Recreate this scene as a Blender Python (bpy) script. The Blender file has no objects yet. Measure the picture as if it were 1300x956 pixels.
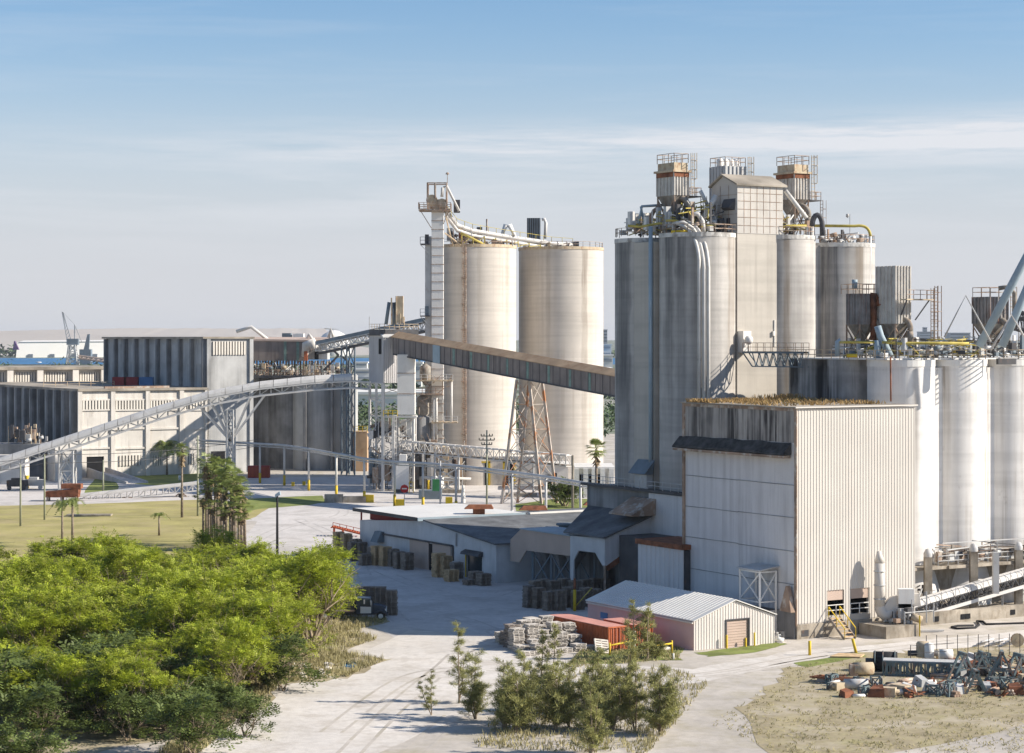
import bpy, bmesh, math, random
from mathutils import Vector, Matrix
R = math.radians
S = bpy.context.scene
COL = S.collection
random.seed(11)

# ---------------------------------------------------------------- camera
F, CX, HY, CH = 2700.0, 650.0, 430.0, 34.0      # focal length (px of a 1300 wide frame), optical centre, horizon row, camera height
cam_d = bpy.data.cameras.new('camera'); cam = bpy.data.objects.new('camera', cam_d); COL.objects.link(cam)
cam_d.sensor_width = 36; cam_d.lens = F / 1300 * 36; cam_d.shift_y = -(478 - HY) / 1300
cam_d.clip_start = 1; cam_d.clip_end = 60000
cam.location = (0, 0, CH); cam.rotation_euler = (R(90), 0, 0)
S.camera = cam

# ---------------------------------------------------------------- sky, sun, exposure
SUN_EL = 30.0
sun_to = Vector((math.cos(R(SUN_EL)) * 0.9965, -math.cos(R(SUN_EL)) * 0.083, math.sin(R(SUN_EL))))
world = bpy.data.worlds.new('World'); S.world = world; world.use_nodes = True
wn = world.node_tree.nodes; wl = world.node_tree.links; wn.clear()
w_out = wn.new('ShaderNodeOutputWorld'); w_bg = wn.new('ShaderNodeBackground')
sky = wn.new('ShaderNodeTexSky'); sky.sky_type = 'NISHITA'; sky.sun_disc = False
sky.sun_elevation = R(SUN_EL); sky.sun_rotation = math.atan2(sun_to.x, sun_to.y)
sky.altitude = 0; sky.air_density = 1.0; sky.dust_density = 0.25; sky.ozone_density = 4.0
w_bg.inputs[1].default_value = 0.094
# thin high cloud streaks, laid out by sky direction
tc = wn.new('ShaderNodeTexCoord'); mp = wn.new('ShaderNodeMapping'); wl.new(tc.outputs['Generated'], mp.inputs[0])
mp.inputs['Scale'].default_value = (2.6, 2.6, 42); mp.inputs['Rotation'].default_value = (0, R(-1.2), 0)
n1 = wn.new('ShaderNodeTexNoise'); n1.inputs['Scale'].default_value = 1.7; n1.inputs['Detail'].default_value = 7; n1.inputs['Roughness'].default_value = 0.62
n1.inputs['Distortion'].default_value = 0.35
wl.new(mp.outputs[0], n1.inputs[0])
mr = wn.new('ShaderNodeMapRange'); mr.inputs[1].default_value = 0.46; mr.inputs[2].default_value = 0.78; wl.new(n1.outputs[0], mr.inputs[0])
sp = wn.new('ShaderNodeSeparateXYZ'); wl.new(tc.outputs['Generated'], sp.inputs[0])
def wm(op, a, b=None, c=None):
    n = wn.new('ShaderNodeMath'); n.operation = op
    for i, x in enumerate((a, b, c)):
        if x is None: continue
        if isinstance(x, (int, float)): n.inputs[i].default_value = x
        else: wl.new(x, n.inputs[i])
    return n.outputs[0]
# main band of cirrus a little over five degrees up, climbing slowly to the right
t_ = wm('MULTIPLY_ADD', sp.outputs[0], -0.012, sp.outputs[2])
band = wm('EXPONENT', wm('MULTIPLY', wm('POWER', wm('DIVIDE', wm('SUBTRACT', t_, 0.0900), 0.0085), 2), -1))
band2 = wm('EXPONENT', wm('MULTIPLY', wm('POWER', wm('DIVIDE', wm('SUBTRACT', t_, 0.070), 0.018), 2), -1))
right = wm('MULTIPLY_ADD', sp.outputs[0], 2.4, 0.62)
n2 = wn.new('ShaderNodeTexNoise'); n2.inputs['Scale'].default_value = 3.0; n2.inputs['Detail'].default_value = 6; n2.inputs['Roughness'].default_value = .65
mp2 = wn.new('ShaderNodeMapping'); mp2.inputs['Scale'].default_value = (4, 4, 60); mp2.inputs['Location'].default_value = (3, 1, 4)
wl.new(tc.outputs['Generated'], mp2.inputs[0]); wl.new(mp2.outputs[0], n2.inputs[0])
mr2 = wn.new('ShaderNodeMapRange'); mr2.inputs[1].default_value = 0.33; mr2.inputs[2].default_value = 0.66; wl.new(n2.outputs[0], mr2.inputs[0])
fac = wm('ADD', wm('MULTIPLY', wm('MULTIPLY', wm('MULTIPLY', band, 2.1), mr2.outputs[0]), right), wm('MULTIPLY', mr.outputs[0], wm('MULTIPLY_ADD', band2, 0.55, 0.25)))
fac = wm('MINIMUM', wm('MULTIPLY', fac, 0.72), 0.9)
hs = wn.new('ShaderNodeHueSaturation'); hs.inputs['Saturation'].default_value = 1.0; hs.inputs['Value'].default_value = 1.0
tint = wn.new('ShaderNodeMix'); tint.data_type = 'RGBA'; tint.blend_type = 'MULTIPLY'; tint.inputs[0].default_value = 1.0
tint.inputs[7].default_value = (0.66, 0.79, 0.87, 1)
wl.new(sky.outputs[0], hs.inputs['Color']); wl.new(hs.outputs[0], tint.inputs[6])
mx = wn.new('ShaderNodeMix'); mx.data_type = 'RGBA'
veil = wn.new('ShaderNodeMix'); veil.data_type = 'RGBA'      # pale sea haze low over the horizon
el = wm('MAXIMUM', sp.outputs[2], 0.0)
wl.new(wm('MULTIPLY_ADD', wm('EXPONENT', wm('MULTIPLY', wm('POWER', wm('DIVIDE', el, 0.11), 3), -1)), 0.90, 0.05), veil.inputs[0]); wl.new(tint.outputs[2], veil.inputs[6]); veil.inputs[7].default_value = (4.40, 4.45, 4.75, 1)
wl.new(fac, mx.inputs[0]); wl.new(veil.outputs[2], mx.inputs[6]); mx.inputs[7].default_value = (5.2, 5.3, 5.6, 1)
wl.new(mx.outputs[2], w_bg.inputs[0]); wl.new(w_bg.outputs[0], w_out.inputs[0])

sd = bpy.data.lights.new('sun', 'SUN'); sd.energy = 4.8; sd.angle = R(0.5); sd.color = (1.0, 0.92, 0.81)
so = bpy.data.objects.new('sun', sd); COL.objects.link(so); so.location = (200, 0, 200)
so.rotation_euler = sun_to.to_track_quat('Z', 'Y').to_euler()
S.view_settings.view_transform = 'Standard'; S.view_settings.look = 'None'; S.view_settings.gamma = 1
S.view_settings.use_curve_mapping = False; S.view_settings.exposure = 0.72

# ---------------------------------------------------------------- places
UX, UY = math.cos(R(31)), math.sin(R(31)); VX, VY = -UY, UX       # the port's building grid is turned 31 degrees
OX, OY = -2.19, 296.0
def W(a, b, z=0.0): return Vector((OX + a*UX + b*VX, OY + a*UY + b*VY, z))
def P(px, py, d): return Vector(((px-CX)/F*d, d, CH-(py-HY)/F*d))
def G(px, py, z=0.0):
    d = F*(CH-z)/(py-HY); return Vector(((px-CX)/F*d, d, z))
def on_b(px, b):
    k = (px-CX)/F; return (k*(OY+b*VY)-OX-b*VX)/(UX-k*UY)
def on_a(px, a):
    k = (px-CX)/F; return (k*(OY+a*UY)-OX-a*UX)/(VX-k*VY)
def dep(a, b): return OY + a*UY + b*VY
def zat(py, d): return CH-(py-HY)/F*d

# ---------------------------------------------------------------- mesh builder
class MB:
    def __init__(s): s.v = []; s.f = []; s.sm = []; s.mi = []; s.cur = 0; s.pr = []
    def face(s, pts, smooth=False):
        n = len(s.v); s.v += [Vector(p) for p in pts]; s.f.append(tuple(range(n, n+len(pts)))); s.sm.append(smooth); s.mi.append(s.cur); return s
    def hexa(s, p):       # 8 points: bottom ring 0-3, top ring 4-7
        n = len(s.v); s.pr.append((n,len(s.f))); s.v += [Vector(q) for q in p]
        for f in ((3,2,1,0),(4,5,6,7),(0,1,5,4),(1,2,6,5),(2,3,7,6),(3,0,4,7)):
            s.f.append(tuple(n+i for i in f)); s.sm.append(False); s.mi.append(s.cur)
        return s
    def box(s, x0, x1, y0, y1, z0, z1):
        return s.hexa([(x0,y0,z0),(x1,y0,z0),(x1,y1,z0),(x0,y1,z0),(x0,y0,z1),(x1,y0,z1),(x1,y1,z1),(x0,y1,z1)])
    def gbox(s, a0, a1, b0, b1, z0, z1):      # a box on the port's grid
        return s.hexa([W(a0,b0,z0),W(a1,b0,z0),W(a1,b1,z0),W(a0,b1,z0),W(a0,b0,z1),W(a1,b0,z1),W(a1,b1,z1),W(a0,b1,z1)])
    def beam(s, p, q, w=0.1, h=None, up=(0,0,1)):
        p, q = Vector(p), Vector(q); h = h or w; d = (q-p)
        if d.length < 1e-6: return s
        d.normalize(); up = Vector(up)
        if abs(d.dot(up)) > 0.98: up = Vector((0.3,1,0))
        x = d.cross(up).normalized()*w/2; y = x.cross(d).normalized()*h/2
        return s.hexa([p-x-y, p+x-y, p+x+y, p-x+y, q-x-y, q+x-y, q+x+y, q-x+y])
    def ring(s, c, ax, r, n, ph=0):
        ax = Vector(ax).normalized(); t = Vector((0,0,1)) if abs(ax.z) < 0.9 else Vector((1,0,0))
        x = ax.cross(t).normalized(); y = ax.cross(x)
        return [Vector(c)+x*r*math.cos(2*math.pi*i/n+ph)+y*r*math.sin(2*math.pi*i/n+ph) for i in range(n)]
    def tube(s, pts, r, n=8, caps=True):
        pts = [Vector(p) for p in pts]; rs = r if isinstance(r, (list, tuple)) else [r]*len(pts); base = len(s.v); s.pr.append((base,len(s.f)))
        ref = None
        for i, p in enumerate(pts):
            d = (pts[min(i+1, len(pts)-1)]-pts[max(i-1, 0)]).normalized()
            if ref is None: ref = Vector((0,0,1)) if abs(d.z) < 0.9 else Vector((1,0,0))
            x = d.cross(ref)
            if x.length < 1e-4: x = d.cross(Vector((0.2,1,0.1)))
            x.normalize(); y = d.cross(x); ref = -y if False else x.cross(d)
            for k in range(n):
                a = 2*math.pi*k/n; s.v.append(p+x*rs[i]*math.cos(a)+y*rs[i]*math.sin(a))
        for i in range(len(pts)-1):
            for k in range(n):
                a = base+i*n+k; b = base+i*n+(k+1)%n
                s.f.append((a, b, b+n, a+n)); s.sm.append(n > 5); s.mi.append(s.cur)
        if caps:
            s.f.append(tuple(base+k for k in reversed(range(n)))); s.sm.append(False); s.mi.append(s.cur)
            e = base+(len(pts)-1)*n; s.f.append(tuple(e+k for k in range(n))); s.sm.append(False); s.mi.append(s.cur)
        return s
    def lathe(s, c, prof, n=24, a0=0, a1=360, flat=False):
        c = Vector(c); base = len(s.v); s.pr.append((base,len(s.f))); full = abs(a1-a0) >= 360; m = n if full else n+1
        for (r, z) in prof:
            for k in range(m):
                a = R(a0+(a1-a0)*k/n); s.v.append(c+Vector((r*math.cos(a), r*math.sin(a), z)))
        for i in range(len(prof)-1):
            for k in range(n):
                k2 = (k+1) % m
                s.f.append((base+i*m+k, base+i*m+k2, base+(i+1)*m+k2, base+(i+1)*m+k)); s.sm.append(not flat); s.mi.append(s.cur)
        return s
    def disc(s, c, r, n=24):
        return s.face([Vector(c)+Vector((r*math.cos(2*math.pi*k/n), r*math.sin(2*math.pi*k/n), 0)) for k in range(n)])
    def rail(s, pts, h=1.1, step=1.8, t=0.07, mid=2):
        pts = [Vector(p) for p in pts]
        for p, q in zip(pts, pts[1:]):
            L = (q-p).length; k = max(1, round(L/step))
            for i in range(k+1):
                e = p.lerp(q, i/k); s.beam(e, e+Vector((0,0,h)), t)
            for j in range(mid):
                zz = Vector((0,0,h*(j+1)/mid)); s.beam(p+zz, q+zz, t*0.9)
        return s
    def ladder(s, p, h, w=0.5, out=(0,-1,0), cage=True, t=0.06):
        p = Vector(p); o = Vector(out).normalized(); x = Vector((-o.y, o.x, 0))*w/2
        for sg in (-1, 1): s.beam(p+x*sg, p+x*sg+Vector((0,0,h)), t)
        z = 0.3
        while z < h: s.beam(p-x+Vector((0,0,z)), p+x+Vector((0,0,z)), t*0.7); z += 0.45
        if cage:
            z = 2.2
            while z < h:
                c = p+Vector((0,0,z)); pr = [c-x*1.3, c-x*1.3+o*.5, c+o*.8, c+x*1.3+o*.5, c+x*1.3]
                for a, b in zip(pr, pr[1:]): s.beam(a, b, t*.7)
                z += 1.2
            for k in (-1.3, 0, 1.3):
                oo = o*(.8 if k == 0 else .5)
                s.beam(p+x*k+oo+Vector((0,0,2.2)), p+x*k+oo+Vector((0,0,h)), t*.6)
        return s
    def ribs(s, p, q, z0, z1, nrm, pitch=0.45, d=0.06, rng=None):
        """ribbed metal sheet from p to q, standing proud along nrm; rng(t)->list of (z0,z1) leaves openings"""
        p, q = Vector(p), Vector(q); L = (q-p).length; k = max(1, int(L/pitch)); e = (q-p)/k; nrm = Vector(nrm).normalized()
        for i in range(k):
            o = p+e*i
            zs = rng(L*(i+.5)/k) if rng else [(z0, z1)]
            pr = [(0, 0), (.55, 0), (.65, d), (.9, d), (1, 0)]
            for (za, zb) in zs:
                for (t0, h0), (t1, h1) in zip(pr, pr[1:]):
                    a = o+e*t0+nrm*h0; b = o+e*t1+nrm*h1
                    s.face([(a.x,a.y,za),(b.x,b.y,za),(b.x,b.y,zb),(a.x,a.y,zb)])
        return s
    def truss(s, p, q, w, h, n, t=0.12, side=True, deck=None):
        """box truss between p and q (bottom centre line), n bays"""
        p, q = Vector(p), Vector(q); d = (q-p).normalized(); x = Vector((d.y, -d.x, 0)).normalized()*w/2; zz = Vector((0,0,h))
        for sg in (-1, 1):
            s.beam(p+x*sg, q+x*sg, t); s.beam(p+x*sg+zz, q+x*sg+zz, t)
            for i in range(n+1):
                a = p.lerp(q, i/n)+x*sg; s.beam(a, a+zz, t*.7)
                if i < n:
                    b = p.lerp(q, (i+1)/n)+x*sg
                    if i % 2: s.beam(a+zz, b, t*.7)
                    else: s.beam(a, b+zz, t*.7)
        for i in range(n+1):
            a = p.lerp(q, i/n); s.beam(a-x, a+x, t*.7); s.beam(a-x+zz, a+x+zz, t*.7)
        return s
    def tower(s, corners, z0, z1, lv, t=0.18, tb=0.1, top=None):
        """braced frame; corners at z0, optional top corners at z1"""
        top = top or corners; n = len(corners)
        def pt(i, f): 
            a, b = Vector(corners[i]), Vector(top[i]); p = a.lerp(b, f); p.z = z0+(z1-z0)*f; return p
        for i in range(n): s.beam(pt(i, 0), pt(i, 1), t)
        for l in range(lv):
            f0, f1 = l/lv, (l+1)/lv
            for i in range(n):
                j = (i+1) % n
                s.beam(pt(i, f1), pt(j, f1), tb); s.beam(pt(i, f0), pt(j, f1), tb); s.beam(pt(j, f0), pt(i, f1), tb)
        return s
    def build_each(s, name, m, parent):
        out = []
        for (v0,f0),(v1,f1) in zip(s.pr, s.pr[1:]+[(len(s.v),len(s.f))]):
            t = MB(); t.v = s.v[v0:v1]; t.f = [tuple(i-v0 for i in f) for f in s.f[f0:f1]]; t.sm = s.sm[f0:f1]; t.mi = s.mi[f0:f1]; out.append(t.build(name, m, parent))
        return out
    def build(s, name, m, parent=None, label=None, cat=None, group=None, kind=None, loc=None, plabel=None):
        if not s.v: s.face([(0,0,0),(0.01,0,0),(0,0.01,0)])
        if parent is not None: o0 = parent.matrix_basis.translation.copy() if parent.parent is None else parent['_o']
        elif loc is not None: o0 = Vector(loc)
        elif kind == 'structure': o0 = Vector((0,0,0))
        else:
            xs = [p.x for p in s.v]; ys = [p.y for p in s.v]; o0 = Vector(((min(xs)+max(xs))/2, (min(ys)+max(ys))/2, min(p.z for p in s.v)))
        o0 = Vector(o0)
        me = bpy.data.meshes.new(name); me.from_pydata([tuple(p-o0) for p in s.v], [], s.f)
        me.polygons.foreach_set('use_smooth', s.sm); me.polygons.foreach_set('material_index', s.mi)
        for k in (m if isinstance(m, (list, tuple)) else [m]): me.materials.append(k)
        me.update()
        ob = bpy.data.objects.new(name, me); COL.objects.link(ob)
        if parent is not None: ob.parent = parent; OFF[ob.name] = o0
        else: ob.location = o0
        if label: ob['label'] = label
        if plabel: ob['label'] = plabel
        if cat: ob['category'] = cat
        if group: ob['group'] = group
        if kind: ob['kind'] = kind
        return ob
OFF = {}
def sub(mb, name, m, part):     # a sub-part: the part sits at its thing's origin, so the sub-part does too
    o0 = OFF[part.name]; me_o = MB.build(mb, name, m, None, loc=o0); me_o.location = (0,0,0); me_o.parent = part; return me_o
def thing(name, label, cat, loc, group=None):
    o = bpy.data.objects.new(name, None); COL.objects.link(o); o.location = loc; o.empty_display_size = 0.5
    o['label'] = label; o['category'] = cat
    if group: o['group'] = group
    return o
def copy_tree(o, loc=None, label=None, rz=None, sc=None, group=None):
    c = o.copy(); COL.objects.link(c)
    if loc is not None: c.location = loc
    if rz is not None: c.rotation_euler = (0, 0, rz)
    if sc is not None: c.scale = (sc, sc, sc) if isinstance(sc, (int, float)) else sc
    if label: c['label'] = label
    if group: c['group'] = group
    for ch in list(o.children):
        d = ch.copy(); COL.objects.link(d); d.parent = c
        for g in list(ch.children):
            e = g.copy(); COL.objects.link(e); e.parent = d
    return c

# ---------------------------------------------------------------- materials
def mat(name, col, rough=0.85, metal=0.0, var=0.12, vs=0.35, streak=0.0, scol=(0.08,0.075,0.07), ss=0.9, sz=0.035, lo=0.5, hi=0.68,
        ztop=None, zfall=22, spot=0.0, spcol=(0.25,0.09,0.03), sps=1.5, splo=0.58, sphi=0.7, bands=0.0, bs=0.55, bump=0.0, bsc=3.0, trans=0.0,
        col2=None, fine=0.0, fs=6.0, obj_var=0.0, stain_shade=()):
    m = bpy.data.materials.new(name); m.use_nodes = True; n = m.node_tree.nodes; l = m.node_tree.links
    b = n['Principled BSDF']; b.inputs['Roughness'].default_value = rough; b.inputs['Metallic'].default_value = metal
    if 'Specular IOR Level' in b.inputs: b.inputs['Specular IOR Level'].default_value = 0.3
    geo = n.new('ShaderNodeNewGeometry'); pos = geo.outputs['Position']
    def noise(scale, vec=(1,1,1), det=4, ro=0.55, off=(0,0,0)):
        mpn = n.new('ShaderNodeMapping'); mpn.inputs['Scale'].default_value = vec; mpn.inputs['Location'].default_value = off; l.new(pos, mpn.inputs[0])
        t = n.new('ShaderNodeTexNoise'); t.inputs['Scale'].default_value = scale; t.inputs['Detail'].default_value = det; t.inputs['Roughness'].default_value = ro
        l.new(mpn.outputs[0], t.inputs[0]); return t.outputs[0]
    def rng(x, a, c, d=0.0, e=1.0):
        r = n.new('ShaderNodeMapRange'); l.new(x, r.inputs[0])
        for i, q in enumerate((a, c, d, e)): r.inputs[i+1].default_value = q
        return r.outputs[0]
    def mul(x, y):
        k = n.new('ShaderNodeMath'); k.operation = 'MULTIPLY'
        for i, q in enumerate((x, y)):
            if isinstance(q, (int, float)): k.inputs[i].default_value = q
            else: l.new(q, k.inputs[i])
        return k.outputs[0]
    def mixc(f, c1, c2):
        k = n.new('ShaderNodeMix'); k.data_type = 'RGBA'
        if isinstance(f, (int, float)): k.inputs[0].default_value = f
        else: l.new(f, k.inputs[0])
        for i, q in ((6, c1), (7, c2)):
            if isinstance(q, tuple): k.inputs[i].default_value = (*q[:3], 1)
            else: l.new(q, k.inputs[i])
        return k.outputs[2]
    c = tuple(col); dark = col2 or tuple(x*(1-2.2*var) for x in col); lite = tuple(min(0.95, x*(1+var)) for x in col)
    cur = mixc(rng(noise(vs), 0.3, 0.7), dark, lite)
    if fine > 0: cur = mixc(mul(rng(noise(fs, det=5, ro=.7), 0.42, 0.72), fine), cur, tuple(x*0.45 for x in col))
    if bands > 0: cur = mixc(mul(rng(noise(bs, (0.05,0.05,1.6), det=3), 0.45, 0.62), bands), cur, tuple(x*0.6 for x in col))
    if streak > 0:
        f = mul(rng(noise(ss, (1,1,sz), det=5, ro=.6), lo, hi), rng(noise(0.16, (1,1,.7), off=(7,3,1)), 0.38, 0.62, .25, 1))
        f2 = mul(rng(noise(ss*3.5, (1,1,sz*.6), det=4, ro=.7, off=(3,8,2)), .52, .66), .55)
        mxn = n.new('ShaderNodeMath'); mxn.operation = 'MAXIMUM'; l.new(f, mxn.inputs[0]); l.new(mul(f2, rng(noise(0.11, (1,1,.5), off=(17,3,11)), 0.4, 0.6)), mxn.inputs[1]); f = mxn.outputs[0]
        if ztop is not None:
            sp_ = n.new('ShaderNodeSeparateXYZ'); l.new(pos, sp_.inputs[0])
            f = mul(f, rng(sp_.outputs[2], ztop-zfall, ztop, 0.3, 1.0))
        cur = mixc(mul(f, streak), cur, tuple(scol))
    if stain_shade:      # long stains and painted shade at fixed places on the wall: (x0, x1, strength, colour, z where it starts to fade, z where it is gone)
        spx = n.new('ShaderNodeSeparateXYZ'); l.new(pos, spx.inputs[0]); wob = noise(.35, (1,1,.5), off=(5,1,9)); fin = rng(noise(1.6, (1,1,.03), det=5, ro=.7, off=(1,4,2)), .36, .6, .45, 1); pat = rng(noise(.22, (1,1,.6), off=(8,8,1)), .3, .55, .55, 1)
        def mth(op, x, y, z=None):
            k = n.new('ShaderNodeMath'); k.operation = op
            for i, q in enumerate((x, y, z)):
                if q is None: continue
                if isinstance(q, (int, float)): k.inputs[i].default_value = q
                else: l.new(q, k.inputs[i])
            return k.outputs[0]
        xw = mth('MULTIPLY_ADD', wob, .9, mth('SUBTRACT', spx.outputs[0], .45))
        for (sx0, sx1, st, sc_, zt_, zb_) in stain_shade:
            d_ = mth('ABSOLUTE', mth('SUBTRACT', xw, (sx0+sx1)/2), 0); f = rng(d_, (sx1-sx0)/2+.12, (sx1-sx0)/2-.28)
            f = mul(mul(mul(f, fin), pat), rng(spx.outputs[2], zb_, zt_)); cur = mixc(mul(f, st), cur, tuple(sc_))
    if spot > 0: cur = mixc(mul(rng(noise(sps, (1,1,.6), det=6, ro=.68, off=(2,9,5)), splo, sphi), spot), cur, tuple(spcol))
    if obj_var > 0:
        oi = n.new('ShaderNodeObjectInfo'); cur = mixc(mul(oi.outputs['Random'], obj_var), cur, tuple(x*0.35 for x in col))
    l.new(cur, b.inputs['Base Color'])
    if bump > 0:
        bp = n.new('ShaderNodeBump'); bp.inputs['Strength'].default_value = bump; bp.inputs['Distance'].default_value = 0.08
        l.new(noise(bsc, det=6, ro=.65), bp.inputs['Height']); l.new(bp.outputs[0], b.inputs['Normal'])
    if trans > 0:
        tr = n.new('ShaderNodeBsdfTranslucent'); l.new(cur, tr.inputs[0]); ms = n.new('ShaderNodeMixShader'); ms.inputs[0].default_value = trans
        out = n['Material Output']; l.new(b.outputs[0], ms.inputs[1]); l.new(tr.outputs[0], ms.inputs[2]); l.new(ms.outputs[0], out.inputs[0])
    return m

M = {}
_x = lambda px, d: (px-CX)/F*d
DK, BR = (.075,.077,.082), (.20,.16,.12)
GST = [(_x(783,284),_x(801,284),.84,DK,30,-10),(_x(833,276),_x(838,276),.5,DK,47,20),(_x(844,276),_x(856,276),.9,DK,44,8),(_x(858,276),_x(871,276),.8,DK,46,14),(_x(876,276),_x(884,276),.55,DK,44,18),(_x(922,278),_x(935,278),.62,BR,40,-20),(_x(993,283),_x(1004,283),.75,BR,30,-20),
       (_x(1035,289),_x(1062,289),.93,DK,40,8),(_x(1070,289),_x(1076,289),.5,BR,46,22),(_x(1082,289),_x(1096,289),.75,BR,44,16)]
BST_SHADE = [(_x(606,495),_x(613,495),.35,BR,50,5),(_x(643,497),_x(647,497),.25,BR,54,20),(_x(738,508),_x(746,508),.7,BR,50,-20),(_x(693,506),_x(699,506),.4,BR,50,-10),(_x(660,508),_x(690,508),.28,BR,50,-20)]  # streaks; the last, broad weak band paints the right silo's shaded side
WST = [(_x(1151,262),_x(1160,262),.6,BR,28,2),(_x(1175,262),_x(1178,262),.4,BR,31,18),(_x(1193,264),_x(1203,264),.8,BR,30,10),(_x(1225,264),_x(1229,264),.35,BR,31,12),(_x(1249,266),_x(1258,266),.6,BR,30,4),(_x(1268,268),_x(1273,268),.45,BR,31,12),(_x(1293,268),_x(1299,268),.6,BR,31,6),(_x(1104,260),_x(1126,260),.28,DK,31,24)]
M['sand'] = mat('shell_ground', (0.56,0.51,0.45), 0.95, var=.11, vs=.08, fine=.4, fs=.8, bump=.35, bsc=1.5, spot=.6, spcol=(.30,.26,.15), sps=.2, splo=.48, streak=.4, scol=(.40,.36,.31), ss=.12, sz=1)
M['track'] = mat('worn_track', (0.53,0.495,0.46), 0.95, var=.12, vs=.5, fine=.3, fs=1.5)
M['yard'] = mat('pale_yard', (0.63,0.59,0.555), 0.95, var=.07, vs=.06, fine=.35, fs=.9, bump=.3, streak=.5, scol=(.33,.31,.28), ss=.12, sz=1, lo=.46, hi=.62, spot=.5, spcol=(.34,.31,.28), sps=.16, splo=.5, sphi=.66)
M['road'] = mat('shell_road', (0.68,0.635,0.58), 0.95, var=.07, vs=.1, fine=.35, fs=1.1, bump=.35, streak=.45, scol=(.38,.33,.27), ss=.2, sz=1, lo=.46, hi=.62, spot=.4, spcol=(.36,.31,.25), sps=.3, splo=.5, sphi=.64)
M['far_land'] = mat('far_land', (0.16,0.19,0.12), 0.95, var=.3, vs=.006, spot=.9, spcol=(.36,.34,.30), sps=.012, splo=.5, sphi=.6)
M['lawn'] = mat('lawn_grass', (0.40,0.35,0.13), 0.95, var=.15, vs=.12, fine=.35, fs=1.2, spot=.75, spcol=(.42,.34,.18), sps=.14, splo=.45, sphi=.72, bump=.3)
M['green'] = mat('green_grass', (0.21,0.25,0.06), 0.95, var=.2, vs=.3, fine=.4, fs=2, spot=.5, spcol=(.30,.27,.12), sps=.4, splo=.5, sphi=.7, bump=.3)
M['dry'] = mat('dry_grass', (0.40,0.335,0.21), 0.95, var=.15, vs=.3, fine=.45, fs=1.5, spot=.75, spcol=(.48,.42,.33), sps=.16, splo=.48, sphi=.66, streak=.5, scol=(.2,.21,.06), ss=.3, sz=1, bump=.5, bsc=2)
M['rimc'] = mat('stained_silo_rim', (0.62,0.60,0.56), 0.85, var=.15, vs=.4, spot=.8, spcol=(.22,.20,.18), sps=.7, splo=.46, sphi=.6)
M['water'] = mat('harbour_water', (0.03,0.16,0.34), 0.6, var=.12, vs=.01)
M['beige'] = mat('beige_concrete', (0.58,0.53,0.465), 0.9, var=.06, vs=.12, streak=.5, scol=(.27,.21,.15), ss=.30, sz=.016, lo=.56, hi=.72, bands=.25, bs=.9, bump=.1, stain_shade=BST_SHADE)
M['grey'] = mat('grey_concrete', (0.53,0.50,0.46), 0.9, var=.08, vs=.2, streak=.5, scol=(.075,.075,.08), ss=.40, sz=.016, lo=.43, hi=.55, ztop=52, zfall=44, bands=.32, bs=.8, bump=.12, stain_shade=GST)
M['greyflat'] = mat('grey_concrete_wall', (0.51,0.47,0.41), 0.9, var=.06, vs=.2, streak=.45, scol=(.24,.21,.18), ss=.6, sz=.03, lo=.52, hi=.72, bands=.25, bump=.1)
M['whitesilo'] = mat('white_painted_concrete', (0.74,0.72,0.69), 0.8, var=.05, vs=.3, streak=.7, scol=(.30,.25,.19), ss=.55, sz=.03, lo=.56, hi=.70, bands=.3, bs=.5, stain_shade=WST, spot=.35, spcol=(.3,.27,.24), sps=.9, splo=.62, sphi=.72)
M['stained'] = mat('shade_darkened_concrete', (0.44,0.43,0.42), 0.9, var=.15, vs=.3, streak=.97, scol=(.035,.035,.037), ss=.45, sz=.06, lo=.38, hi=.56, bands=.4)  # shade on the rear silos, put into the colour as near-black streaks
M['lbeige'] = mat('left_beige_concrete', (0.68,0.64,0.58), 0.9, var=.07, vs=.15, streak=.6, scol=(.22,.18,.14), ss=.5, sz=.08, lo=.5, hi=.72, spot=.25, spcol=(.2,.17,.14), sps=.3)
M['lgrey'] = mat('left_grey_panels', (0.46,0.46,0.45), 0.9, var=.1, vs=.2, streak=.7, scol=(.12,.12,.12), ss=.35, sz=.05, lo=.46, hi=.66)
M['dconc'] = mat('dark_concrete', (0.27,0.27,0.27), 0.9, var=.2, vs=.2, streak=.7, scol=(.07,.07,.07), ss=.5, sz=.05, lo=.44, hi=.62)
M['baseconc'] = mat('rough_base_concrete', (0.42,0.37,0.30), 0.95, var=.2, vs=.4, streak=.7, scol=(.13,.10,.07), ss=.8, sz=.2, lo=.45, hi=.62, spot=.5, spcol=(.15,.11,.07), sps=.8, splo=.5, sphi=.65, bump=.4)
M['slats'] = mat('louvre_slats', (0.72,0.67,0.59), 0.8, var=.05)
M['roofdirt'] = mat('dirty_flat_roof', (0.37,0.325,0.265), 0.95, var=.25, vs=.15, spot=.6, spcol=(.12,.10,.08), sps=.2)
M['cladA'] = mat('ribbed_white_cladding', (0.59,0.55,0.495), 0.6, var=.03, vs=.2, streak=.12, scol=(.4,.36,.3), ss=1.5)
M['cladB'] = mat('grey_wall_sheets', (0.66,0.64,0.63), 0.7, var=.05, vs=.15, streak=.5, scol=(.30,.28,.27), ss=1.1, sz=.05, lo=.45, hi=.7, fine=.1)
M['band'] = mat('weathered_panel_band', (0.42,0.385,0.35), 0.8, var=.12, vs=.3, streak=.96, scol=(.03,.027,.027), ss=1.3, sz=.05, lo=.44, hi=.58)
M['white'] = mat('white_paint', (0.74,0.72,0.68), 0.6, var=.04, streak=.3, scol=(.35,.25,.18), ss=2.0, sz=.1, lo=.55, hi=.75)
M['whiteroof'] = mat('white_metal_roof', (0.72,0.70,0.66), 0.5, var=.04, vs=.2, streak=.25, scol=(.5,.46,.4), ss=.5, sz=1)
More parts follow.
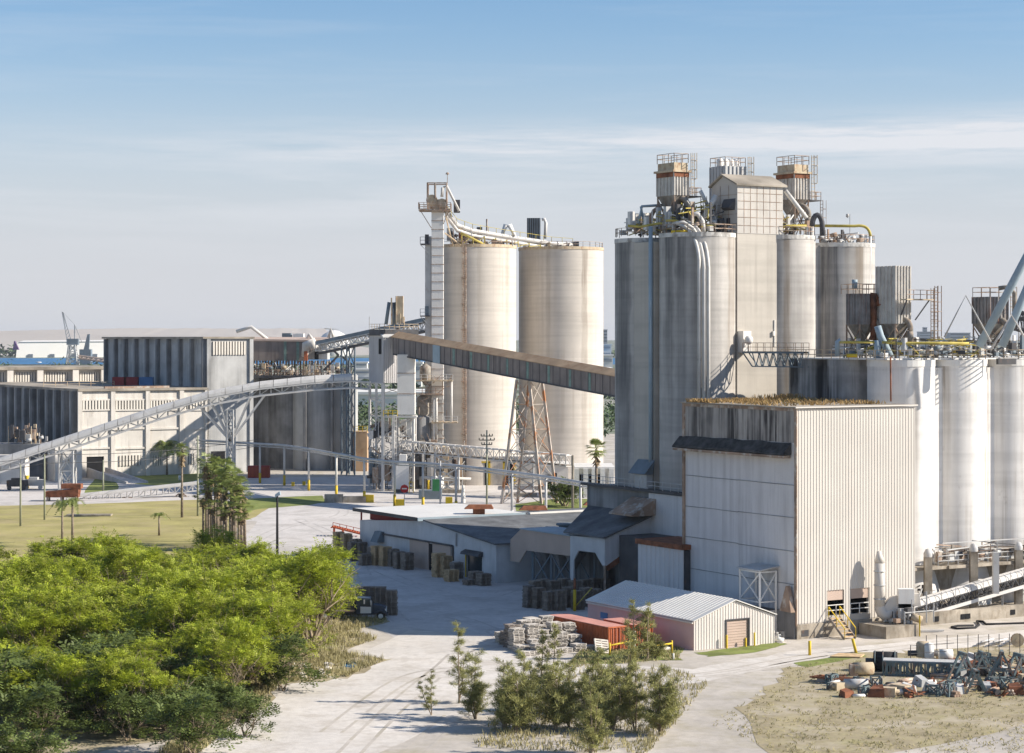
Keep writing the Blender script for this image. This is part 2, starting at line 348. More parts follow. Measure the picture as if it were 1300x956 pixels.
M['whwall'] = mat('shed_white_wall', (0.66,0.61,0.56), 0.7, var=.04, streak=.15, scol=(.4,.34,.3), ss=1.4)
M['pinkwall'] = mat('shed_pink_side', (0.68,0.47,0.44), 0.8, var=.05, streak=.2, scol=(.4,.28,.25), ss=1.4)
M['greywall'] = mat('warehouse_grey_block', (0.60,0.60,0.60), 0.85, var=.07, vs=.3, streak=.35, scol=(.28,.27,.26), ss=.8, sz=.15)
M['tan'] = mat('tan_sheet', (0.50,0.385,0.315), 0.75, var=.05, streak=.25, scol=(.3,.24,.2), ss=1.5)
M['tanroof'] = mat('rusted_tan_roof', (0.48,0.33,0.20), 0.75, var=.12, vs=.3, spot=.6, spcol=(.28,.13,.06), sps=.4, splo=.5)
M['gallery'] = mat('gallery_sheets', (0.25,0.215,0.195), 0.8, var=.1, vs=.3, streak=.75, scol=(.11,.09,.085), ss=.9, sz=.06, lo=.44, hi=.64)
M['teal'] = mat('translucent_teal_panel', (0.19,0.28,0.24), 0.6, var=.15, vs=1)
M['darkroof'] = mat('dark_shingle_roof', (0.16,0.165,0.17), 0.9, var=.2, vs=.4, fine=.5, fs=2.5, spot=.5, spcol=(.2,.19,.18), sps=.25)
M['steel'] = mat('grey_painted_steel', (0.50,0.50,0.49), 0.6, var=.08, spot=.45, spcol=(.28,.17,.10), sps=1.2, splo=.55)
M['wsteel'] = mat('pale_conveyor_steel', (0.62,0.60,0.57), 0.55, var=.06, vs=.5, spot=.4, spcol=(.30,.22,.16), sps=.9, splo=.56, streak=.2, scol=(.3,.25,.2), ss=2)
M['bsteel'] = mat('blue_grey_steel', (0.17,0.21,0.24), 0.6, var=.12, spot=.4, spcol=(.2,.13,.09), sps=1)
M['dsteel'] = mat('dark_steel', (0.075,0.075,0.08), 0.6, var=.2, spot=.5, spcol=(.2,.1,.05), sps=1.2)
M['rsteel'] = mat('rusty_steel', (0.36,0.25,0.18), 0.8, var=.2, spot=.85, spcol=(.5,.46,.4), sps=1.1, splo=.5, sphi=.62)
M['rust'] = mat('rust_red', (0.26,0.10,0.05), 0.85, var=.25, vs=1)
M['rustleg'] = mat('rust_patched_leg', (0.52,0.46,0.40), 0.8, var=.1, spot=.95, spcol=(.42,.17,.06), sps=.5, splo=.50, sphi=.58)
M['dcbody'] = mat('rusting_collector_sheets', (0.58,0.55,0.50), 0.75, var=.1, vs=.6, streak=.75, scol=(.26,.13,.06), ss=2.6, sz=.12, lo=.58, hi=.70, spot=.4, spcol=(.12,.09,.07), sps=2.2, splo=.57)
M['dcdark'] = mat('sooty_collector_sheets', (0.27,0.26,0.25), 0.8, var=.2, vs=.6, streak=.9, scol=(.16,.06,.03), ss=2.4, sz=.12, lo=.48, hi=.64)
M['dcdirt'] = mat('dirty_hopper', (0.30,0.27,0.23), 0.85, var=.25, vs=.8, spot=.7, spcol=(.16,.07,.03), sps=1.4, splo=.5)
M['ochre'] = mat('ochre_rusty_lid', (0.56,0.46,0.32), 0.8, var=.15, spot=.7, spcol=(.28,.10,.04), sps=1.8, splo=.5)
M['yellow'] = mat('yellow_paint', (0.66,0.46,0.03), 0.6, var=.06, spot=.3, spcol=(.3,.22,.08), sps=2)
M['dyellow'] = mat('dull_yellow_pipe', (0.52,0.42,0.10), 0.7, var=.15, vs=1, spot=.5, spcol=(.45,.40,.30), sps=1)
M['pipeblue'] = mat('blue_grey_pipe', (0.33,0.41,0.46), 0.6, var=.08)
M['pipe'] = mat('pale_pipe', (0.62,0.60,0.56), 0.6, var=.08, spot=.35, spcol=(.3,.2,.12), sps=1.2)
M['tile'] = mat('headhouse_panels', (0.53,0.50,0.455), 0.8, var=.05, streak=.25, scol=(.35,.28,.2), ss=1.2)
M['orange'] = mat('container_orange', (0.52,0.15,0.06), 0.7, var=.12, vs=.6, streak=.4, scol=(.25,.07,.04), ss=2, sz=.1)
M['pinktop'] = mat('faded_red_roof', (0.56,0.27,0.22), 0.8, var=.1, vs=.4)
M['redbox'] = mat('dark_red_paint', (0.30,0.04,0.04), 0.7, var=.12)
M['redsteel'] = mat('red_trailer_paint', (0.50,0.12,0.05), 0.7, var=.15)
M['wood'] = mat('weathered_pallet_wood', (0.36,0.31,0.27), 0.9, var=.2, vs=1.5, obj_var=.55)
M['woodtan'] = mat('fresh_pallet_wood', (0.66,0.47,0.27), 0.9, var=.15, vs=1.5, obj_var=.2)
M['tar'] = mat('tar_black', (0.075,0.072,0.07), 0.95, var=.3, vs=1, bump=.6)
M['wooddark'] = mat('dark_pallet_wood', (0.36,0.295,0.24), 0.9, var=.2, vs=1.5, obj_var=.4)
M['woodwhite'] = mat('bleached_pallet_wood', (0.62,0.57,0.51), 0.9, var=.15, vs=1.5, obj_var=.25)
M['polewood'] = mat('pole_wood', (0.19,0.17,0.13), 0.9, var=.2, vs=1)
M['polegreen'] = mat('greenish_pole', (0.30,0.31,0.22), 0.8, var=.15, vs=1)
M['black'] = mat('black_rubber', (0.02,0.02,0.022), 0.8, var=.1)
M['void'] = mat('dark_opening', (0.012,0.012,0.014), 0.9, var=.1)
M['glass'] = mat('dark_glass', (0.03,0.05,0.06), 0.15, var=.05)
M['truckblue'] = mat('dark_truck_paint', (0.05,0.07,0.10), 0.35, var=.1)
M['bark'] = mat('bush_bark', (0.30,0.235,0.165), 0.9, var=.2, vs=2)
M['palmbark'] = mat('palm_bark', (0.26,0.21,0.16), 0.95, var=.25, vs=3)
M['thatch'] = mat('dead_frond_skirt', (0.30,0.22,0.13), 0.95, var=.2, vs=2)
M['leaf'] = mat('bush_leaf', (0.38,0.44,0.035), 0.6, var=.24, vs=.35, spot=.5, spcol=(.52,.42,.20), sps=.9, trans=.28, splo=.56, sphi=.64)
M['leafd'] = mat('dark_shrub_leaf', (0.13,0.17,0.04), 0.6, var=.25, vs=.5, trans=.2)
M['palmleaf'] = mat('palm_frond', (0.27,0.32,0.09), 0.5, var=.2, vs=.8, trans=.3)
M['pineleaf'] = mat('grey_green_needles', (0.34,0.335,0.12), 0.7, var=.2, vs=.8, trans=.2)
M['straw'] = mat('straw_blades', (0.42,0.37,0.19), 0.9, var=.2, vs=.8, trans=.2, spot=.5, spcol=(.2,.24,.06), sps=.5)
M['weed'] = mat('roof_weed_blades', (0.42,0.28,0.12), 0.9, var=.25, vs=.6, trans=.2, spot=.5, spcol=(.16,.2,.05), sps=.5)
M['fartree'] = mat('far_tree_leaf', (0.07,0.11,0.045), 0.8, var=.3, vs=.1)
M['hill'] = mat('gypsum_stack', (0.46,0.42,0.38), 0.95, var=.06, vs=.002)
M['farwhite'] = mat('far_white', (0.72,0.70,0.66), 0.8, var=.03, vs=.01)
M['farblue'] = mat('far_grey_block', (0.30,0.33,0.36), 0.8, var=.1, vs=.02)
M['bluetarp'] = mat('blue_tarp', (0.10,0.22,0.42), 0.6, var=.1)
M['greenpaint'] = mat('green_paint', (0.04,0.20,0.07), 0.6, var=.1)
M['sign_red'] = mat('sign_red', (0.45,0.02,0.02), 0.5, var=.03)
M['purple'] = mat('purple_panel', (0.12,0.05,0.16), 0.7, var=.05)
M['scrapteal'] = mat('scrap_teal_frame', (0.13,0.18,0.19), 0.7, var=.2, spot=.8, spcol=(.3,.13,.06), sps=1.5, splo=.5)
# ================================================================ GROUND, WATER, HILL
def jag(pts, n=6, amp=0.8, seed=0):
    rnd = random.Random(seed); out = []
    for i, p in enumerate(pts):
        q = pts[(i+1) % len(pts)]
        for k in range(n):
            e = Vector(p).lerp(Vector(q), k/n); e.x += rnd.uniform(-amp, amp); e.y += rnd.uniform(-amp, amp)*1.3; out.append(e)
    return out
def gpoly(name, m, px, z, n=6, amp=0.8, seed=0):
    pts = jag([G(x, y) for x, y in px], n, amp, seed)
    for p in pts: p.z = z
    mb = MB(); mb.face(pts); o = mb.build(name, m, kind='structure'); return o
mb = MB(); mb.face([(-30000,-300,0),(30000,-300,0),(30000,45000,0),(-30000,45000,0)]); mb.build('ground', M['far_land'], kind='structure')
mb = MB(); mb.face([(-330,40,.004),(330,40,.004),(330,760,.004),(-330,760,.004)]); mb.build('port_ground', M['sand'], kind='structure')
gpoly('yard', M['yard'], [(-200,618),(300,606),(780,604),(1000,640),(870,800),(640,815),(500,812),(430,760),(300,690),(330,662),(-200,648)], .010, 4, .6, 1)
gpoly('road', M['road'], [(300,900),(520,800),(640,812),(700,838),(880,850),(1010,826),(1180,812),(1420,790),(1420,806),(1180,828),(1010,842),(900,864),(600,905),(420,985),(100,1010)], .018, 6, .5, 2)
gpoly('lawn', M['lawn'], [(-500,652),(100,640),(262,634),(352,640),(300,668),(290,690),(200,720),(-600,720)], .015, 5, .5, 3)
gpoly('grass_strip', M['green'], [(296,634),(408,629),(418,637),(392,641),(330,646),(300,652)], .020, 4, .4, 4)
gpoly('grass_strip', M['green'], [(140,604),(262,599),(262,606),(222,618),(150,613)], .018, 4, .3, 5)
gpoly('grass_strip', M['green'], [(120,607),(140,605),(152,618),(140,628),(105,628)], .018, 4, .3, 6)
gpoly('grass_strip', M['green'], [(655,640),(700,634),(760,633),(770,650),(655,660)], .018, 4, .3, 7)
gpoly('grass_strip', M['green'], [(488,644),(560,640),(600,641),(600,646),(488,648)], .018, 4, .3, 8)
gpoly('dry_grass', M['dry'], [(250,760),(430,780),(500,788),(455,800),(480,812),(430,828),(495,838),(440,862),(360,868),(330,905),(120,960),(-100,1010),(-900,1010),(-700,740),(-60,740)], .026, 6, .6, 9)
gpoly('grass_strip', M['green'], [(748,812),(840,806),(868,812),(862,838),(720,845)], .024, 5, .5, 10)
gpoly('grass_strip', M['green'], [(881,829),(940,822),(985,815),(1000,818),(960,828),(900,834)], .026, 5, .35, 11)
gpoly('dry_grass', M['dry'], [(1000,848),(1090,830),(1180,826),(1420,808),(1420,900),(1000,985),(940,900),(985,868)], .024, 7, .8, 12)
gpoly('grass_strip', M['green'], [(1010,842),(1090,829),(1098,834),(1020,848)], .030, 6, .35, 13)
gpoly('dirt_path', M['sand'], [(1180,803),(1300,790),(1400,783),(1400,788),(1300,796),(1190,808)], .022, 6, .3, 15)
# puddle in the dry grass
gpoly('puddle', M['water'], [(436,843),(452,841),(458,845),(447,848),(436,847)], .031, 5, .12, 16)
# tyre tracks worn into the sandy road and yard
def track(pxs, w=.34, gap=1.9, seed=0, m='sand'):
    pts = [G(x,y) for x,y in pxs]; fine = []
    for i in range(len(pts)-1):
        p0 = pts[max(0,i-1)]; p1 = pts[i]; p2 = pts[i+1]; p3 = pts[min(len(pts)-1,i+2)]
        for k in range(8):
            t = k/8; fine.append(.5*((2*p1)+(p2-p0)*t+(2*p0-5*p1+4*p2-p3)*t*t+(3*p1-p0-3*p2+p3)*t**3))
    mb = MB(); rnd = random.Random(seed)
    for sg in (-1,1):
        prev = None
        for i in range(len(fine)-1):
            d = (fine[i+1]-fine[i]).normalized(); x = Vector((-d.y,d.x,0)); c = fine[i]+x*sg*gap/2; a, b = c-x*w*rnd.uniform(.4,.6), c+x*w*rnd.uniform(.4,.6)
            a.z = b.z = .027
            if prev and rnd.random() < .86: mb.face([prev[0],prev[1],b,a])
            prev = (a,b)
    return mb.build('tyre_track', M[m], kind='structure')
track([(440,960),(500,900),(560,850),(600,822),(700,800)],seed=1); track([(520,960),(600,895),(700,872),(860,862),(960,850),(1060,834),(1180,818),(1300,806)],seed=2)
track([(420,930),(520,860),(620,850),(760,862),(900,856),(1010,836),(1110,822)],seed=3); track([(560,830),(640,815),(600,790),(520,770),(430,740),(400,700)],seed=4,m='track')
track([(330,690),(420,700),(520,740),(600,760),(660,745)],seed=5,m='track'); track([(300,700),(360,670),(430,655),(450,640),(560,628),(640,622)],seed=6,m='track'); track([(0,640),(120,638),(300,622),(420,610),(560,620)],seed=7,m='track'); track([(380,660),(440,690),(470,745),(520,800)],seed=8,m='track')
# concrete ramp up to the big left-hand shed door
mb = MB(); mb.face([(-9000,2790,.4),(-300,2790,.4),(2600,2790,.4),(9000,2790,.4),(9000,3680,.4),(-9000,3680,.4)]); mb.build('water', M['water'], kind='structure')
mb = MB(); mb.face([(-9000,3680,.5),(9000,3680,.5),(9000,3780,1.2),(-9000,3780,1.2)]); mb.build('far_shore', M['far_land'], kind='structure')
# flat-topped hill beyond the harbour
def hill(x0, x1, xl, xr, y0, y1, z, name='hill', m='hill'):
    rnd = random.Random(5); mb = MB(); n = 24
    bot = [(x0+(x1-x0)*i/n, y0) for i in range(n+1)]; top = [(xl+(xr-xl)*i/n, y0+150) for i in range(n+1)]
    zz = [z*(1+rnd.uniform(-.012,.012)) for _ in range(n+1)]
    for i in range(n):
        (a,b),(c,d) = bot[i], bot[i+1]; (e,f),(g,h) = top[i], top[i+1]
        m1 = ((a+e)/2, (b+f)/2, z*.5); m2 = ((c+g)/2, (d+h)/2, z*.5)
        mb.face([(a,b,0),(c,d,0),m2,m1]); mb.face([m1,m2,(g,h,zz[i+1]),(e,f,zz[i])])
        mb.face([(e,f,zz[i]),(g,h,zz[i+1]),(g,y1,zz[i+1]),(e,y1,zz[i])])
    mb.face([(bot[0][0],bot[0][1],0),(m1[0]-3000,y0,0),(bot[0][0],y1,0),(top[0][0],y1,z),(top[0][0],top[0][1],z)])
    mb.build(name, m if not isinstance(m, str) else M[m], kind='structure')
hill(-1080, -330, -880, -420, 4600, 5200, 57)
hill(-1250, -200, -1050, -480, 4400, 4590, 42)

# ================================================================ FAR OBJECTS
# white storage shed at the water's edge
d0 = 3720
o = thing('storage_shed', 'huge long white storage shed across the harbour water', 'shed', P(75, 456, d0)*1, 'buildings across the water')
p0, p1 = P(20,455,d0), P(345,455,d0); zt = zat(432, d0)
sk = lambda x: d0+(x-p0.x)*.55
mb = MB(); mb.hexa([(p0.x,sk(p0.x),0),(p1.x,sk(p1.x),0),(p1.x,sk(p1.x)+150,0),(p0.x,sk(p0.x)+150,0),(p0.x+3,sk(p0.x),zt-3),(p1.x,sk(p1.x),zt),(p1.x,sk(p1.x)+150,zt),(p0.x+3,sk(p0.x)+150,zt-3)]); mb.build('wall', M['farwhite'], o)
mb = MB(); mb.hexa([(p0.x+6,sk(p0.x)-1,zt-2.9),(p1.x+2,sk(p1.x)-1,zt+.1),(p1.x+2,sk(p1.x)+151,zt+.1),(p0.x+6,sk(p0.x)+151,zt-2.9),(p0.x+9,sk(p0.x)+20,zt-.5),(p1.x-8,sk(p1.x)+20,zt+3),(p1.x-8,sk(p1.x)+130,zt+3),(p0.x+9,sk(p0.x)+130,zt-.5)]); mb.build('roof', M['farwhite'], o)
mb = MB(); 0 and mb.hexa([(p0.x+6,d0-2,zt-5.9),(p1.x,d0-2,zt-5.9),(p1.x,d0+152,zt-5.9),(p0.x+6,d0+152,zt-5.9),(p0.x+12,d0+20,zt),(p1.x-8,d0+20,zt),(p1.x-8,d0+130,zt),(p0.x+12,d0+130,zt)])
a, b = P(16.2,444,d0-8), P(24,444,d0-8)
mb = MB(); mb.hexa([(a.x,a.y,zat(444,d0)),(b.x,a.y,zat(444,d0)),(b.x,a.y+5,zat(444,d0)),(a.x,a.y+5,zat(444,d0)),(a.x+2,a.y,zat(433,d0)),(b.x-7,a.y,zat(433,d0)),(b.x-7,a.y+5,zat(433,d0)),(a.x+2,a.y+5,zat(433,d0))]); mb.build('banner', M['purple'], o)
for k in range(9):
    x = p0.x+20+k*34; mb = MB(); mb.box(x, x+8, sk(x)-3, sk(x)-.5, 0, 7); mb.build('door', M['farblue'], o)
# moored barge row: little dark craft in front
# dock crane
cb = P(92, 458, 2760); cb.z = 0
o = thing('dock_crane', 'tall lattice dock crane with luffing jib standing at the harbour edge', 'crane', cb)
mb = MB(); q = 7
mb.tower([cb+Vector((x,y,0)) for x, y in ((-q,-q),(q,-q),(q,q),(-q,q))], 0, 26, 3, 1.4, .9, [cb+Vector((x*.6,y*.6,0)) for x, y in ((-q,-q),(q,-q),(q,q),(-q,q))]); mb.build('portal_frame', M['steel'], o)
mb = MB(); mb.box(cb.x-7, cb.x+8, cb.y-4, cb.y+4, 26, 34); mb.build('machine_house', M['bsteel'], o)
mb = MB(); e = P(79.5,396,2760); s_ = cb+Vector((-4,0,30))
for dx in (-1.3, 1.3): mb.beam(s_+Vector((dx*2,0,0)), e+Vector((dx*.5,0,0)), .8)
for i in range(9):
    k0, k1 = i/9, (i+1)/9; a = (s_+Vector((-2.6*(1-k0),0,0))).lerp(e, k0); mb.beam((s_+Vector((-2.6,0,0))).lerp(e, k0), (s_+Vector((2.6,0,0))).lerp(e, k1), .6)
mb.build('jib', M['steel'], o)
mb = MB(); mb.beam(cb+Vector((3,0,34)), cb+Vector((3,0,52)), 1.2); mb.beam(cb+Vector((3,0,52)), e, .35); mb.beam(cb+Vector((3,0,52)), cb+Vector((12,0,30)), .7); mb.build('mast', M['steel'], o)
# long boom beside it
mb = MB(); mb.truss(P(98,455,2780), P(141,461,2700), 5, 4, 14, 1.2); t = mb.build('boom_conveyor', M['tan'], label='long tan loading boom slanting down beside the dock crane', cat='conveyor')
mb = MB(); q = P(110,448,2800); mb.hexa([(q.x-4,q.y,20),(q.x+3,q.y,20),(q.x+3,q.y+3,20),(q.x-4,q.y+3,20),(q.x+1,q.y,40),(q.x+4,q.y,40),(q.x+4,q.y+3,40),(q.x+1,q.y+3,40)])
mb.box(q.x-9, q.x+6, q.y-3, q.y+8, 0, 20); mb.build('ship_stern', M['bsteel'], label='blue grey ship stern with a raked fin behind the crane', cat='ship')
q = P(49, 461, 2850); mb = MB(); mb.box(q.x-.6, q.x+.6, q.y-.6, q.y+.6, 0, zat(460.5,2850)); mb.lathe((q.x,q.y,zat(460.8,2850)), [(0,0),(4,0.4),(4,1.3),(0,1.6)], 12); mb.build('navigation_platform', M['farwhite'], label='white disc topped navigation marker on the blue water', cat='marker')
# far city towers on the right and mid-distance sheds
rnd = random.Random(3)
def far_block(x0, x1, yt, d, label, m='farblue', group=None, win=True, nm='tower_block', cat='building', dp=None):
    a, b = P(x0, yt, d), P(x1, yt, d); z = a.z; dp = dp or (b.x-a.x); c = Vector(((a.x+b.x)/2, d, 0))
    o = thing(nm, label, cat, c, group); mb = MB(); mb.box(a.x, b.x, d, d+dp, 0, z); mb.build('wall', M[m], o)
    if win:
        mb = MB(); k = max(2, int(z/7))
        for i in range(k): mb.box(a.x+(b.x-a.x)*.06, b.x-(b.x-a.x)*.06, d-.5, d-.1, z*(i+.45)/k, z*(i+.75)/k)
        mb.build_each('window', M['farblue'] if m != 'farblue' else M['glass'], o)
    mb = MB(); mb.box(a.x-1, b.x+1, d-1, d+dp+1, z+.01, z+1.4); mb.build('roof', M[m], o); return o
for (x0,x1,yt,l) in ((1168,1186,421,'low pale block of the far skyline right of the ribbed collectors'),(1191,1199,423,'narrow slab at the left foot of the tallest far tower'),(1172,1178,416,'stepped middle tower of the far skyline'),(1174,1181,419,'far skyline block')):
    pass
far_block(1167,1182,421.5,6200,'wide low blue grey block on the far skyline beside the tallest tower', group='far skyline buildings')
far_block(1172,1177,416,6260,'tallest slim blue grey tower of the far skyline, stepping up from a low block', group='far skyline buildings')
far_block(1183,1187,421,6100,'small pale slab right of the tallest far skyline tower', 'farwhite', group='far skyline buildings')
far_block(1205,1232,423,5600,'long dark blue grey hangar on the far skyline between the thin steel struts', group='far skyline buildings')
far_block(1086,1108,427,5600,'distant flat roofed block glimpsed between the dust collectors', group='far skyline buildings')
far_block(1246,1262,426,5900,'far flat block glimpsed under the slanting tubes at the right', group='far skyline buildings')
far_block(766,771,419,5200,'tiny far tower in the gap left of the tall grey silos', group='far skyline buildings')
far_block(760,776,438,2900,'white low block in the narrow gap between the beige and the grey silos','farwhite', group='mid distance sheds')
far_block(758,778,452,1900,'long pale shed in the narrow gap between the beige and grey silos','farwhite', group='mid distance sheds')
far_block(757,776,470,1300,'white shed with dark band low in the gap beside the beige silo','farwhite', group='mid distance sheds', dp=40)
far_block(438,540,501,1060,'long white roofed warehouse with blue grey front behind the transfer tower','farwhite', group='mid distance sheds', win=False, nm='warehouse', dp=60)
far_block(508,535,462,1500,'small beige office block seen right of the transfer tower','farwhite', group='mid distance sheds')
far_block(449,466,461,2200,'white low building near the water left of the transfer tower','farwhite', group='mid distance sheds')
far_block(450,470,470,1700,'pale warehouse below the blue water left of the transfer tower','farwhite', group='mid distance sheds')
# white dome beyond the water
c = P(424, 421, 4200); mb = MB(); mb.lathe((c.x,c.y,0), [(34,0),(34,20),(30,32),(22,42),(10,49),(0,51)], 20); mb.build('storage_dome', M['farwhite'], label='pale round storage dome on the horizon above the left conveyors', cat='dome')
# far trees: clumpy masses nobody could count
def leafcloud(mb, c, r, n, size, rnd, flat=.7, up=.3):
    for _ in range(n):
        while True:
            p = Vector((rnd.uniform(-1,1), rnd.uniform(-1,1), rnd.uniform(-1,1)))
            if .1 < p.length < 1: break
        q = Vector(c)+Vector((p.x*r[0], p.y*r[1], p.z*r[2]))
        a = Vector((rnd.uniform(-1,1), rnd.uniform(-1,1), rnd.uniform(-.7,.7))).normalized()
        b = a.cross(Vector((rnd.uniform(-1,1), rnd.uniform(-1,1), rnd.uniform(-.4,1)))).normalized(); s = size*rnd.uniform(.6,1.3)
        mb.face([q-a*s, q-b*s*flat*.5, q+a*s, q+b*s*flat*.5])
mb = MB(); rnd = random.Random(8)
for i in range(120):
    x = rnd.uniform(-160,120); y = rnd.uniform(690,930); h = rnd.uniform(5,9)
    leafcloud(mb, (x,y,h*.6), (h*.75,h*.75,h*.5), 60, 1.1, rnd)
mb.build('distant_trees', M['fartree'], kind='stuff', label='belt of green trees behind the port seen past the transfer tower', cat='trees', loc=(0,800,0))
mb = MB()
for i in range(260):
    x = rnd.uniform(-900,900); y = rnd.choice((rnd.uniform(1150,1300), rnd.uniform(1700,2600))); h = rnd.uniform(6,12)
    leafcloud(mb, (x,y,h*.55), (h*1.6,h,h*.5), 26, 2.6, rnd)
mb.build('distant_trees', M['fartree'], kind='stuff', label='scattered far trees on the flat land before the harbour', cat='trees', loc=(0,2000,0))
mb = MB()
for i in range(300):
    x = rnd.uniform(-1500,-800) if i < 130 else rnd.uniform(-900,2600); y = 3790+rnd.uniform(0,120) if i < 130 else rnd.uniform(3900,4300); h = rnd.uniform(14,26) if i < 130 else rnd.uniform(6,12)
    leafcloud(mb, (x,y,h*.5), (h*1.8,h,h*.55), 22, 6, rnd)
mb.build('distant_trees', M['fartree'], kind='stuff', label='dark wooded shore across the harbour', cat='trees', loc=(0,3900,0))
# ================================================================ MAIN GREY SILO CLUSTER
ZT = 47.8
A1, A2, A3 = 14.6, 27.9, 38.3; B1, B2 = -27.4, -16.9; RS = 5.05
def silo(a, b, r, z0, z1, m, label, group, seg=48, rimw=.28, rim='rimc'):
    c = W(a, b, 0); o = thing('concrete_silo', label, 'silo', W(a,b,z0), group)
    mb = MB(); mb.lathe(c, [(r,z0),(r,z1-rimw*2)], seg); mb.build('wall', M[m], o)
    mb = MB(); mb.lathe(c, [(r-.3,z1-rimw*2),(r+.06,z1-rimw*2),(r+.06,z1),(r-.3,z1),(r-.3,z1-.5)], seg, flat=True); mb.build('rim', M[rim], o)
    mb = MB(); mb.disc(c+Vector((0,0,z1-.45)), r-.05, seg); mb.build('roof', M['roofdirt'], o)
    return o
G1 = 'tall grey concrete silos of the main cluster'
silo(A1,B1,RS,0,ZT,'grey','front corner silo of the tall grey cluster, three pipes down its right side',G1)
silo(A1,B2,RS,0,ZT-.3,'grey','leftmost tall grey silo, fully shaded with dark left stripe',G1)
silo(A2,B1,RS,0,ZT,'grey','tall grey silo just right of the flat square tower wall',G1)
silo(A3,B1,RS,0,ZT-.8,'grey','rightmost tall grey silo, dark stained left half, behind twin vertical pipes',G1)
silo(A2,B2,RS,0,ZT-.6,'grey','middle silo of the hidden back row of the tall grey cluster',G1)
silo(A3-.2,B2,RS,0,ZT-.9,'grey','right silo of the hidden back row of the tall grey cluster',G1)
# walls between silos
mb = MB(); mb.gbox(9.9,A1+2,-24.2,on_a(805,9.9),13.9,ZT-1.0); mb.build('infill_wall', M['greyflat'], label='narrow flat concrete wall filling the gap between the two left grey silos', cat='wall')
mb = MB(); mb.gbox(A2+3.2,A3-3.2,B1-2,B1+3,0,ZT-1.2); mb.build('infill_wall', M['grey'], label='recessed concrete wall between the two right grey silos behind the pipes', cat='wall')
# flat stair tower with headhouse
at0, at1 = on_b(936,-31.3), on_b(993.5,-31.3)
o = thing('stair_tower', 'flat sided concrete tower between grey silos with gabled panelled headhouse on top', 'tower', W((at0+at1)/2,-30,0))
mb = MB(); mb.gbox(at0,at1,-31.3,-24,0,ZT); mb.build('shaft', M['greyflat'], o)
hb0, hb1 = -31.35, -25.8; zc = 54.2; zr = 55.5
mb = MB(); mb.gbox(at0-.02,at1+.02,hb0,hb1,ZT+.02,zc)
bm_ = (hb0+hb1)/2
mb.face([W(at0-.02,hb0,zc),W(at0-.02,hb1,zc),W(at0-.02,bm_+.3,zr)]); mb.face([W(at1+.02,hb0,zc),W(at1+.02,bm_+.3,zr),W(at1+.02,hb1,zc)]); hh = mb.build('headhouse', M['tile'], o)
mb = MB()
for sg, b_ in ((-1,hb0-.35),(1,hb1+.35)):
    p = [W(at0-.4,b_,zc-.12),W(at1+.5,b_,zc-.12),W(at1+.5,bm_+.3,zr+.05),W(at0-.4,bm_+.3,zr+.05)]
    mb.hexa(p+[q+Vector((0,0,.22)) for q in p])
sub(mb, 'roof', M['roofdirt'], hh)
mb = MB()     # panel joints on the lit face
for i in range(1,7):
    a = at0+(at1-at0)*i/7; mb.gbox(a-.03,a+.03,hb0-.03,hb0-.003,ZT+.1,zc-.15)
for i in range(1,6):
    z = ZT+(zc-ZT)*i/6; mb.gbox(at0+.05,at1-.05,hb0-.045,hb0-.031,z-.028,z+.028)
for i in range(1,5):
    z = ZT+(zc-ZT)*i/5; mb.gbox(at0-.06,at0-.025,hb0+.05,hb1-.05,z-.03,z+.03)
for i in range(1,3):
    b_ = hb0+(hb1-hb0)*i/3; mb.gbox(at0-.08,at0-.061,b_-.03,b_+.03,ZT+.1,zc)
sub(mb, 'panel_joint', M['rsteel'], hh)
mb = MB(); p = W(at0-.03,-30.6,51.7)
mb.hexa([W(at0-.1,-30.8,50.9),W(at0-.1,-28.6,50.9),W(at0-.03,-28.6,50.9),W(at0-.03,-30.8,50.9),W(at0-.9,-30.6,51.2),W(at0-.9,-28.8,51.2),W(at0-.05,-28.4,52.4),W(at0-.05,-31.0,52.4)])
sub(mb, 'vent_hood', M['dsteel'], hh)
mb = MB(); mb.gbox(at0-.02-.04,at0-.02,-29.8,-29.0,ZT+.05,ZT+2.1); sub(mb, 'door', M['dsteel'], hh)
# silo base block with gallery
mb = MB(); mb.gbox(8.9,44,-33.2,-9.5,0,13.9); mb.build('silo_plinth', M['dconc'], label='dark streaked concrete base block under the tall grey silos', cat='base block')
o = thing('base_gallery', 'railed ledge running round the foot of the left grey silos', 'walkway', W(8.6,-30,13.9))
mb = MB(); mb.gbox(8.0,9.3,-34,-9.2,13.92,14.25); mb.gbox(9.3,20,-34,-33,13.92,14.25); mb.build('deck', M['dsteel'], o)
mb = MB(); mb.rail([W(8.1,-9.4,14.25),W(8.1,-33.9,14.25),W(20,-33.9,14.25)]); mb.build('railing', M['steel'], o)
# small hooded window boxes on the shaded silo foot
o = thing('access_hood', 'tilted metal hood over a box on the ledge of the shaded silo', 'hood', W(8.9,-21,14.3))
a = on_a(806,8.9); b = on_a(824,8.9); d = dep(8.9,a)
mb = MB(); lo_, hi_ = min(a,b), max(a,b)
mb.hexa([W(8.4,lo_,zat(601,d)),W(9.5,lo_,zat(601,d)),W(9.5,hi_,zat(601,d)),W(8.4,hi_,zat(601,d)),W(8.0,lo_-.3,zat(600,d)),W(9.6,lo_-.3,zat(583,d)),W(9.6,hi_+.3,zat(583,d)),W(8.0,hi_+.3,zat(600,d))]); mb.build('canopy', M['bsteel'], o)
mb = MB(); mb.gbox(8.7,9.7,lo_+.3,hi_-.3,14.26,zat(601,d)-.01); mb.build('cabinet', M['steel'], o)
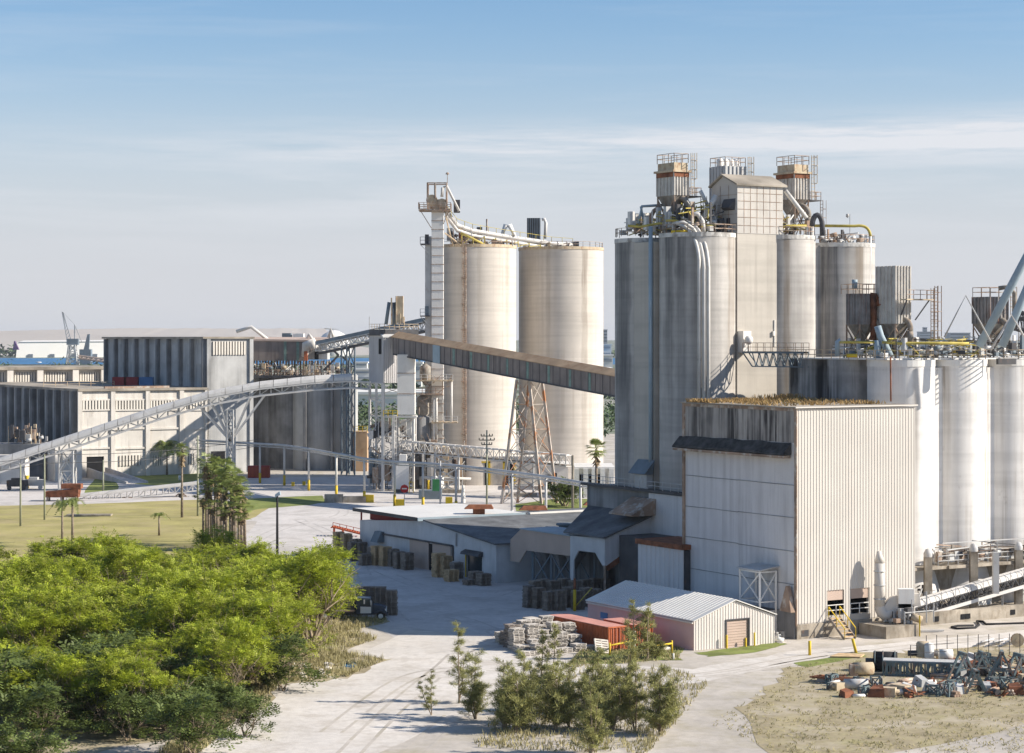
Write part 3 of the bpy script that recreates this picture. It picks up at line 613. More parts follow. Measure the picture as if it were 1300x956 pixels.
# pipes down the faces
def pipe(pts, r, m, label, cat='pipe', group=None, n=10, clamps=None):
    o = thing('pipe', label, cat, pts[-1], group); MB().tube(pts, r, n).build('tube', M[m], o)
    if clamps:
        for (c, dr) in clamps: MB().beam(c-Vector(dr), c+Vector(dr), .16).build('bracket', M['dsteel'], o)
    return o
def bend(p0, p1, p2, n=6):
    return [(1-t)**2*Vector(p0)+2*t*(1-t)*Vector(p1)+t*t*Vector(p2) for t in [i/n for i in range(n+1)]]
GP = 'vertical pipes on the tall grey silos'
b_ = B1-.2; av = A1-RS+.2
q = W(A1-4.2,B1+4.9,0)
def vx(px, d, z): return Vector(((px-CX)/F*d, d, z))
dB = dep(9.6,on_a(826,9.6)); pipe([vx(826,dB,ZT+1.0), vx(826,dB,14.5)], .28, 'pipeblue', 'single blue grey pipe running down the shaded gap between the two left silos', group=GP)
# three pipes on the front corner silo, curving over its edge
dF = 274.2
for px, rr, l, px0 in ((887.5,.22,'left one of the three pale pipes down the front corner silo','855'),(893.6,.26,'middle pipe of the three down the front corner silo','862'),(899.3,.24,'right hand of the three pale pipes down the front corner silo','868')):
    z1 = ZT-2.2 if px > 890 else ZT-1.2
    top = P(float(px0), 283 if px0 != '868' else 281, dF+5); tt = vx(px,dF,z1-2.5)
    pts = bend(top, Vector((tt.x-.2,dF+.8,top.z-.6)), tt, 10)+[vx(px,dF,15)]
    o = pipe(pts, rr, 'pipe', l, group=GP)
    for z in (39.6,31.3,24):
        MB().beam(vx(px-2.2,dF+.1,z), vx(px+2.2,dF+.1,z), .3).build('bracket', M['dsteel'], o)
# twin pipes by the right silo
dR = dep(31.5,-31.5)
for px, rr, l in ((1024.5,.22,'thin pale pipe on the right silo, left of the twin pair'),(1031,.34,'thick pale pipe on the right silo with dark gooseneck at its top')):
    pipe([vx(px,dR,ZT+1.2),vx(px,dR,26)], rr, 'pipe', l, group=GP)
mb = MB(); mb.tube([vx(1031,dR,ZT+1.3)]+[vx(1031+6.5-6.5*math.cos(t*math.pi/8),dR,ZT+1.3+1.5*math.sin(t*math.pi/8)) for t in range(9)]+[vx(1044,dR,ZT)], .36, 10)
mb.build('gooseneck', M['dsteel'], label='black gooseneck bend arching over the silo rim atop the thick pipe', cat='pipe')
# yellow pipe along the right silo roof bending down its far edge
d = dep(A3,B1)-3
pts = [P(1020,286.5,d), P(1085,287,d)]+bend(P(1090,286.5,d), P(1104,286,d), P(1105,300,d))
pipe(pts, .2, 'dyellow', 'yellow pipe running right along the roof of the rightmost grey silo')
pipe([P(1105,300,d),P(1104,345,d),P(1101,430,d)], .2, 'pipe', 'thin pale pipe hanging from the yellow pipe down the rightmost silo edge')
pipe([P(1099,298,d),P(1098,350,d),P(1098,430,d)], .16, 'pipe', 'thinner inner drop pipe at the rightmost silo edge')
# roof railings
o = thing('roof_railing', 'thin steel railing round the top of the tall grey silos', 'railing', W(A1,B1,ZT))
mb = MB()
def arc(a, b, r, t0, t1, z, n=8): c = W(a,b,z); return [c+Vector((r*math.cos(R(t0+(t1-t0)*i/n)), r*math.sin(R(t0+(t1-t0)*i/n)), 0)) for i in range(n+1)]
for pp in (arc(A1,B2,RS-.1,150,270,ZT),arc(A1,B1,RS-.1,170,330,ZT),[W(at0-3.5,-31.2,ZT),W(at0,-31.2,ZT)],arc(A2,B1,RS-.1,250,350,ZT),arc(A3,B1,RS-.1,210,390,ZT-.8)): MB().rail(pp,step=2.2).build('rail', M['rsteel'], o)
# dust collectors
def collector(c, wx, wy, zb, zt, zleg, label, group, body='dcbody', lid=True, ladder=True, rail=True, plat=True, round_=False, hop=3.0):
    """c = (a,b) centre on the grid; half sizes wx (along a) and wy (along b)"""
    a, b = c; o = thing('dust_collector', label, 'dust collector', W(a,b,zleg), group)
    mb = MB()
    if round_: mb.lathe(W(a,b,0), [(wx,zb),(wx,zt)], 12, flat=True); mb.disc(W(a,b,zt), wx, 12)
    else: mb.gbox(a-wx,a+wx,b-wy,b+wy,zb,zt)
    bd = mb.build('body', M[body], o)
    mb = MB(); n = 5
    if round_:
        for k in range(14):
            t = 2*math.pi*k/14; p = W(a,b,0)+Vector((math.cos(t)*(wx+.06), math.sin(t)*(wx+.06), 0)); mb.beam(p+Vector((0,0,zb)), p+Vector((0,0,zt)), .14)
    else:
        for i in range(n+1):
            t = -1+2*i/n
            mb.gbox(a+t*wx-.07,a+t*wx+.07,b-wy-.14,b-wy-.01,zb,zt); mb.gbox(a-wx-.14,a-wx-.01,b+t*wy-.07,b+t*wy+.07,zb,zt)
            mb.gbox(a+wx+.01,a+wx+.14,b+t*wy-.07,b+t*wy+.07,zb,zt)
    sub(mb, 'rib', M[body], bd)
    if lid:
        mb = MB(); mb.gbox(a-wx-.35,a+wx+.35,b-wy-.35,b+wy+.35,zt+.02,zt+.3); mb.gbox(a-wx+.05,a+wx-.05,b-wy+.05,b+wy-.05,zt+.31,zt+1.3); mb.build('lid', M['ochre'], o)
        mb = MB(); mb.gbox(a-wx-.05,a+wx+.05,b-wy-.16,b-wy-.141,zt-.6,zt); mb.gbox(a-wx-.16,a-wx-.141,b-wy,b+wy,zt-.6,zt); mb.build('red_trim', M['rust'], o)
        zz = zt+1.3
    else: zz = zt
    mb = MB(); s = .18
    if round_: mb.lathe(W(a,b,0), [(wx,zb),(s,zb-hop),(s,zb-hop-.8)], 12, flat=True)
    else:
        t = [W(a-wx,b-wy,zb),W(a+wx,b-wy,zb),W(a+wx,b+wy,zb),W(a-wx,b+wy,zb)]; u_ = [W(a-s,b-s,zb-hop),W(a+s,b-s,zb-hop),W(a+s,b+s,zb-hop),W(a-s,b+s,zb-hop)]
        mb.hexa(u_+t); mb.gbox(a-s,a+s,b-s,b+s,zb-hop-.8,zb-hop-.01)
    mb.build('hopper', M['dcdirt'], o)
    for sx in (-1,1):
        for sy in (-1,1):
            k = .72 if round_ else .96
            mb = MB(); mb.beam(W(a+sx*wx*k,b+sy*wy*k,zleg), W(a+sx*wx*k,b+sy*wy*k,zb), .2); mb.build('leg', M['rsteel'], o)
    mb = MB(); k = .72 if round_ else .96
    cs = [(a-wx*k,b-wy*k),(a+wx*k,b-wy*k),(a+wx*k,b+wy*k),(a-wx*k,b+wy*k)]
    for i in range(4):
        p, q = cs[i], cs[(i+1)%4]; mb.beam(W(*p,zleg+.3),W(*q,zb-.4),.1); mb.beam(W(*q,zleg+.3),W(*p,zb-.4),.1); mb.beam(W(*p,(zleg+zb)/2),W(*q,(zleg+zb)/2),.1)
    mb.build('bracing', M['rsteel'], o)
    if rail:
        mb = MB(); mb.rail([W(a-wx,b-wy,zz),W(a+wx,b-wy,zz),W(a+wx,b+wy,zz),W(a-wx,b+wy,zz),W(a-wx,b-wy,zz)], h=1.2, step=1.3, t=.08); mb.build('railing', M['rsteel'], o)
    if plat:
        mb = MB(); mb.gbox(a+wx+.15,a+wx+2.2,b-wy,b+wy,zb-.15,zb); mb.build('platform', M['dsteel'], o)
        mb = MB(); mb.rail([W(a+wx+.2,b-wy,zb),W(a+wx+2.1,b-wy,zb),W(a+wx+2.1,b+wy,zb)], h=1.1, step=1, t=.08); mb.build('railing', M['rsteel'], o)
    if ladder:
        mb = MB(); mb.ladder(W(a+wx+.5,b-wy-.3,zb), zz-zb+1.3, .55, (VX*-1,VY*-1,0), t=.08); mb.build('ladder', M['ochre'], o)
        mb = MB(); mb.ladder(W(a+wx+2.4,b-wy+.2,zleg), zb-zleg, .55, (UX,UY,0), t=.08); mb.build('ladder', M['rsteel'], o)
    # fan and duct under the body
    mb = MB(); f = W(a+wx*.5,b-wy-.6,zleg+2.6); mb.tube([f-Vector((.35,0,0)),f+Vector((.35,0,0))], .8, 14)
    mb.tube([f+Vector((0,0,.8))]+bend(f+Vector((.1,0,.8)),f+Vector((.2,0,2.2)),f+Vector((-1.2,.8,2.4)),6), .38, 8); mb.build('fan_duct', M['dcdirt'], o)
    return o
GD = 'dust collectors on silo roofs'
def ctr(px, d): # grid coords of the point at pixel column px and depth d
    x = (px-CX)/F*d-OX; y = d-OY; return (x*UX+y*UY, x*VX+y*VY)
dc = 284
collector(ctr(854,dc), 1.15, 1.95, zat(249,dc), zat(220,dc), ZT, 'left dust collector above the grey silos with red trimmed ochre lid and rust streaks', GD)
dc3 = 293
collector(ctr(1006.5,dc3), 1.25, 1.95, zat(254,dc3), zat(222,dc3), ZT-.5, 'right dust collector above the grey silos, behind the headhouse edge', GD)
dc2 = 290
collector(ctr(924,dc2), 1.7, 1.7, zat(262,dc2), zat(212,dc2), ZT, 'middle corrugated dust collector sticking up behind the headhouse', GD, body='steel', lid=False, plat=False)
a2, b2 = ctr(924,dc2)
mb = MB(); 
for i in range(4): mb.lathe(W(a2-1.3+i*.9,b2,zat(212,dc2)+.05), [(.42,0),(.5,.6),(.3,1.0),(0,1.1)], 10)
mb.build('roof_cowl', M['white'], label='row of small white cowls on the middle dust collector', cat='vent')
# rooftop plant: yellow pipes, ducts, gantries
def pxpipe(pts, d, r, m, label, cat='pipe', group=None):
    pts = [P(x, y, d+(q[0] if q else 0)) for (x, y, *q) in pts]; return pipe(pts, r, m, label, cat, group)
GY = 'yellow pipes on the grey silo roofs'
pxpipe([(797,286.5),(812,288),(834,284),(862,282)], 281, .17, 'dyellow', 'yellow pipe on the left edge of the grey silo roof', group=GY)
pxpipe([(845,280),(858,280),(874,286),(909,286)], 279, .17, 'dyellow', 'yellow pipe bending beneath the left dust collector', group=GY)
pxpipe([(864,272),(878,272),(886,277),(909,278)], 283, .16, 'dyellow', 'upper yellow pipe reaching the headhouse from the left', group=GY)
pxpipe([(852,294.2),(875,293.5)], 276.5, .2, 'yellow', 'bright yellow rail low on the front silo rim', group=GY)
pxpipe([(1024,287),(1000,287),(994,288)], 285, .2, 'dyellow', 'short yellow pipe right of the headhouse foot', group=GY)
pxpipe([(810.5,284),(815,262),(846,260)], 286, .2, 'pipeblue', 'blue grey bent duct frame left of the dust collector', 'duct')
pxpipe([(813.5,262),(817.5,284)], 286.3, .16, 'pipeblue', 'inclined strut under the blue grey duct frame', 'strut')
pxpipe([(826,284),(826,276),(830,268),(838,262)], 284, .3, 'rsteel', 'rusty elbow duct rising beside the left dust collector', 'duct')
pxpipe([(892,279),(909,248)], 280, .36, 'pipe', 'thick pale chute slanting up to the headhouse vent', 'duct')
pxpipe([(889,242),(899,262)], 282, .26, 'pipe', 'short pale chute falling toward the headhouse from the left collector', 'duct')
pxpipe([(997,242),(1024,277)], 284, .3, 'pipe', 'pale chute slanting down across the right dust collector legs', 'duct')
pxpipe([(877,272),(886,272),(892,281),(893,294)], 277.5, .3, 'pipe', 'white swan neck duct bending down onto the front silo roof', 'duct')
pxpipe([(858,283),(868,282),(880,290),(886,300)], 276, .22, 'pipe', 'rust stained hose curling over the front silo rim', 'duct')
# clutter boxes, motors, valves and beams under the collectors
def clutter(name, label, cat, cs, z0, z1, n, seed, mats=('steel','dsteel','rsteel','white'), pip=True):
    """machinery crowded in a grid rectangle cs=(a0,a1,b0,b1)"""
    rnd = random.Random(seed); a0,a1,b0,b1 = cs; o = thing(name, label, cat, W((a0+a1)/2,(b0+b1)/2,z0)); H = z1-z0; n = min(100, int(n*1.7))
    bms = {k: MB() for k in mats}
    for i in range(n):
        a, b = rnd.uniform(a0,a1), rnd.uniform(b0,b1); k = rnd.choice(mats); mb = bms[k]; t = rnd.random() if k != 'dyellow' else .9; h = rnd.uniform(.2,1)*H
        if t < .3: s = rnd.uniform(.12,.42); mb.gbox(a-s,a+s,b-s*.8,b+s*.8,z0+h*.3,z0+h)
        elif t < .55: s = rnd.uniform(.1,.36); p = W(a,b,z0+h*.5); mb.tube([p-Vector((s*1.4,rnd.uniform(-.3,.3),0)),p+Vector((s*1.4,0,rnd.uniform(-.3,.3)))], s, 10)
        elif t < .8: mb.beam(W(a,b,z0),W(a,b,z0+h),.13)
        else: mb.beam(W(a,b,z0+h*rnd.random()),W(rnd.uniform(a0,a1),rnd.uniform(b0,b1),z0+h),.13)
    nm = {'steel':'machine_casing','dsteel':'drive_unit','rsteel':'support_frame','white':'pipework','dcdirt':'machine_casing','bsteel':'support_frame','wsteel':'pipework','dyellow':'handrail'}
    for k in mats: 
        if bms[k].v: bms[k].build_each(nm.get(k,'casing'), M[k], o)
    return o
clutter('roof_machinery','jumble of fans, valves and frames under the left dust collector','machinery',(A1-3.6,A1+3.4,B1-3.2,B1+6),ZT,ZT+4.4,60,1,('steel','dsteel','rsteel','white','dyellow'))
clutter('roof_machinery','small machines on the roof of the leftmost grey silo','machinery',(A1-2,A1+3,B2-3,B2+2),ZT,ZT+1.8,16,2)
clutter('roof_machinery','frames and valves around the right dust collector feet','machinery',(A2-3,A2+4,B1-3,B1+4),ZT,ZT+3.0,44,3,('steel','dsteel','rsteel','white','dyellow'))
clutter('roof_pipework','second jumble of pipes and frames behind the left dust collector hopper','machinery',(A1-4,A1+3,B1+2,B2+2),ZT,ZT+3.4,50,14,('steel','rsteel','white','dyellow'))
clutter('roof_machinery','small valves on the rightmost grey silo roof','machinery',(A3-3,A3+3,B1-3,B1+2),ZT-.8,ZT+1.2,22,4)
# windsock
o = thing('wind_vane','tiny green wind vane on a pole on the left silo roof','wind vane',P(797,298,288))
MB().beam(P(797,299,288),P(797,276,288),.08).build('pole', M['steel'], o); MB().face([P(797,274,288),P(802,277,288),P(801.5,279,288),P(797,278.5,288.3)]).build('vane', M['greenpaint'], o)
mb = MB(); p = P(1076,275,293); mb.beam(P(1079,298,293), P(1079,272,293), .09); mb.lathe(p, [(0,-.2),(.25,0),(.2,.35),(0,.4)], 8); mb.build('lamp_pole', M['steel'], label='thin lamp pole on the rightmost grey silo roof', cat='lamp')
# wall lamps and box
p0 = W(on_b(947,-32.6)+.0,-32.6,0); 
a = on_b(948,-32.5)
o = thing('switch_cabinet','white cabinet at the end of the truss walkway on the silo wall','cabinet',W(a,-33,32.2))
mb = MB(); mb.gbox(a-.55,a+.75,-32.5,-31.35,32.2,35.0); mb.build('box', M['white'], o); mb = MB(); mb.lathe(W(a-.2,-33.2,33.8), [(0,-.6),(.5,-.4),(.55,.2),(.4,.5),(0,.6)], 12); mb.build('drum', M['white'], o)
a = on_b(990,-32.5); mb = MB(); mb.gbox(a-.05,a+.05,-31.45,-31.32,33,36.5); mb.gbox(a-.35,a-.06,-31.6,-31.32,34.4,35); mb.build('wall_lamp', M['white'], label='small white wall lamp on the flat tower right of the cabinet', cat='lamp')
# truss walkway out to the white silos
pa, pb = Vector((30.5,277.5,32.2)), Vector((37.4,270.4,32.2))
o = thing('truss_walkway','grey truss footbridge with brown handrails between the grey tower and the white silos','footbridge',pa-Vector((0,0,2)))
mb = MB(); n = 7; dd = (pb-pa).normalized(); xx = Vector((dd.y,-dd.x,0))*.6
for sg in (-1,1):
    q0, q1 = pa+xx*sg, pb+xx*sg; l0 = q0+dd*1.6-Vector((0,0,1.8)); l1 = q1-Vector((0,0,1.8)); mb.beam(q0,q1,.2); mb.beam(l0,l1,.13); mb.beam(q0,l0,.13)
    for i in range(n):
        mb.beam((q0+dd*1.6).lerp(q1,i/n),l0.lerp(l1,(i+.5)/n),.1); mb.beam(l0.lerp(l1,(i+.5)/n),(q0+dd*1.6).lerp(q1,(i+1)/n),.1)
mb.build('truss', M['bsteel'], o)
p = [pa-xx,pa+xx,pb+xx,pb-xx]; MB().hexa([q+Vector((0,0,.11)) for q in p]+[q+Vector((0,0,.16)) for q in p]).build('deck', M['dsteel'], o)
mb = MB(); mb.rail([pa-xx+Vector((0,0,.16)),pb-xx+Vector((0,0,.16))],step=1.3); mb.rail([pa+xx+Vector((0,0,.16)),pb+xx+Vector((0,0,.16))],step=1.3); mb.build('railing', M['rsteel'], o)

# ================================================================ CLAD BOX BUILDING
BA0, BA1, BB0, BB1, BZ = .8, 18.4, -65.4, -43.5, 26.15
dA = dep(BA0,BB0)
o = thing('clad_mill_building','tall box shaped mill building with ribbed pale front, grey side wall and weedy flat roof','building',W(BA0,BB0,0))
# openings of the front in distance along the front wall
t0, t1 = on_b(1050.5,BB0)-BA0, on_b(1073,BB0)-BA0; t2, t3 = on_b(1080,BB0)-BA0, on_b(1103,BB0)-BA0
zo0, zo1, zbase = 2.35, 5.25, 1.75
L = BA1-BA0
def rng_front(t):
    if t0 <= t <= t1 or t2 <= t <= t3: return [(zo1,BZ-.1)]
    return [(zbase,BZ-.1)] if t < t3+.3 else [(zbase,BZ-.1)]
mb = MB(); mb.ribs(W(BA0,BB0), W(BA1,BB0), zbase, BZ-.1, (-VX,-VY,0), .42, .045, rng_front)
mb.build('front_cladding', M['cladA'], o)
mb = MB()   # structural shell set 3 cm behind the sheets, open at the bays
x0 = BA0+.02; f = BB0+.03
for (s, e, za, zb) in ((0,t0,0,BZ-.15),(t0,t1,zo1,BZ-.15),(t1,t2,0,BZ-.15),(t2,t3,zo1,BZ-.15),(t3,L-.04,0,BZ-.15)):
    mb.gbox(x0+s,x0+e,f,f+.4,za,zb)
mb.gbox(x0+t0,x0+t1,f,f+.4,0,zo0); mb.gbox(x0+t2,x0+t3,f,f+.4,0,zo0)
mb.gbox(BA1-.4,BA1,f+.41,BB1,0,BZ-.15); mb.gbox(x0,BA1-.41,BB1-.4,BB1,0,BZ-.15)
mb.build('shell', M['greyflat'], o)
mb = MB(); mb.gbox(x0,x0+.4,f+.41,BB1-.41,0,BZ-.2); mb.build('side_wall', M['cladB'], o)
mb = MB(); mb.gbox(BA0+1.2,BA1-1.2,BB0+6.0,BB0+6.2,0,8); mb.gbox(BA0+1.2,BA1-1.2,BB0+.6,BB0+6,zo0-.25,zo0-.1); mb.gbox(BA0+1.2,BA1-1.2,BB0+.6,BB0+6,7.2,7.4); mb.build('interior', M['dsteel'], o)
for s, e in ((t0,t1),(t2,t3)):
    mb = MB(); mb.gbox(BA0+s+.02,BA0+e-.02,BB0+.1,BB0+.35,zo1-1.15,zo1-.02); mb.build('roller_shutter', M['tan'], o)
mb = MB()
for s, e in ((t0,t1),(t2,t3)): mb.rail([W(BA0+s,BB0+.05,zo0),W(BA0+e,BB0+.05,zo0)], h=1.2, step=1.3, t=.1)
mb.build('railing', M['white'], o)
mb = MB(); mb.gbox(BA0-.02,BA1+.02,BB0-.12,BB0-.0,0,zbase-.1); mb.build('plinth', M['baseconc'], o)
for px in (1022,):
    a = on_b(px,BB0-.12); mb = MB(); mb.gbox(a-.5,a+.5,BB0-.16,BB0-.125,.3,1.0); mb.build('vent_grille', M['dsteel'], o)
# side wall: weathered top band, seams, awning
zb_ = 22.2
mb = MB(); mb.ribs(W(BA0,BB1), W(BA0,BB0), zb_, BZ-.1, (-UX,-UY,0), 1.15, .05); mb.build('weathered_band', M['band'], o)
mb = MB(); rnd = random.Random(4)
for z in (17.4,13.65,9.9,6.1):
    for i in range(6):
        b0 = BB0+.1+(BB1-BB0-.2)*i/6; b1 = BB0+.1+(BB1-BB0-.2)*(i+1)/6; zz = z+rnd.uniform(-.05,.05); mb.gbox(BA0-.04,BA0+.015,b0+.01,b1-.01,zz,zz+.06)
mb.build_each('sheet_joint', M['dconc'], o)
mb = MB(); mb.gbox(BA0-.14,BA0-.055,BB0-.16,BB0+.3,1.5,BZ); mb.gbox(BA0-.14,BA0+.02,BB1-.35,BB1+.1,0,BZ); mb.gbox(BA0-.14,BA0-.1,BB0+.3,BB1-.4,BZ-.35,BZ-.02); mb.build('corner_trim', M['rsteel'], o)
mb = MB(); aw0, aw1 = BB0+.9, BB1+.7; n = 12; rnd = random.Random(9)
js = [(22.1+rnd.uniform(-.07,.07), BA0-1.2+rnd.uniform(-.12,.12)) for _ in range(n+1)]
for i in range(n):
    b0, b1 = aw0+(aw1-aw0)*i/n, aw0+(aw1-aw0)*(i+1)/n; (z0,x0_),(z1,x1_) = js[i], js[i+1]
    mb.hexa([W(x0_,b0,z0-1.25),W(BA0-.1,b0,z0-1.3),W(BA0-.1,b1,z1-1.3),W(x1_,b1,z1-1.25),W(x0_+.05,b0,z0-1.05),W(BA0-.1,b0,z0+.1),W(BA0-.1,b1,z1+.1),W(x1_+.05,b1,z1-1.05)])
mb.build('awning', M['tar'], o)
mb = MB(); mb.gbox(BA0-1.22,BA0-.15,aw0+.1,aw1-.1,22.1-1.65,22.1-1.36); mb.build('awning_edge', M['rsteel'], o)
mb = MB(); mb.gbox(BA0-.35,BA1+.15,BB0-.2,BB1+.2,BZ,BZ+.14); mb.build('roof', M['roofdirt'], o)
mb = MB(); mb.gbox(BA0-.38,BA1+.2,BB0-.32,BB0-.205,BZ-.02,BZ+.15); mb.build('roof_edge', M['cladA'], o)
# bottom corner concrete on the side
mb = MB(); mb.gbox(BA0-.25,BA0-.15,BB0+.1,BB0+6.5,0,3.1); mb.build('corner_concrete', M['dconc'], o)
# steel loading canopy on the side wall
bl, br = on_a(941,BA0), on_a(988,BA0); b_lo, b_hi = br, bl
o = thing('loading_canopy','pale steel framed loading bay with cross bracing and grey roof on the grey side wall','canopy',W(BA0-2,(b_lo+b_hi)/2,0))
mb = MB(); cw = 2.6
b_lo, b_hi = on_a(986,BA0-.2), on_a(966,BA0-.2)+.8
for aa in (BA0-.3,BA0-cw):
    for bb in (b_lo,b_hi): mb.beam(W(aa,bb,0),W(aa,bb,7.5),.22)
for z in (4.0,7.4,2.9):
    mb.beam(W(BA0-.3,b_lo,z),W(BA0-cw,b_lo,z),.15); mb.beam(W(BA0-cw,b_lo,z),W(BA0-cw,b_hi,z),.15); mb.beam(W(BA0-.3,b_hi,z),W(BA0-cw,b_hi,z),.15)
mb.beam(W(BA0-.3,b_lo,4.1),W(BA0-cw,b_lo,7.3),.13); mb.beam(W(BA0-cw,b_lo,4.1),W(BA0-.3,b_lo,7.3),.13); mb.beam(W(BA0-cw,b_lo,4.1),W(BA0-cw,b_hi,7.3),.13); mb.beam(W(BA0-cw,b_hi,4.1),W(BA0-cw,b_lo,7.3),.13)
mb.build('frame', M['white'], o)
mb = MB(); p = [W(BA0-cw-.3,b_lo-.3,7.55),W(BA0-.05,b_lo-.3,7.9),W(BA0-.05,b_hi+.3,7.9),W(BA0-cw-.3,b_hi+.3,7.55)]; mb.hexa(p+[q+Vector((0,0,.14)) for q in p]); mb.build('roof', M['steel'], o)
mb = MB(); mb.gbox(BA0-cw-.05,BA0-.4,b_lo,b_hi,2.98,3.1); mb.build('deck', M['dsteel'], o)
mb = MB(); mb.gbox(BA0-.35,BA0-.2,b_lo+.4,b_hi-.4,.2,2.8); mb.build('door', M['void'], o)
# hopper spout by the corner
mb = MB(); bq = on_a(1000,BA0-.4); 
mb.hexa([W(BA0-.9,bq-1.2,3.1),W(BA0-.3,bq-1.2,3.1),W(BA0-.3,bq+.9,3.1),W(BA0-.9,bq+.9,3.1),W(BA0-.7,bq-.4,6.0),W(BA0-.3,bq-.4,6.0),W(BA0-.3,bq,6.0),W(BA0-.7,bq,6.0)]); mb.build('chute', M['rsteel'], label='rusty tapered chute fixed low beside the near corner of the grey side wall', cat='chute')
# weeds on the roof
mb = MB(); rnd = random.Random(6)
for i in range(6500):
    t = rnd.random()
    a, b = (rnd.uniform(BA0,BA1), rnd.uniform(BB1-5,BB1)) if t < .6 else (rnd.uniform(BA0,BA1), rnd.uniform(BB0+3,BB1))
    den = .5+.5*math.sin(a*.9+1)*math.sin(b*.5)
    if rnd.random() > den**2+.12: continue
    h = rnd.uniform(.1,.55)*(1.7 if a > 11 and b > -46.5 else 1); p = W(a,b,BZ+.14); t = rnd.uniform(0,6.28); w_ = Vector((math.cos(t),math.sin(t),0))*rnd.uniform(.05,.14); l = Vector((rnd.uniform(-.3,.3),rnd.uniform(-.3,.3),h))
    mb.face([p-w_,p+w_,p+l+w_*.3,p+l-w_*.3])
mb.build('roof_weeds', M['weed'], kind='stuff', label='dry orange and green weeds growing along the box building roof', cat='weeds', loc=W(9,-50,BZ+.14))
# steps, duct, fan housing and pad at the front
sa = on_b(1052,BB0); o = thing('timber_steps','small wooden steps with yellow handrails up to the open bay','steps',W(sa,BB0-2,0))
mb = MB()
for i in range(6): mb.gbox(sa-.1,sa+1.4,BB0-2.9+i*.45,BB0-2.5+i*.45,.25+i*.36,.33+i*.36)
mb.build('tread', M['woodtan'], o)
mb = MB()
for x in (sa-.15,sa+1.45): mb.beam(W(x,BB0-3,.05),W(x,BB0-.2,2.2),.1,.3)
mb.build('stringer', M['wood'], o)
mb = MB()
for x in (sa-.15,sa+1.45):
    mb.beam(W(x,BB0-3,1.25),W(x,BB0-.2,3.4),.09); 
    for k in (0,.5,1): q = W(x,BB0-3+2.8*k,.05+2.15*k); mb.beam(q,q+Vector((0,0,1.25)),.08)
mb.build('handrail', M['yellow'], o)
pa0, pa1 = on_b(1122,BB0-5.2), on_b(1167,BB0-5.2)
PB0, PB1 = BB0-5.0, BB0-.3
pa0 = on_b(1125,PB0); pa1 = on_b(1167,PB0)
mb = MB(); mb.gbox(pa0,pa1,PB0,PB1,0,1.35); mb.build('concrete_pad', M['baseconc'], label='low concrete machine pad at the foot of the ribbed front wall', cat='pad')
da = on_b(1116,BB0-1.4); c = W(da,BB0-1.5,0)
o = thing('blower_unit','fat upright exhaust duct and round fan housing on the concrete pad','blower',W(da+2,BB0-2,1.35))
mb = MB(); mb.tube([c+Vector((0,0,z)) for z in (3.2,8.2)], .62, 16); mb.tube([c+Vector((0,0,8.2)),c+Vector((-.1,0,9.6))], [.62,.22], 16); mb.build('exhaust_stack', M['cladA'], o)
mb = MB()
for z in (4.0,5.6,7.2): mb.tube([c+Vector((0,0,z)),c+Vector((0,0,z+.12))], .7, 16)
mb.build_each('flange', M['steel'], o)
e = W(da+1.9,BB0-2.4,2.7)
mb = MB(); mb.tube([c+Vector((0,0,3.4))]+bend(c+Vector((0,0,3.2)),c+Vector((.2,-.3,1.6)),e-Vector((.5,0,.1)),6), [.62]*8, 14); mb.build('elbow', M['cladA'], o)
mb = MB(); mb.tube([e-Vector((-.1,.55,0)),e+Vector((.1,.55,0))], 1.75, 22); mb.hexa([e+Vector(q) for q in ((0,-.55,.3),(2.6,-.55,.6),(2.6,.55,.6),(0,.55,.3),(0,-.55,1.75),(2.4,-.55,2.0),(2.4,.55,2.0),(0,.55,1.75))]); mb.build('fan_housing', M['cladA'], o)
mb = MB(); mb.tube([e+Vector((1.3,-1.4,-.5)),e+Vector((2.5,-1.5,-.9))], .42, 12); mb.build('motor', M['ochre'], o)
mb = MB(); 
for k in range(5): q = W(da+1.2+k*1.1,BB0-4.4,1.35); mb.beam(q,q+Vector((0,0,[1.5,2.8,1.2,3.6,2.2][k])),.14)
mb.beam(W(da+1.2,BB0-4.4,2.7),W(da+5.6,BB0-4.4,2.7),.1); mb.build('support', M['steel'], o)
mb = MB(); q = W(on_b(1142,BB0-3),BB0-3,3.6); mb.box(q.x-.2,q.x+1.6,q.y-.5,q.y+.5,q.z,q.z+1.7); mb.build('control_box', M['white'], o)
clutter('pad_machinery','small pumps and valves beside the fan housing','machinery',(pa0+2.5,pa1-.5,PB0+.6,PB1-.5),1.36,3.2,18,21,('steel','dsteel','wsteel','rsteel'))
mb = MB(); q = W(pa1-.2,PB0-.3,0); mb.beam(q,q+Vector((0,0,2.4)),.14); mb.build('yellow_post', M['yellow'], label='slim yellow post at the right corner of the concrete pad', cat='post')
# ================================================================ WHITE SILOS ON THE RIGHT
WZ = 31.4; WB = -55.0; WA = [25.4,34.0,42.6,51.2,59.8]; WR = 4.12
G2 = 'white painted silos in the front row'
for a, l in zip(WA, ('first white silo, right behind the ribbed box building, bluish shade on its left','second white silo, between the first one and the one behind the white pipe','third white silo, right of the slim white vertical pipe','fourth white silo at the right edge of the view','fifth white silo, just past the right edge')):
    silo(a,WB,WR,6.5,WZ,'whitesilo',l,G2,40,.4,'white')
G3 = 'shade-darkened silos behind the white ones'
silo(25.2,-47.6,WR,0,WZ,'stained','shade-darkened silo behind the weedy roof, next to the first white silo',G3,40,.4,'stained')
silo(24.9,-40.2,WR,0,WZ,'stained','shade-darkened silo at the left end under the truss footbridge',G3,40,.4,'stained')
for a in WA[1:]:
    pass
mb = MB(); mb.gbox(29.5,60,-50.5,-38,0,WZ-.8); mb.build('infill_wall', M['stained'], label='shade-darkened concrete mass filling the space behind the white silos', cat='wall')
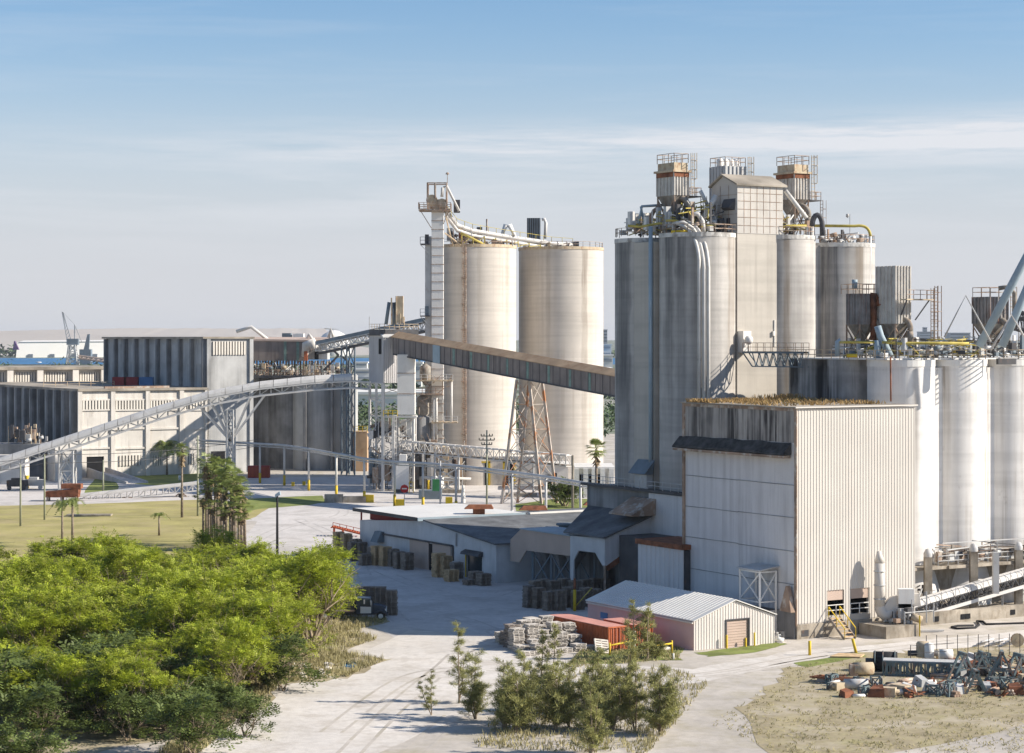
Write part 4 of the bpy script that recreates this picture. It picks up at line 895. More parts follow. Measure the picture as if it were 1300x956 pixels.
mb = MB(); mb.gbox(26,58,-57,-50.6,7,WZ-1.0); mb.build('infill_wall', M['whitesilo'], label='white concrete wall closing the gaps between the white silos', cat='wall')
# slab roof
mb = MB(); mb.gbox(21,60,-57.5,-37,WZ+.02,WZ+.2); mb.build('roof_slab', M['white'], label='pale roof slab joining the tops of the white silos', cat='roof slab')
o = thing('roof_railing','long yellow and rust handrail along the roof edge of the white silos','railing',W(40,-59,WZ))
mb = MB(); pts = []
for a in WA: pts += arc(a,WB,WR-.1,205,335,WZ,5)
mb.rail(pts, h=1.2, step=1.7, t=.085); mb.rail([W(21,-57,WZ),W(21,-37,WZ)],step=1.7,h=1.2,t=.085); mb.build('rail', M['ochre'], o)
# vertical pipe between 2nd and 3rd
d = dep(38.3,-58.9); pipe([vx(1245.5,d,WZ+.1),vx(1245.5,d,8.5)], .24, 'pipe', 'slim white vertical pipe between the second and third white silo')
MB().gbox(37.5,40.5,-59.3,-58.9,WZ-.6,WZ+.15).build('bracket_plate', M['dsteel'], label='dark soffit plate at the silo top above the white pipe', cat='plate')
d = dep(23.2,-59); pipe([vx(1130.5,d,WZ+.4),vx(1131,d,26.4)], .10, 'rust', 'thin rusty red drain pipe on the first white silo')
# collectors
GR = 'dust collectors on the white silo roofs'
d = 268; collector(ctr(1093,d), 1.75, 1.75, zat(412,d), zat(373,d), WZ+.2, 'round grey dust collector with cone hopper, left of the tall one', GR, body='dcdark', lid=False, round_=True, plat=False, hop=2.6)
d = 266; collector(ctr(1134,d), 1.2, 1.75, zat(411,d), zat(338,d), WZ+.2, 'tallest rust streaked square dust collector with a mid height platform above the white silos', GR, lid=False, rail=False, plat=False, ladder=False)
a, b = ctr(1136,d)
o = thing('access_platform','rusty platform halfway up the tallest dust collector','platform',W(a+1,b-3,zat(378,d)))
z = zat(380,d); mb = MB(); mb.gbox(a-1.2,a+3.2,b-3.6,b-2.25,z-.15,z); mb.build('deck', M['ochre'], o)
mb = MB(); mb.rail([W(a-1.2,b-3.6,z),W(a+3.2,b-3.6,z),W(a+3.2,b-2.3,z)],step=1.1,t=.08); mb.build('railing', M['rsteel'], o)
mb = MB(); mb.beam(W(a+3.1,b-2.9,z-.1),W(a+1.3,b-2.3,z-2.6),.14); mb.beam(W(a-1.1,b-3.5,z-.1),W(a-1.0,b-2.3,z-2),.14); mb.build('brace', M['dsteel'], o)
mb = MB(); mb.ladder(W(a+3.9,b-2.6,WZ+.2), z-WZ+1.2, .6, (UX,UY,0), t=.09); mb.ladder(W(a+4.9,b-2.2,WZ+.2), z-WZ+1.5, .6, (UX,UY,0), t=.09); mb.build('ladder', M['rsteel'], o)
pxpipe([(1116,388),(1109,372),(1109,432)], 266.5, .42, 'rust', 'fat rusted duct with a bend between the round and the tall collector', 'duct')
pxpipe([(1114,414),(1118,427),(1130,452)], 262, .45, 'pipeblue', 'thick grey blue chute with a kink below the tall collector', 'duct')
pxpipe([(1114,432),(1114,455)], 262, .42, 'pipeblue', 'short fat grey blue pipe stub at the feet of the tall collector', 'duct')
pxpipe([(1063,452),(1063,434),(1067,432)], 264, .3, 'pipeblue', 'grey elbow pipe at the left end of the white silo roof', 'duct')
pxpipe([(1085,366),(1085,355)], 268, .35, 'pipeblue', 'stub cowl on top of the round collector', 'duct')
GY2 = 'yellow pipes over the white silo roofs'
pxpipe([(1066,434.5),(1112,434.5)], 262, .17, 'dyellow', 'yellow pipe passing under the round collector', group=GY2)
pxpipe([(1120,434.5),(1140,436),(1180,435.5),(1230,436)], 261, .18, 'dyellow', 'long yellow pipe running right above the white silo handrail', group=GY2)
pxpipe([(1158,431.5),(1200,431.5),(1226,431)], 266, .13, 'dyellow', 'second thinner yellow pipe just above the long one', group=GY2)
pxpipe([(1075,451.5),(1088,451.5)], 260, .24, 'yellow', 'short yellow pipe low behind the handrail on the left', group=GY2)
d = 274; collector(ctr(1257,d), 1.55, 1.55, zat(411,d), zat(377,d), WZ+.2, 'sooty dust collector at the far right behind the two slanting tubes', GR, body='dcdark', lid=False, plat=False, hop=2.8)
pxpipe([(1268,366),(1280,364),(1288,372),(1288,420)], 272, .3, 'dcdirt', 'grey brown goose neck pipe right of the sooty collector', 'duct')
pxpipe([(1243,440),(1300,332),(1330,275)], 262, .5, 'pipeblue', 'upper thick slanting tube rising off the right edge', 'loading tube')
pxpipe([(1272,440),(1300,375),(1330,305)], 258, .5, 'pipeblue', 'lower thick slanting tube rising off the right edge', 'loading tube')
def strut(pts, d, label, m='dsteel', r=.11): return pxpipe(pts, d, r, m, label, 'strut')
strut([(1199,428),(1226,375),(1258,434)], 260, 'tall thin steel A frame on the white silo roof', 'steel')
strut([(1258,444),(1284,400),(1308,440)], 257, 'smaller pale A frame on the roof at the far right', 'wsteel', .13)
MB().beam(P(1291,405,262),P(1300,405,262),.5).build('beam', M['dsteel'], label='dark beam end at the far right above the small A frame', cat='beam')
mb = MB(); mb.truss(P(1288,418,262),P(1330,432,262),2,2.4,6,.16); mb.build('roof_truss', M['dsteel'], label='dark lattice truss at the far right edge above the white silos', cat='truss')
clutter('roof_machinery','pumps, valves and ducts at the feet of the ribbed collectors','machinery',(22.5,29,-56.5,-44),WZ+.2,WZ+3.0,60,31,('steel','dsteel','bsteel','white','dyellow'))
clutter('roof_machinery','pale struts, pipes and drives along the middle of the white silo roof','machinery',(29,40,-57.5,-50),WZ+.2,WZ+2.9,60,32,('steel','dsteel','bsteel','white','dyellow'))
clutter('roof_machinery','dark machinery below the slanting tubes','machinery',(40,52,-57.5,-48),WZ+.2,WZ+3.1,60,33,('steel','dsteel','bsteel','white'))
# base of the white silos
o = thing('silo_plinth','rough stained concrete base with platform under the white silos','base',W(38,-58,0))
mb = MB(); mb.gbox(20.5,60,-59.4,-40,0,1.0); mb.gbox(21.5,60,-58.2,-51,1.0,6.0)
mb.build('base_block', M['baseconc'], o)
mb = MB()
for a in WA: mb.lathe(W(a,WB,0), [(4.7,1),(4.7,3.2),(3.9,6.48)], 28)
mb.build('cone_skirt', M['whitesilo'], o)
mb = MB(); mb.gbox(21.0,27.6,-61.0,-56,6.1,6.45); mb.gbox(27.6,60,-61.2,-56,6.1,6.47); mb.build('platform', M['baseconc'], o)
mb = MB(); mb.rail([W(26,-61,6.5),W(60,-61.1,6.5)],h=1.2,step=1.6,t=.09); mb.build('railing', M['steel'], o)
mb = MB(); mb.gbox(32.2,33.6,-58.3,-58.21,3.3,5.0); mb.build('louvre', M['slats'], o)
mb = MB(); mb.gbox(19.7,64,-63.9,-63.2,0,1.45); mb.build('low_wall', M['baseconc'], label='low crumbling concrete retaining wall along the sandy track', cat='wall')
for i, px in enumerate((1189,1223,1229,1286)):
    a = on_b(px,-63.95); MB().gbox(a-.35,a+.35,-63.99,-63.905,.35,.95).build('drain_hole', M['void'], label=('leftmost','second','third','rightmost')[i]+' square dark drain hole in the low concrete wall', cat='drain hole', group='drain holes in the low wall')
mb = MB(); mb.gbox(19.7,64,-63.15,-59.5,.9,1.1); mb.build('terrace_fill', M['baseconc'], label='rubble terrace between the low wall and the silo base', cat='terrace')
clutter('platform_machinery','pumps, fans and pipework standing on the platform at the white silo feet','machinery',(26,52,-60.8,-59.3),6.5,9.2,70,41,('steel','dsteel','wsteel','rsteel','dcdirt'))
clutter('loader_machinery','machinery under the inclined conveyor at its low end','machinery',(19.5,25,-62.8,-60),1.1,4.5,34,42,('steel','dsteel','wsteel','dcdirt'))
for px, yt, l in ((1178,697,'first stout concrete post of the inclined conveyor, beside the ribbed wall'),(1236,690,'second stout post of the inclined conveyor, below the white pipe'),(1293,688,'stout post of the inclined conveyor at the right edge')):
    d = dep(on_b(px,-61.4),-61.4); p = vx(px,d,1.1); o = thing('support_post',l,'post',p,'posts beside the inclined conveyor')
    MB().box(p.x-.45,p.x+.45,p.y-.45,p.y+.45,1.1,zat(yt+10,d)).build('column', M['baseconc'], o); MB().lathe((p.x,p.y,zat(yt+10,d)), [(.5,0),(.55,.4),(.3,.9),(0,1.0)], 12).build('cap', M['steel'], o)
d = dep(on_b(1264,-64.6),-64.6); p = vx(1264,d,3.2); MB().box(p.x-.35,p.x+.35,p.y-.35,p.y+.35,3.2,8.2).build('bent_column', M['steel'], label='square grey column hanging beside the conveyor at mid length', cat='column')
# inclined truss conveyor
ca, cb_ = W(19.2,-62.6,1.7), W(58,-62.6,8.0)
ca = P(1152,782,252.5); cb_ = P(1306,737,263.5); cb_ = ca+(cb_-ca)*1.25
o = thing('inclined_conveyor','lattice belt conveyor with pale curved cover climbing right in front of the white silos','conveyor',ca)
mb = MB(); mb.truss(ca-Vector((0,0,.2)), cb_-Vector((0,0,.2)), 1.5, 1.1, 34, .13); mb.build('truss', M['dsteel'], o)
mb = MB(); dd = (cb_-ca).normalized(); x = Vector((dd.y,-dd.x,0)).normalized()
k = 26
for i in range(k):
    p, q = ca.lerp(cb_,i/k), ca.lerp(cb_,(i+.93)/k); prev = None
    for j in range(7):
        t = math.pi*j/6; o1 = x*.85*math.cos(t)+Vector((0,0,1.0+.8*math.sin(t)))
        if prev is not None: mb.face([p+prev,q+prev,q+o1,p+o1], True)
        prev = o1
mb.build('belt_cover', M['wsteel'], o)
mb = MB(); mb.beam(ca+x*.8-Vector((0,0,.3)), cb_+x*.8-Vector((0,0,.3)), .16,.4); mb.build('side_rail', M['wsteel'], o)
mb = MB(); mb.rail([ca+x*.95+Vector((0,0,.9)), cb_+x*.95+Vector((0,0,.9))], h=1.1, step=2.4, t=.07, mid=1); mb.build('handrail', M['wsteel'], o)
for t in (.3,.62,.95):
    q = ca.lerp(cb_,t); mb = MB(); mb.beam(Vector((q.x,q.y,1.0)),q,.22); mb.build('leg', M['steel'], o)
# hose lying by the wall
mb = MB(); pts = [G(x,y,.12) for x,y in ((1400,790),(1300,791),(1270,792),(1252,792.5),(1248,789),(1240,788.5),(1243,793),(1238,797),(1215,798),(1208,796),(1216,794.5),(1236,794))]
mb.tube(pts,.13,8); mb.build('hose', M['black'], label='long dark hose lying on the sand below the low concrete wall', cat='hose')
mb = MB()
for i in range(3): p = G(1178+i*4,802,.05); mb.box(p.x-1.4,p.x+1.2,p.y-.3+i*.3,p.y+.1+i*.3,.05,.25)
mb.build('scrap_boards', M['wsteel'], label='small heap of pale boards at the pad corner by the sandy track', cat='boards')

# ================================================================ SMALL WHITE SHED
S0 = Vector((19.83,231.8,0)); sx = lambda w,l,z: S0+Vector((UX*w+VX*l, UY*w+VY*l, z))
SW, SL, SE, SR = 11.04, 21.2, 3.18, 5.15
o = thing('metal_shed','low white metal shed with gabled roof, ribbed gable end and tan roller door','shed',S0)
def sbox(mb,w0,w1,l0,l1,z0,z1): return mb.hexa([sx(w0,l0,z0),sx(w1,l0,z0),sx(w1,l1,z0),sx(w0,l1,z0),sx(w0,l0,z1),sx(w1,l0,z1),sx(w1,l1,z1),sx(w0,l1,z1)])
dw0, dw1 = 4.35, 7.4
mb = MB(); n = 30
for i in range(n):
    w0, w1 = SW*i/n, SW*(i+1)/n; wm_ = (w0+w1)/2; zt = SE+(SR-SE)*(1-abs(wm_-SW/2)/(SW/2))-.08; zb = 0
    if dw0 < wm_ < dw1: zb = 2.95
    for (f0,f1,h0,h1) in ((0,.6,0,0),(.6,.7,0,.05),(.7,.92,.05,.05),(.92,1,.05,0)):
        p, q = sx(w0+(w1-w0)*f0,-h0,0), sx(w0+(w1-w0)*f1,-h1,0)
        z0_ = SE+(SR-SE)*(1-abs(w0+(w1-w0)*f0-SW/2)/(SW/2))-.05; z1_ = SE+(SR-SE)*(1-abs(w0+(w1-w0)*f1-SW/2)/(SW/2))-.05
        mb.face([(p.x,p.y,zb),(q.x,q.y,zb),(q.x,q.y,z1_),(p.x,p.y,z0_)])
mb.build('gable_wall', M['whwall'], o)
mb = MB(); mb.face([sx(0,0,0),sx(0,SL,0),sx(0,SL,SE),sx(0,0,SE)]); mb.build('side_wall', M['pinkwall'], o)
mb = MB(); mb.face([sx(SW,0,0),sx(SW,SL,0),sx(SW,SL,SE),sx(SW,0,SE)]); mb.face([sx(0,SL,0),sx(SW,SL,0),sx(SW,SL,SE),sx(SW/2,SL,SR),sx(0,SL,SE)]); mb.build('rear_wall', M['whwall'], o)
mb = MB(); e = .25
for (wa,za,wb,zb) in ((-.2,SE-.02,SW/2,SR),(SW/2,SR,SW+.2,SE-.02)):
    p = [sx(wa,-e,za),sx(wb,-e,zb),sx(wb,SL+e,zb),sx(wa,SL+e,za)]; mb.hexa([q+Vector((0,0,.02)) for q in p]+[q+Vector((0,0,.12)) for q in p])
ro = mb.build('roof', M['whiteroof'], o)
mb = MB()
for i in range(1,34):
    l = SL*i/34
    for (wa,za,wb,zb) in ((-.15,SE-.02,SW/2,SR),(SW/2,SR,SW+.15,SE-.02)): mb.beam(sx(wa,l,za+.15),sx(wb,l,zb+.15),.05,.05)
sub(mb, 'seam', M['whiteroof'], ro)
mb = MB(); sbox(mb,dw0+.05,dw1-.05,.04,.14,0,2.9); dr = mb.build('roller_door', M['tan'], o)
mb = MB()
for i in range(9): sbox(mb,dw0+.1,dw1-.1,.0,.036,.2+i*.3,.24+i*.3)
sub(mb, 'slat_line', M['tan'], dr)
mb = MB(); sbox(mb,dw0-.1,dw0+.04,-.12,.1,0,2.95); sbox(mb,dw1-.04,dw1+.1,-.12,.1,0,2.95); sbox(mb,dw0-.1,dw1+.1,-.12,.1,2.96,3.1); mb.build('door_frame', M['dsteel'], o)
mb = MB(); sbox(mb,-.28,-.1,0,SL,SE-.25,SE-.06); mb.build('gutter', M['whwall'], o)
mb = MB(); q = sx(.02,SL*.83,1.9); sbox(mb,-.06,-.01,SL*.80,SL*.87,1.5,2.2); mb.build('window', M['bluetarp'], o)
for w, l in ((4.0,'yellow bollard left of the tan roller door'),(7.8,'yellow bollard right of the tan roller door'),(6.6,'short dark yellow post close to the roller door')):
    h = 1.5 if w != 6.6 else 1.0
    p = sx(w,-.6,0); mb = MB(); mb.lathe(p, [(.11,0),(.11,h-.08),(.07,h),(0,h)], 10); mb.build('bollard', M['yellow'], label=l, cat='bollard', group='bollards by the shed door')
# junk by the shed's right corner
clutter('scrap_crate','small pale crates and bins tucked behind the right corner of the white shed','crates',(on_b(991,-65.8)-.9,on_b(991,-65.8)+.3,-66.3,-63.8),0,1.6,12,55,('steel','white','dsteel'))
# bollards on the road side
for px, py, l, tilt in ((1028,832,'upright yellow bollard on the grass by the track',0),(1087,829,'leaning yellow bollard beside a flat board',-.28)):
    p = G(px,py); mb = MB(); mb.tube([p,p+Vector((tilt*1.4,0,1.55))],.16,12); mb.build('bollard', M['yellow'], label=l, cat='bollard', group='bollards by the track')
p = G(1076,833,.08); mb = MB(); mb.hexa([p+Vector(q) for q in ((-2,-.8,0),(1.2,-1.1,0),(1.9,.6,0),(-.8,1,0),(-2,-.8,.12),(1.2,-1.1,.1),(1.9,.6,.16),(-.8,1,.2))]); mb.build('board', M['woodtan'], label='flat tan board lying next to the leaning yellow bollard', cat='board')
# yellow pipe barriers
for (x0,y0,x1,y1,l) in ((774,832,802,826,'left yellow pipe barrier in front of the containers'),(806,838,853,829,'right yellow pipe barrier on the grass before the shed')):
    p, q = G(x0,y0), G(x1,y1); mb = MB(); o = thing('pipe_barrier',l,'barrier',p,'yellow pipe barriers')
    for e in (p,q): MB().tube([e,e+Vector((0,0,1.35))],.11,10).build('post', M['yellow'], o)
    MB().tube([p+Vector((0,0,1.05)),q+Vector((0,0,1.05))],.1,10).build('bar', M['yellow'], o)
for px,py,h,l in ((806,834,4.6,'slender white sign post between the yellow barriers'),(855,838,1.2,'short white marker post right of the yellow barrier')):
    p = G(px,py); MB().tube([p,p+Vector((0,0,h*.6))],.09,8).build('marker_post', M['white'], label=l, cat='post')
# long white log
p, q = G(815,826,.2), G(851,823,.2); MB().tube([p,q],.2,8).build('log', M['woodwhite'], label='bleached log lying behind the right yellow barrier', cat='log')

# ================================================================ CONTAINERS
def container(p, L, label, m='orange', top='pinktop', wd=2.44, h=2.6, group='orange shipping containers'):
    o = thing('shipping_container', label, 'container', p, group); f = lambda w,l,z: p+Vector((UX*w+VX*l, UY*w+VY*l, z))
    mb = MB(); mb.hexa([f(.04,.04,.1),f(wd-.04,.04,.1),f(wd-.04,L,.1),f(.04,L,.1),f(.04,.04,h-.05),f(wd-.04,.04,h-.05),f(wd-.04,L,h-.05),f(.04,L,h-.05)])
    n = int(L/.3)
    for i in range(n):
        l0, l1 = L*(i+.2)/n, L*(i+.7)/n
        mb.hexa([f(-.02,l0,.15),f(.035,l0,.15),f(.035,l1,.15),f(-.02,l1,.15),f(-.02,l0,h-.1),f(.035,l0,h-.1),f(.035,l1,h-.1),f(-.02,l1,h-.1)])
    mb.build('body', M[m], o)
    mb = MB(); mb.hexa([f(0,0,h-.04),f(wd,0,h-.04),f(wd,L,h-.04),f(0,L,h-.04),f(0,0,h+.02),f(wd,0,h+.02),f(wd,L,h+.02),f(0,L,h+.02)]); mb.build('roof', M[top], o)
    mb = MB()
    for i in range(9):
        w0 = .12+i*(wd-.24)/9; mb.hexa([f(w0,-.05,.2),f(w0+.13,-.05,.2),f(w0+.13,.03,.2),f(w0,.03,.2),f(w0,-.05,h-.2),f(w0+.13,-.05,h-.2),f(w0+.13,.03,h-.2),f(w0,.03,h-.2)])
    dd_ = mb.build('door', M[m], o)
    mb = MB()
    for w in (.6,1.0,1.45,1.85): mb.beam(f(w,-.09,.15),f(w,-.09,h-.1),.05)
    sub(mb, 'lock_rod', M['pinktop'], dd_)
    mb = MB()
    for w in (.0,wd): mb.beam(f(w,0,0),f(w,0,h),.14)
    for z in (.1,h-.04): mb.beam(f(0,0,z),f(wd,0,z),.14)
    mb.build('frame', M[m], o); return o
container(Vector((10.45,231.3,0)), 12.2, 'long orange shipping container with faded pink roof behind the pallet heap')
container(Vector((13.35,233.0,0)), 6.1, 'shorter orange shipping container next to the pink walled shed')
# ================================================================ LONG GREY WAREHOUSE
NL, RL, ZE, ZR_, ZF = 41.8, 20.3, 5.3, 7.15, 5.7
o = thing('warehouse','long low grey warehouse with dark shingle roof, white flat rear roof and sliding doors','warehouse',W(0,0,0))
def gx(px): return on_a(px,0)
dA0, dA1 = sorted((gx(545),gx(521))); dB0, dB1 = sorted((gx(573),gx(550))); dC0, dC1 = sorted((gx(612),gx(592)))
def ztop(b): return ZE+(ZR_-ZE)*b/RL if b <= RL else ZR_+(ZF-ZR_)*(b-RL)/(NL-RL)
mb = MB(); cuts = sorted({0,RL,NL,dA0,dA1,dB0,dB1,dC0,dC1}); 
for b0, b1 in zip(cuts, cuts[1:]):
    m_ = (b0+b1)/2; zb = 0
    if dB0 < m_ < dB1+.9 or dA0 < m_ < dA1: zb = 0
    if dC0 < m_ < dC1: zb = 3.3
    mb.hexa([W(0,b0,zb),W(.3,b0,zb),W(.3,b1,zb),W(0,b1,zb),W(0,b0,ztop(b0)),W(.3,b0,ztop(b0)),W(.3,b1,ztop(b1)),W(0,b1,ztop(b1))])
mb.hexa([W(.3,0,0),W(44,0,0),W(44,.3,0),W(.3,.3,0),W(.3,0,ZE),W(44,0,ZE),W(44,.3,ZE),W(.3,.3,ZE)])
mb.gbox(.3,44,NL-.3,NL,0,ZF); mb.gbox(44,44.3,0,NL,0,ZF)
mb.build('wall', M['greywall'], o)
mb = MB(); p = [W(-.5,-.5,ZE+.02),W(44.6,-.5,ZE+.02),W(44.6,RL+.1,ZR_+.02),W(-.5,RL+.1,ZR_+.02)]; mb.hexa(p+[q+Vector((0,0,.2)) for q in p])
p = [W(17.8,RL+.1,ZR_),W(44.6,RL+.1,ZR_),W(44.6,NL+.4,ZF),W(17.8,NL+.4,ZF)]; mb.hexa(p+[q+Vector((0,0,.18)) for q in p]); mb.build('roof', M['darkroof'], o)
mb = MB(); mb.gbox(17.8,44.6,RL-.3,RL+.3,ZR_+.24,ZR_+.5); mb.build('ridge_cap', M['whiteroof'], o)
mb = MB(); p = [W(-.8,RL+1.2,ZR_+.15),W(17.7,RL+1.2,ZR_+.15),W(17.7,NL+.8,ZR_+.2),W(-.8,NL+.8,ZR_+.2)]; mb.hexa(p+[q+Vector((0,0,.22)) for q in p]); mb.build('flat_roof', M['whiteroof'], o)
mb = MB(); mb.gbox(-.85,17.75,RL+1.0,RL+1.18,ZR_-.1,ZR_+.42); mb.build('blue_fascia', M['pipeblue'], o)
mb = MB(); mb.gbox(-.9,-.81,RL+1.2,NL+.8,ZR_-.05,ZR_+.45); mb.build('roof_edge', M['dsteel'], o)
mb = MB(); mb.gbox(.35,17,RL+3,RL+3.1,4.9,ZR_+.1); mb.gbox(1.5,1.7,RL+3.2,NL-.5,5.8,ZR_+.1); mb.gbox(-.02,.1,NL-.6,NL-.2,ZF,ZR_+.14); mb.build('red_lining', M['redbox'], o)
mb = MB(); mb.gbox(-.14,-.03,dA0,dA1,0,4.0); mb.build('sliding_door', M['tan'], o, plabel='left tan sliding door of the warehouse')
mb = MB(); mb.gbox(-.14,-.03,dB0,dB1,0,4.0); mb.build('sliding_door', M['tan'], o, plabel='right tan sliding door of the warehouse')
g0, g1 = sorted((gx(551),gx(545))); mb = MB(); mb.gbox(-.025,-.004,dB1,dA0,0,3.9); mb.build('door_gap', M['void'], o)
t0_, t1_ = sorted((gx(486),gx(575))); mb = MB(); mb.gbox(-.3,-.02,t0_,t1_,4.05,4.28); mb.gbox(-.2,-.02,t0_-.3,t0_,2.0,4.2); mb.build('door_track', M['dsteel'], o)
mb = MB(); mb.gbox(.28,.32,dC0,dC1,0,3.3); mb.build('loading_door', M['glass'], o)
mb = MB(); mb.gbox(-.05,.2,dC1,dC1+.3,0,3.3); mb.build('door_guard', M['yellow'], o)
mb = MB(); mb.hexa([W(-.9,dC0-.3,3.35),W(-.02,dC0-.3,3.35),W(-.02,dC1+.3,3.35),W(-.9,dC1+.3,3.35),W(-.7,dC0-.3,3.7),W(-.02,dC0-.3,4.0),W(-.02,dC1+.3,4.0),W(-.7,dC1+.3,3.7)]); mb.build('door_awning', M['dsteel'], o)
b = gx(484); mb = MB(); mb.hexa([W(-1.3,b-1,2.9),W(-.02,b-1,2.9),W(-.02,b+1.2,2.9),W(-1.3,b+1.2,2.9),W(-.5,b-1,4.5),W(-.02,b-1,4.5),W(-.02,b+1.2,4.5),W(-.5,b+1.2,4.5)]); mb.build('vent_hood', M['bsteel'], o)
b = gx(580); mb = MB(); mb.tube([W(-.15,b,4.2),W(-.15,b,6.0)],.1,8); mb.build('vent_pipe', M['steel'], o)
# roof ventilators
for px, py, l, bb in ((608,655,'rusty capped roof ventilator on the white flat roof',RL+3),(677,652,'rusty roof ventilator at the right end of the white roof',RL+4),(758,648,'rusty roof ventilator beyond the dark roof ridge',RL+7)):
    a = on_b(px,bb); z0 = ZR_+(.38 if px < 660 else -.3); p = W(a,bb,z0); o = thing('roof_ventilator',l,'ventilator',p,'rusty roof ventilators')
    MB().box(p.x-.9,p.x+.9,p.y-.9,p.y+.9,z0,z0+.8).build('base', M['white'] if px > 660 else M['rust'], o)
    mb = MB(); mb.hexa([p+Vector(q) for q in ((-2.2,-1.2,.8),(2.2,-1.2,.8),(2.2,1.2,.8),(-2.2,1.2,.8),(-1.5,-.6,1.4),(1.9,-.6,1.4),(1.9,.6,1.4),(-1.5,.6,1.4))]); mb.build('cap', M['rust'] if px > 600 else M['rust'], o)
p = W(on_b(719,6),6,6.0); mb = MB(); mb.lathe(p, [(1.1,-.2),(1.1,.8),(1.5,.9),(1.5,1.15),(0,1.3)], 14); mb.build('roof_ventilator', M['bsteel'], label='squat blue round ventilator on the dark roof by the tan gallery', cat='ventilator')

# ---------------- tan clad gallery and white arched shed in front of it
o = thing('loading_gallery','tan sheet clad overhead gallery on blue steel legs beside the warehouse','gallery',W(1.4,-8,0))
b0, b1 = on_a(725,1.4), on_a(661,1.4); b2 = on_a(648,1.4); za = zat(681,dep(1.4,b0)); zb = zat(672,dep(1.4,b1)); 
lo0 = zat(706,dep(1.4,b0)); lo1 = zat(699,dep(1.4,on_a(668,1.4))); bm1 = on_a(668,1.4); bm2 = on_a(659,1.4)
def slab(mb,pts,a0,a1):
    n = len(pts); mb.face([W(a0,b,z) for b,z in pts]); mb.face([W(a1,b,z) for b,z in reversed(pts)])
    for i in range(n): (p,q),(r,s) = pts[i],pts[(i+1)%n]; mb.face([W(a0,p,q),W(a1,p,q),W(a1,r,s),W(a0,r,s)])
mb = MB(); zc1 = zat(712,dep(1.4,b2)); slab(mb,[(b0,za),(b0,lo0),(bm1,lo1),(bm2,zc1),(b2,zc1),(b2,zat(685,dep(1.4,b2))),(b1,zb)],1.4,1.6); mb.build('cladding', M['tan'], o)
mb = MB(); p = [W(1.2,b0+.02,za+.02),W(7,b0+.02,za+.02),W(7,b1,zb+.02),W(1.2,b1,zb+.02)]; mb.hexa(p+[q+Vector((0,0,.15)) for q in p]); mb.build('roof', M['pipeblue'], o)
for i in range(3):
    b = b0+(bm1-b0)*(.12+.42*i)
    for a in (2.2,6.0): MB().beam(W(a,b,0),W(a,b,lo0),.32).build('leg', M['bsteel'], o)
mb = MB()
for i in range(2):
    c0 = b0+(bm1-b0)*(.12+.42*i); c1 = b0+(bm1-b0)*(.12+.42*(i+1)); mb.beam(W(2.2,c0,.5),W(2.2,c1,lo0-.3),.16); mb.beam(W(2.2,c1,.5),W(2.2,c0,lo0-.3),.16); mb.beam(W(6,c0,.5),W(6,c1,lo0-.3),.16)
mb.build('bracing', M['bsteel'], o)
mb = MB(); mb.gbox(7,7.3,b0,b2-.2,0,7.7); mb.gbox(7.3,30,-3.0,-.4,0,4.4); mb.build('rear_wall', M['dconc'], o)
mb = MB()
for i in range(3):
    b = b0+(bm1-b0)*(.3+.3*i); mb.hexa([W(3.9,b-.2,3.0),W(4.3,b-.2,3.0),W(4.3,b+.2,3.0),W(3.9,b+.2,3.0),W(3,b-1,lo0),W(5.4,b-1,lo0),W(5.4,b+1,lo0),W(3,b+1,lo0)])
mb.build('hopper', M['dconc'], o)
o = thing('arched_shed','white clad drive-through shed with dark roof and large dark angular opening','shed',W(1.4,-22,0))
c0 = on_a(769.5,1.35); c1 = on_a(725.5,1.35); zt0 = zat(683.5,dep(1.35,c0)); zt1 = zat(680,dep(1.35,c1))
za = lambda px,py: (on_a(px,1.35), zat(py,dep(1.35,on_a(px,1.35))))
mb = MB(); slab(mb,[(c0,zt0),(c1,zt1),za(725.5,736),za(729.5,736),za(730,711),za(736,699),za(757,701.5),za(766.5,718),za(769,718)],1.15,1.35); mb.build('front_wall', M['greywall'], o)
aE = 9.0; zE = zt0+2.7
mb = MB(); 
sl = lambda a: zt0+(zE-zt0)*(a-1.35)/(aE-1.35)
mb.hexa([W(1.36,c0,zt0-3.6),W(aE,c0,sl(aE)-2.0),W(aE,c0+.2,sl(aE)-2.0),W(1.36,c0+.2,zt0-3.6),W(1.36,c0,zt0),W(aE,c0,sl(aE)),W(aE,c0+.2,sl(aE)),W(1.36,c0+.2,zt0)]); mb.build('side_wall', M['cladB'], o)
mb = MB(); p = [W(.7,c0-.4,zt0+.0),W(aE+.3,c0-.4,sl(aE+.3)+.02),W(aE+.3,-9.5,sl(aE+.3)+.02),W(.7,c1+1.0,zt0+.0)]; mb.hexa(p+[q+Vector((0,0,.2)) for q in p]); mb.build('roof', M['darkroof'], o)
mb = MB(); mb.beam(W(1.5,c0+.1,zt0-3.9),W(aE,c0+.1,sl(aE)-2.4),.3,.7); mb.build('rusty_beam', M['rust'], o)
mb = MB(); mb.beam(W(1.3,c0+.2,0),W(1.3,c0+.2,zt0-3.5),.3); mb.build('corner_post', M['rsteel'], o)
mb = MB(); mb.gbox(1.2,1.5,c1-.5,c1-.1,0,4.5); mb.build('post', M['greywall'], o)
mb = MB(); mb.gbox(8.3,8.6,c0+.3,c1,0,9.4); mb.build('rear_wall', M['dconc'], o)
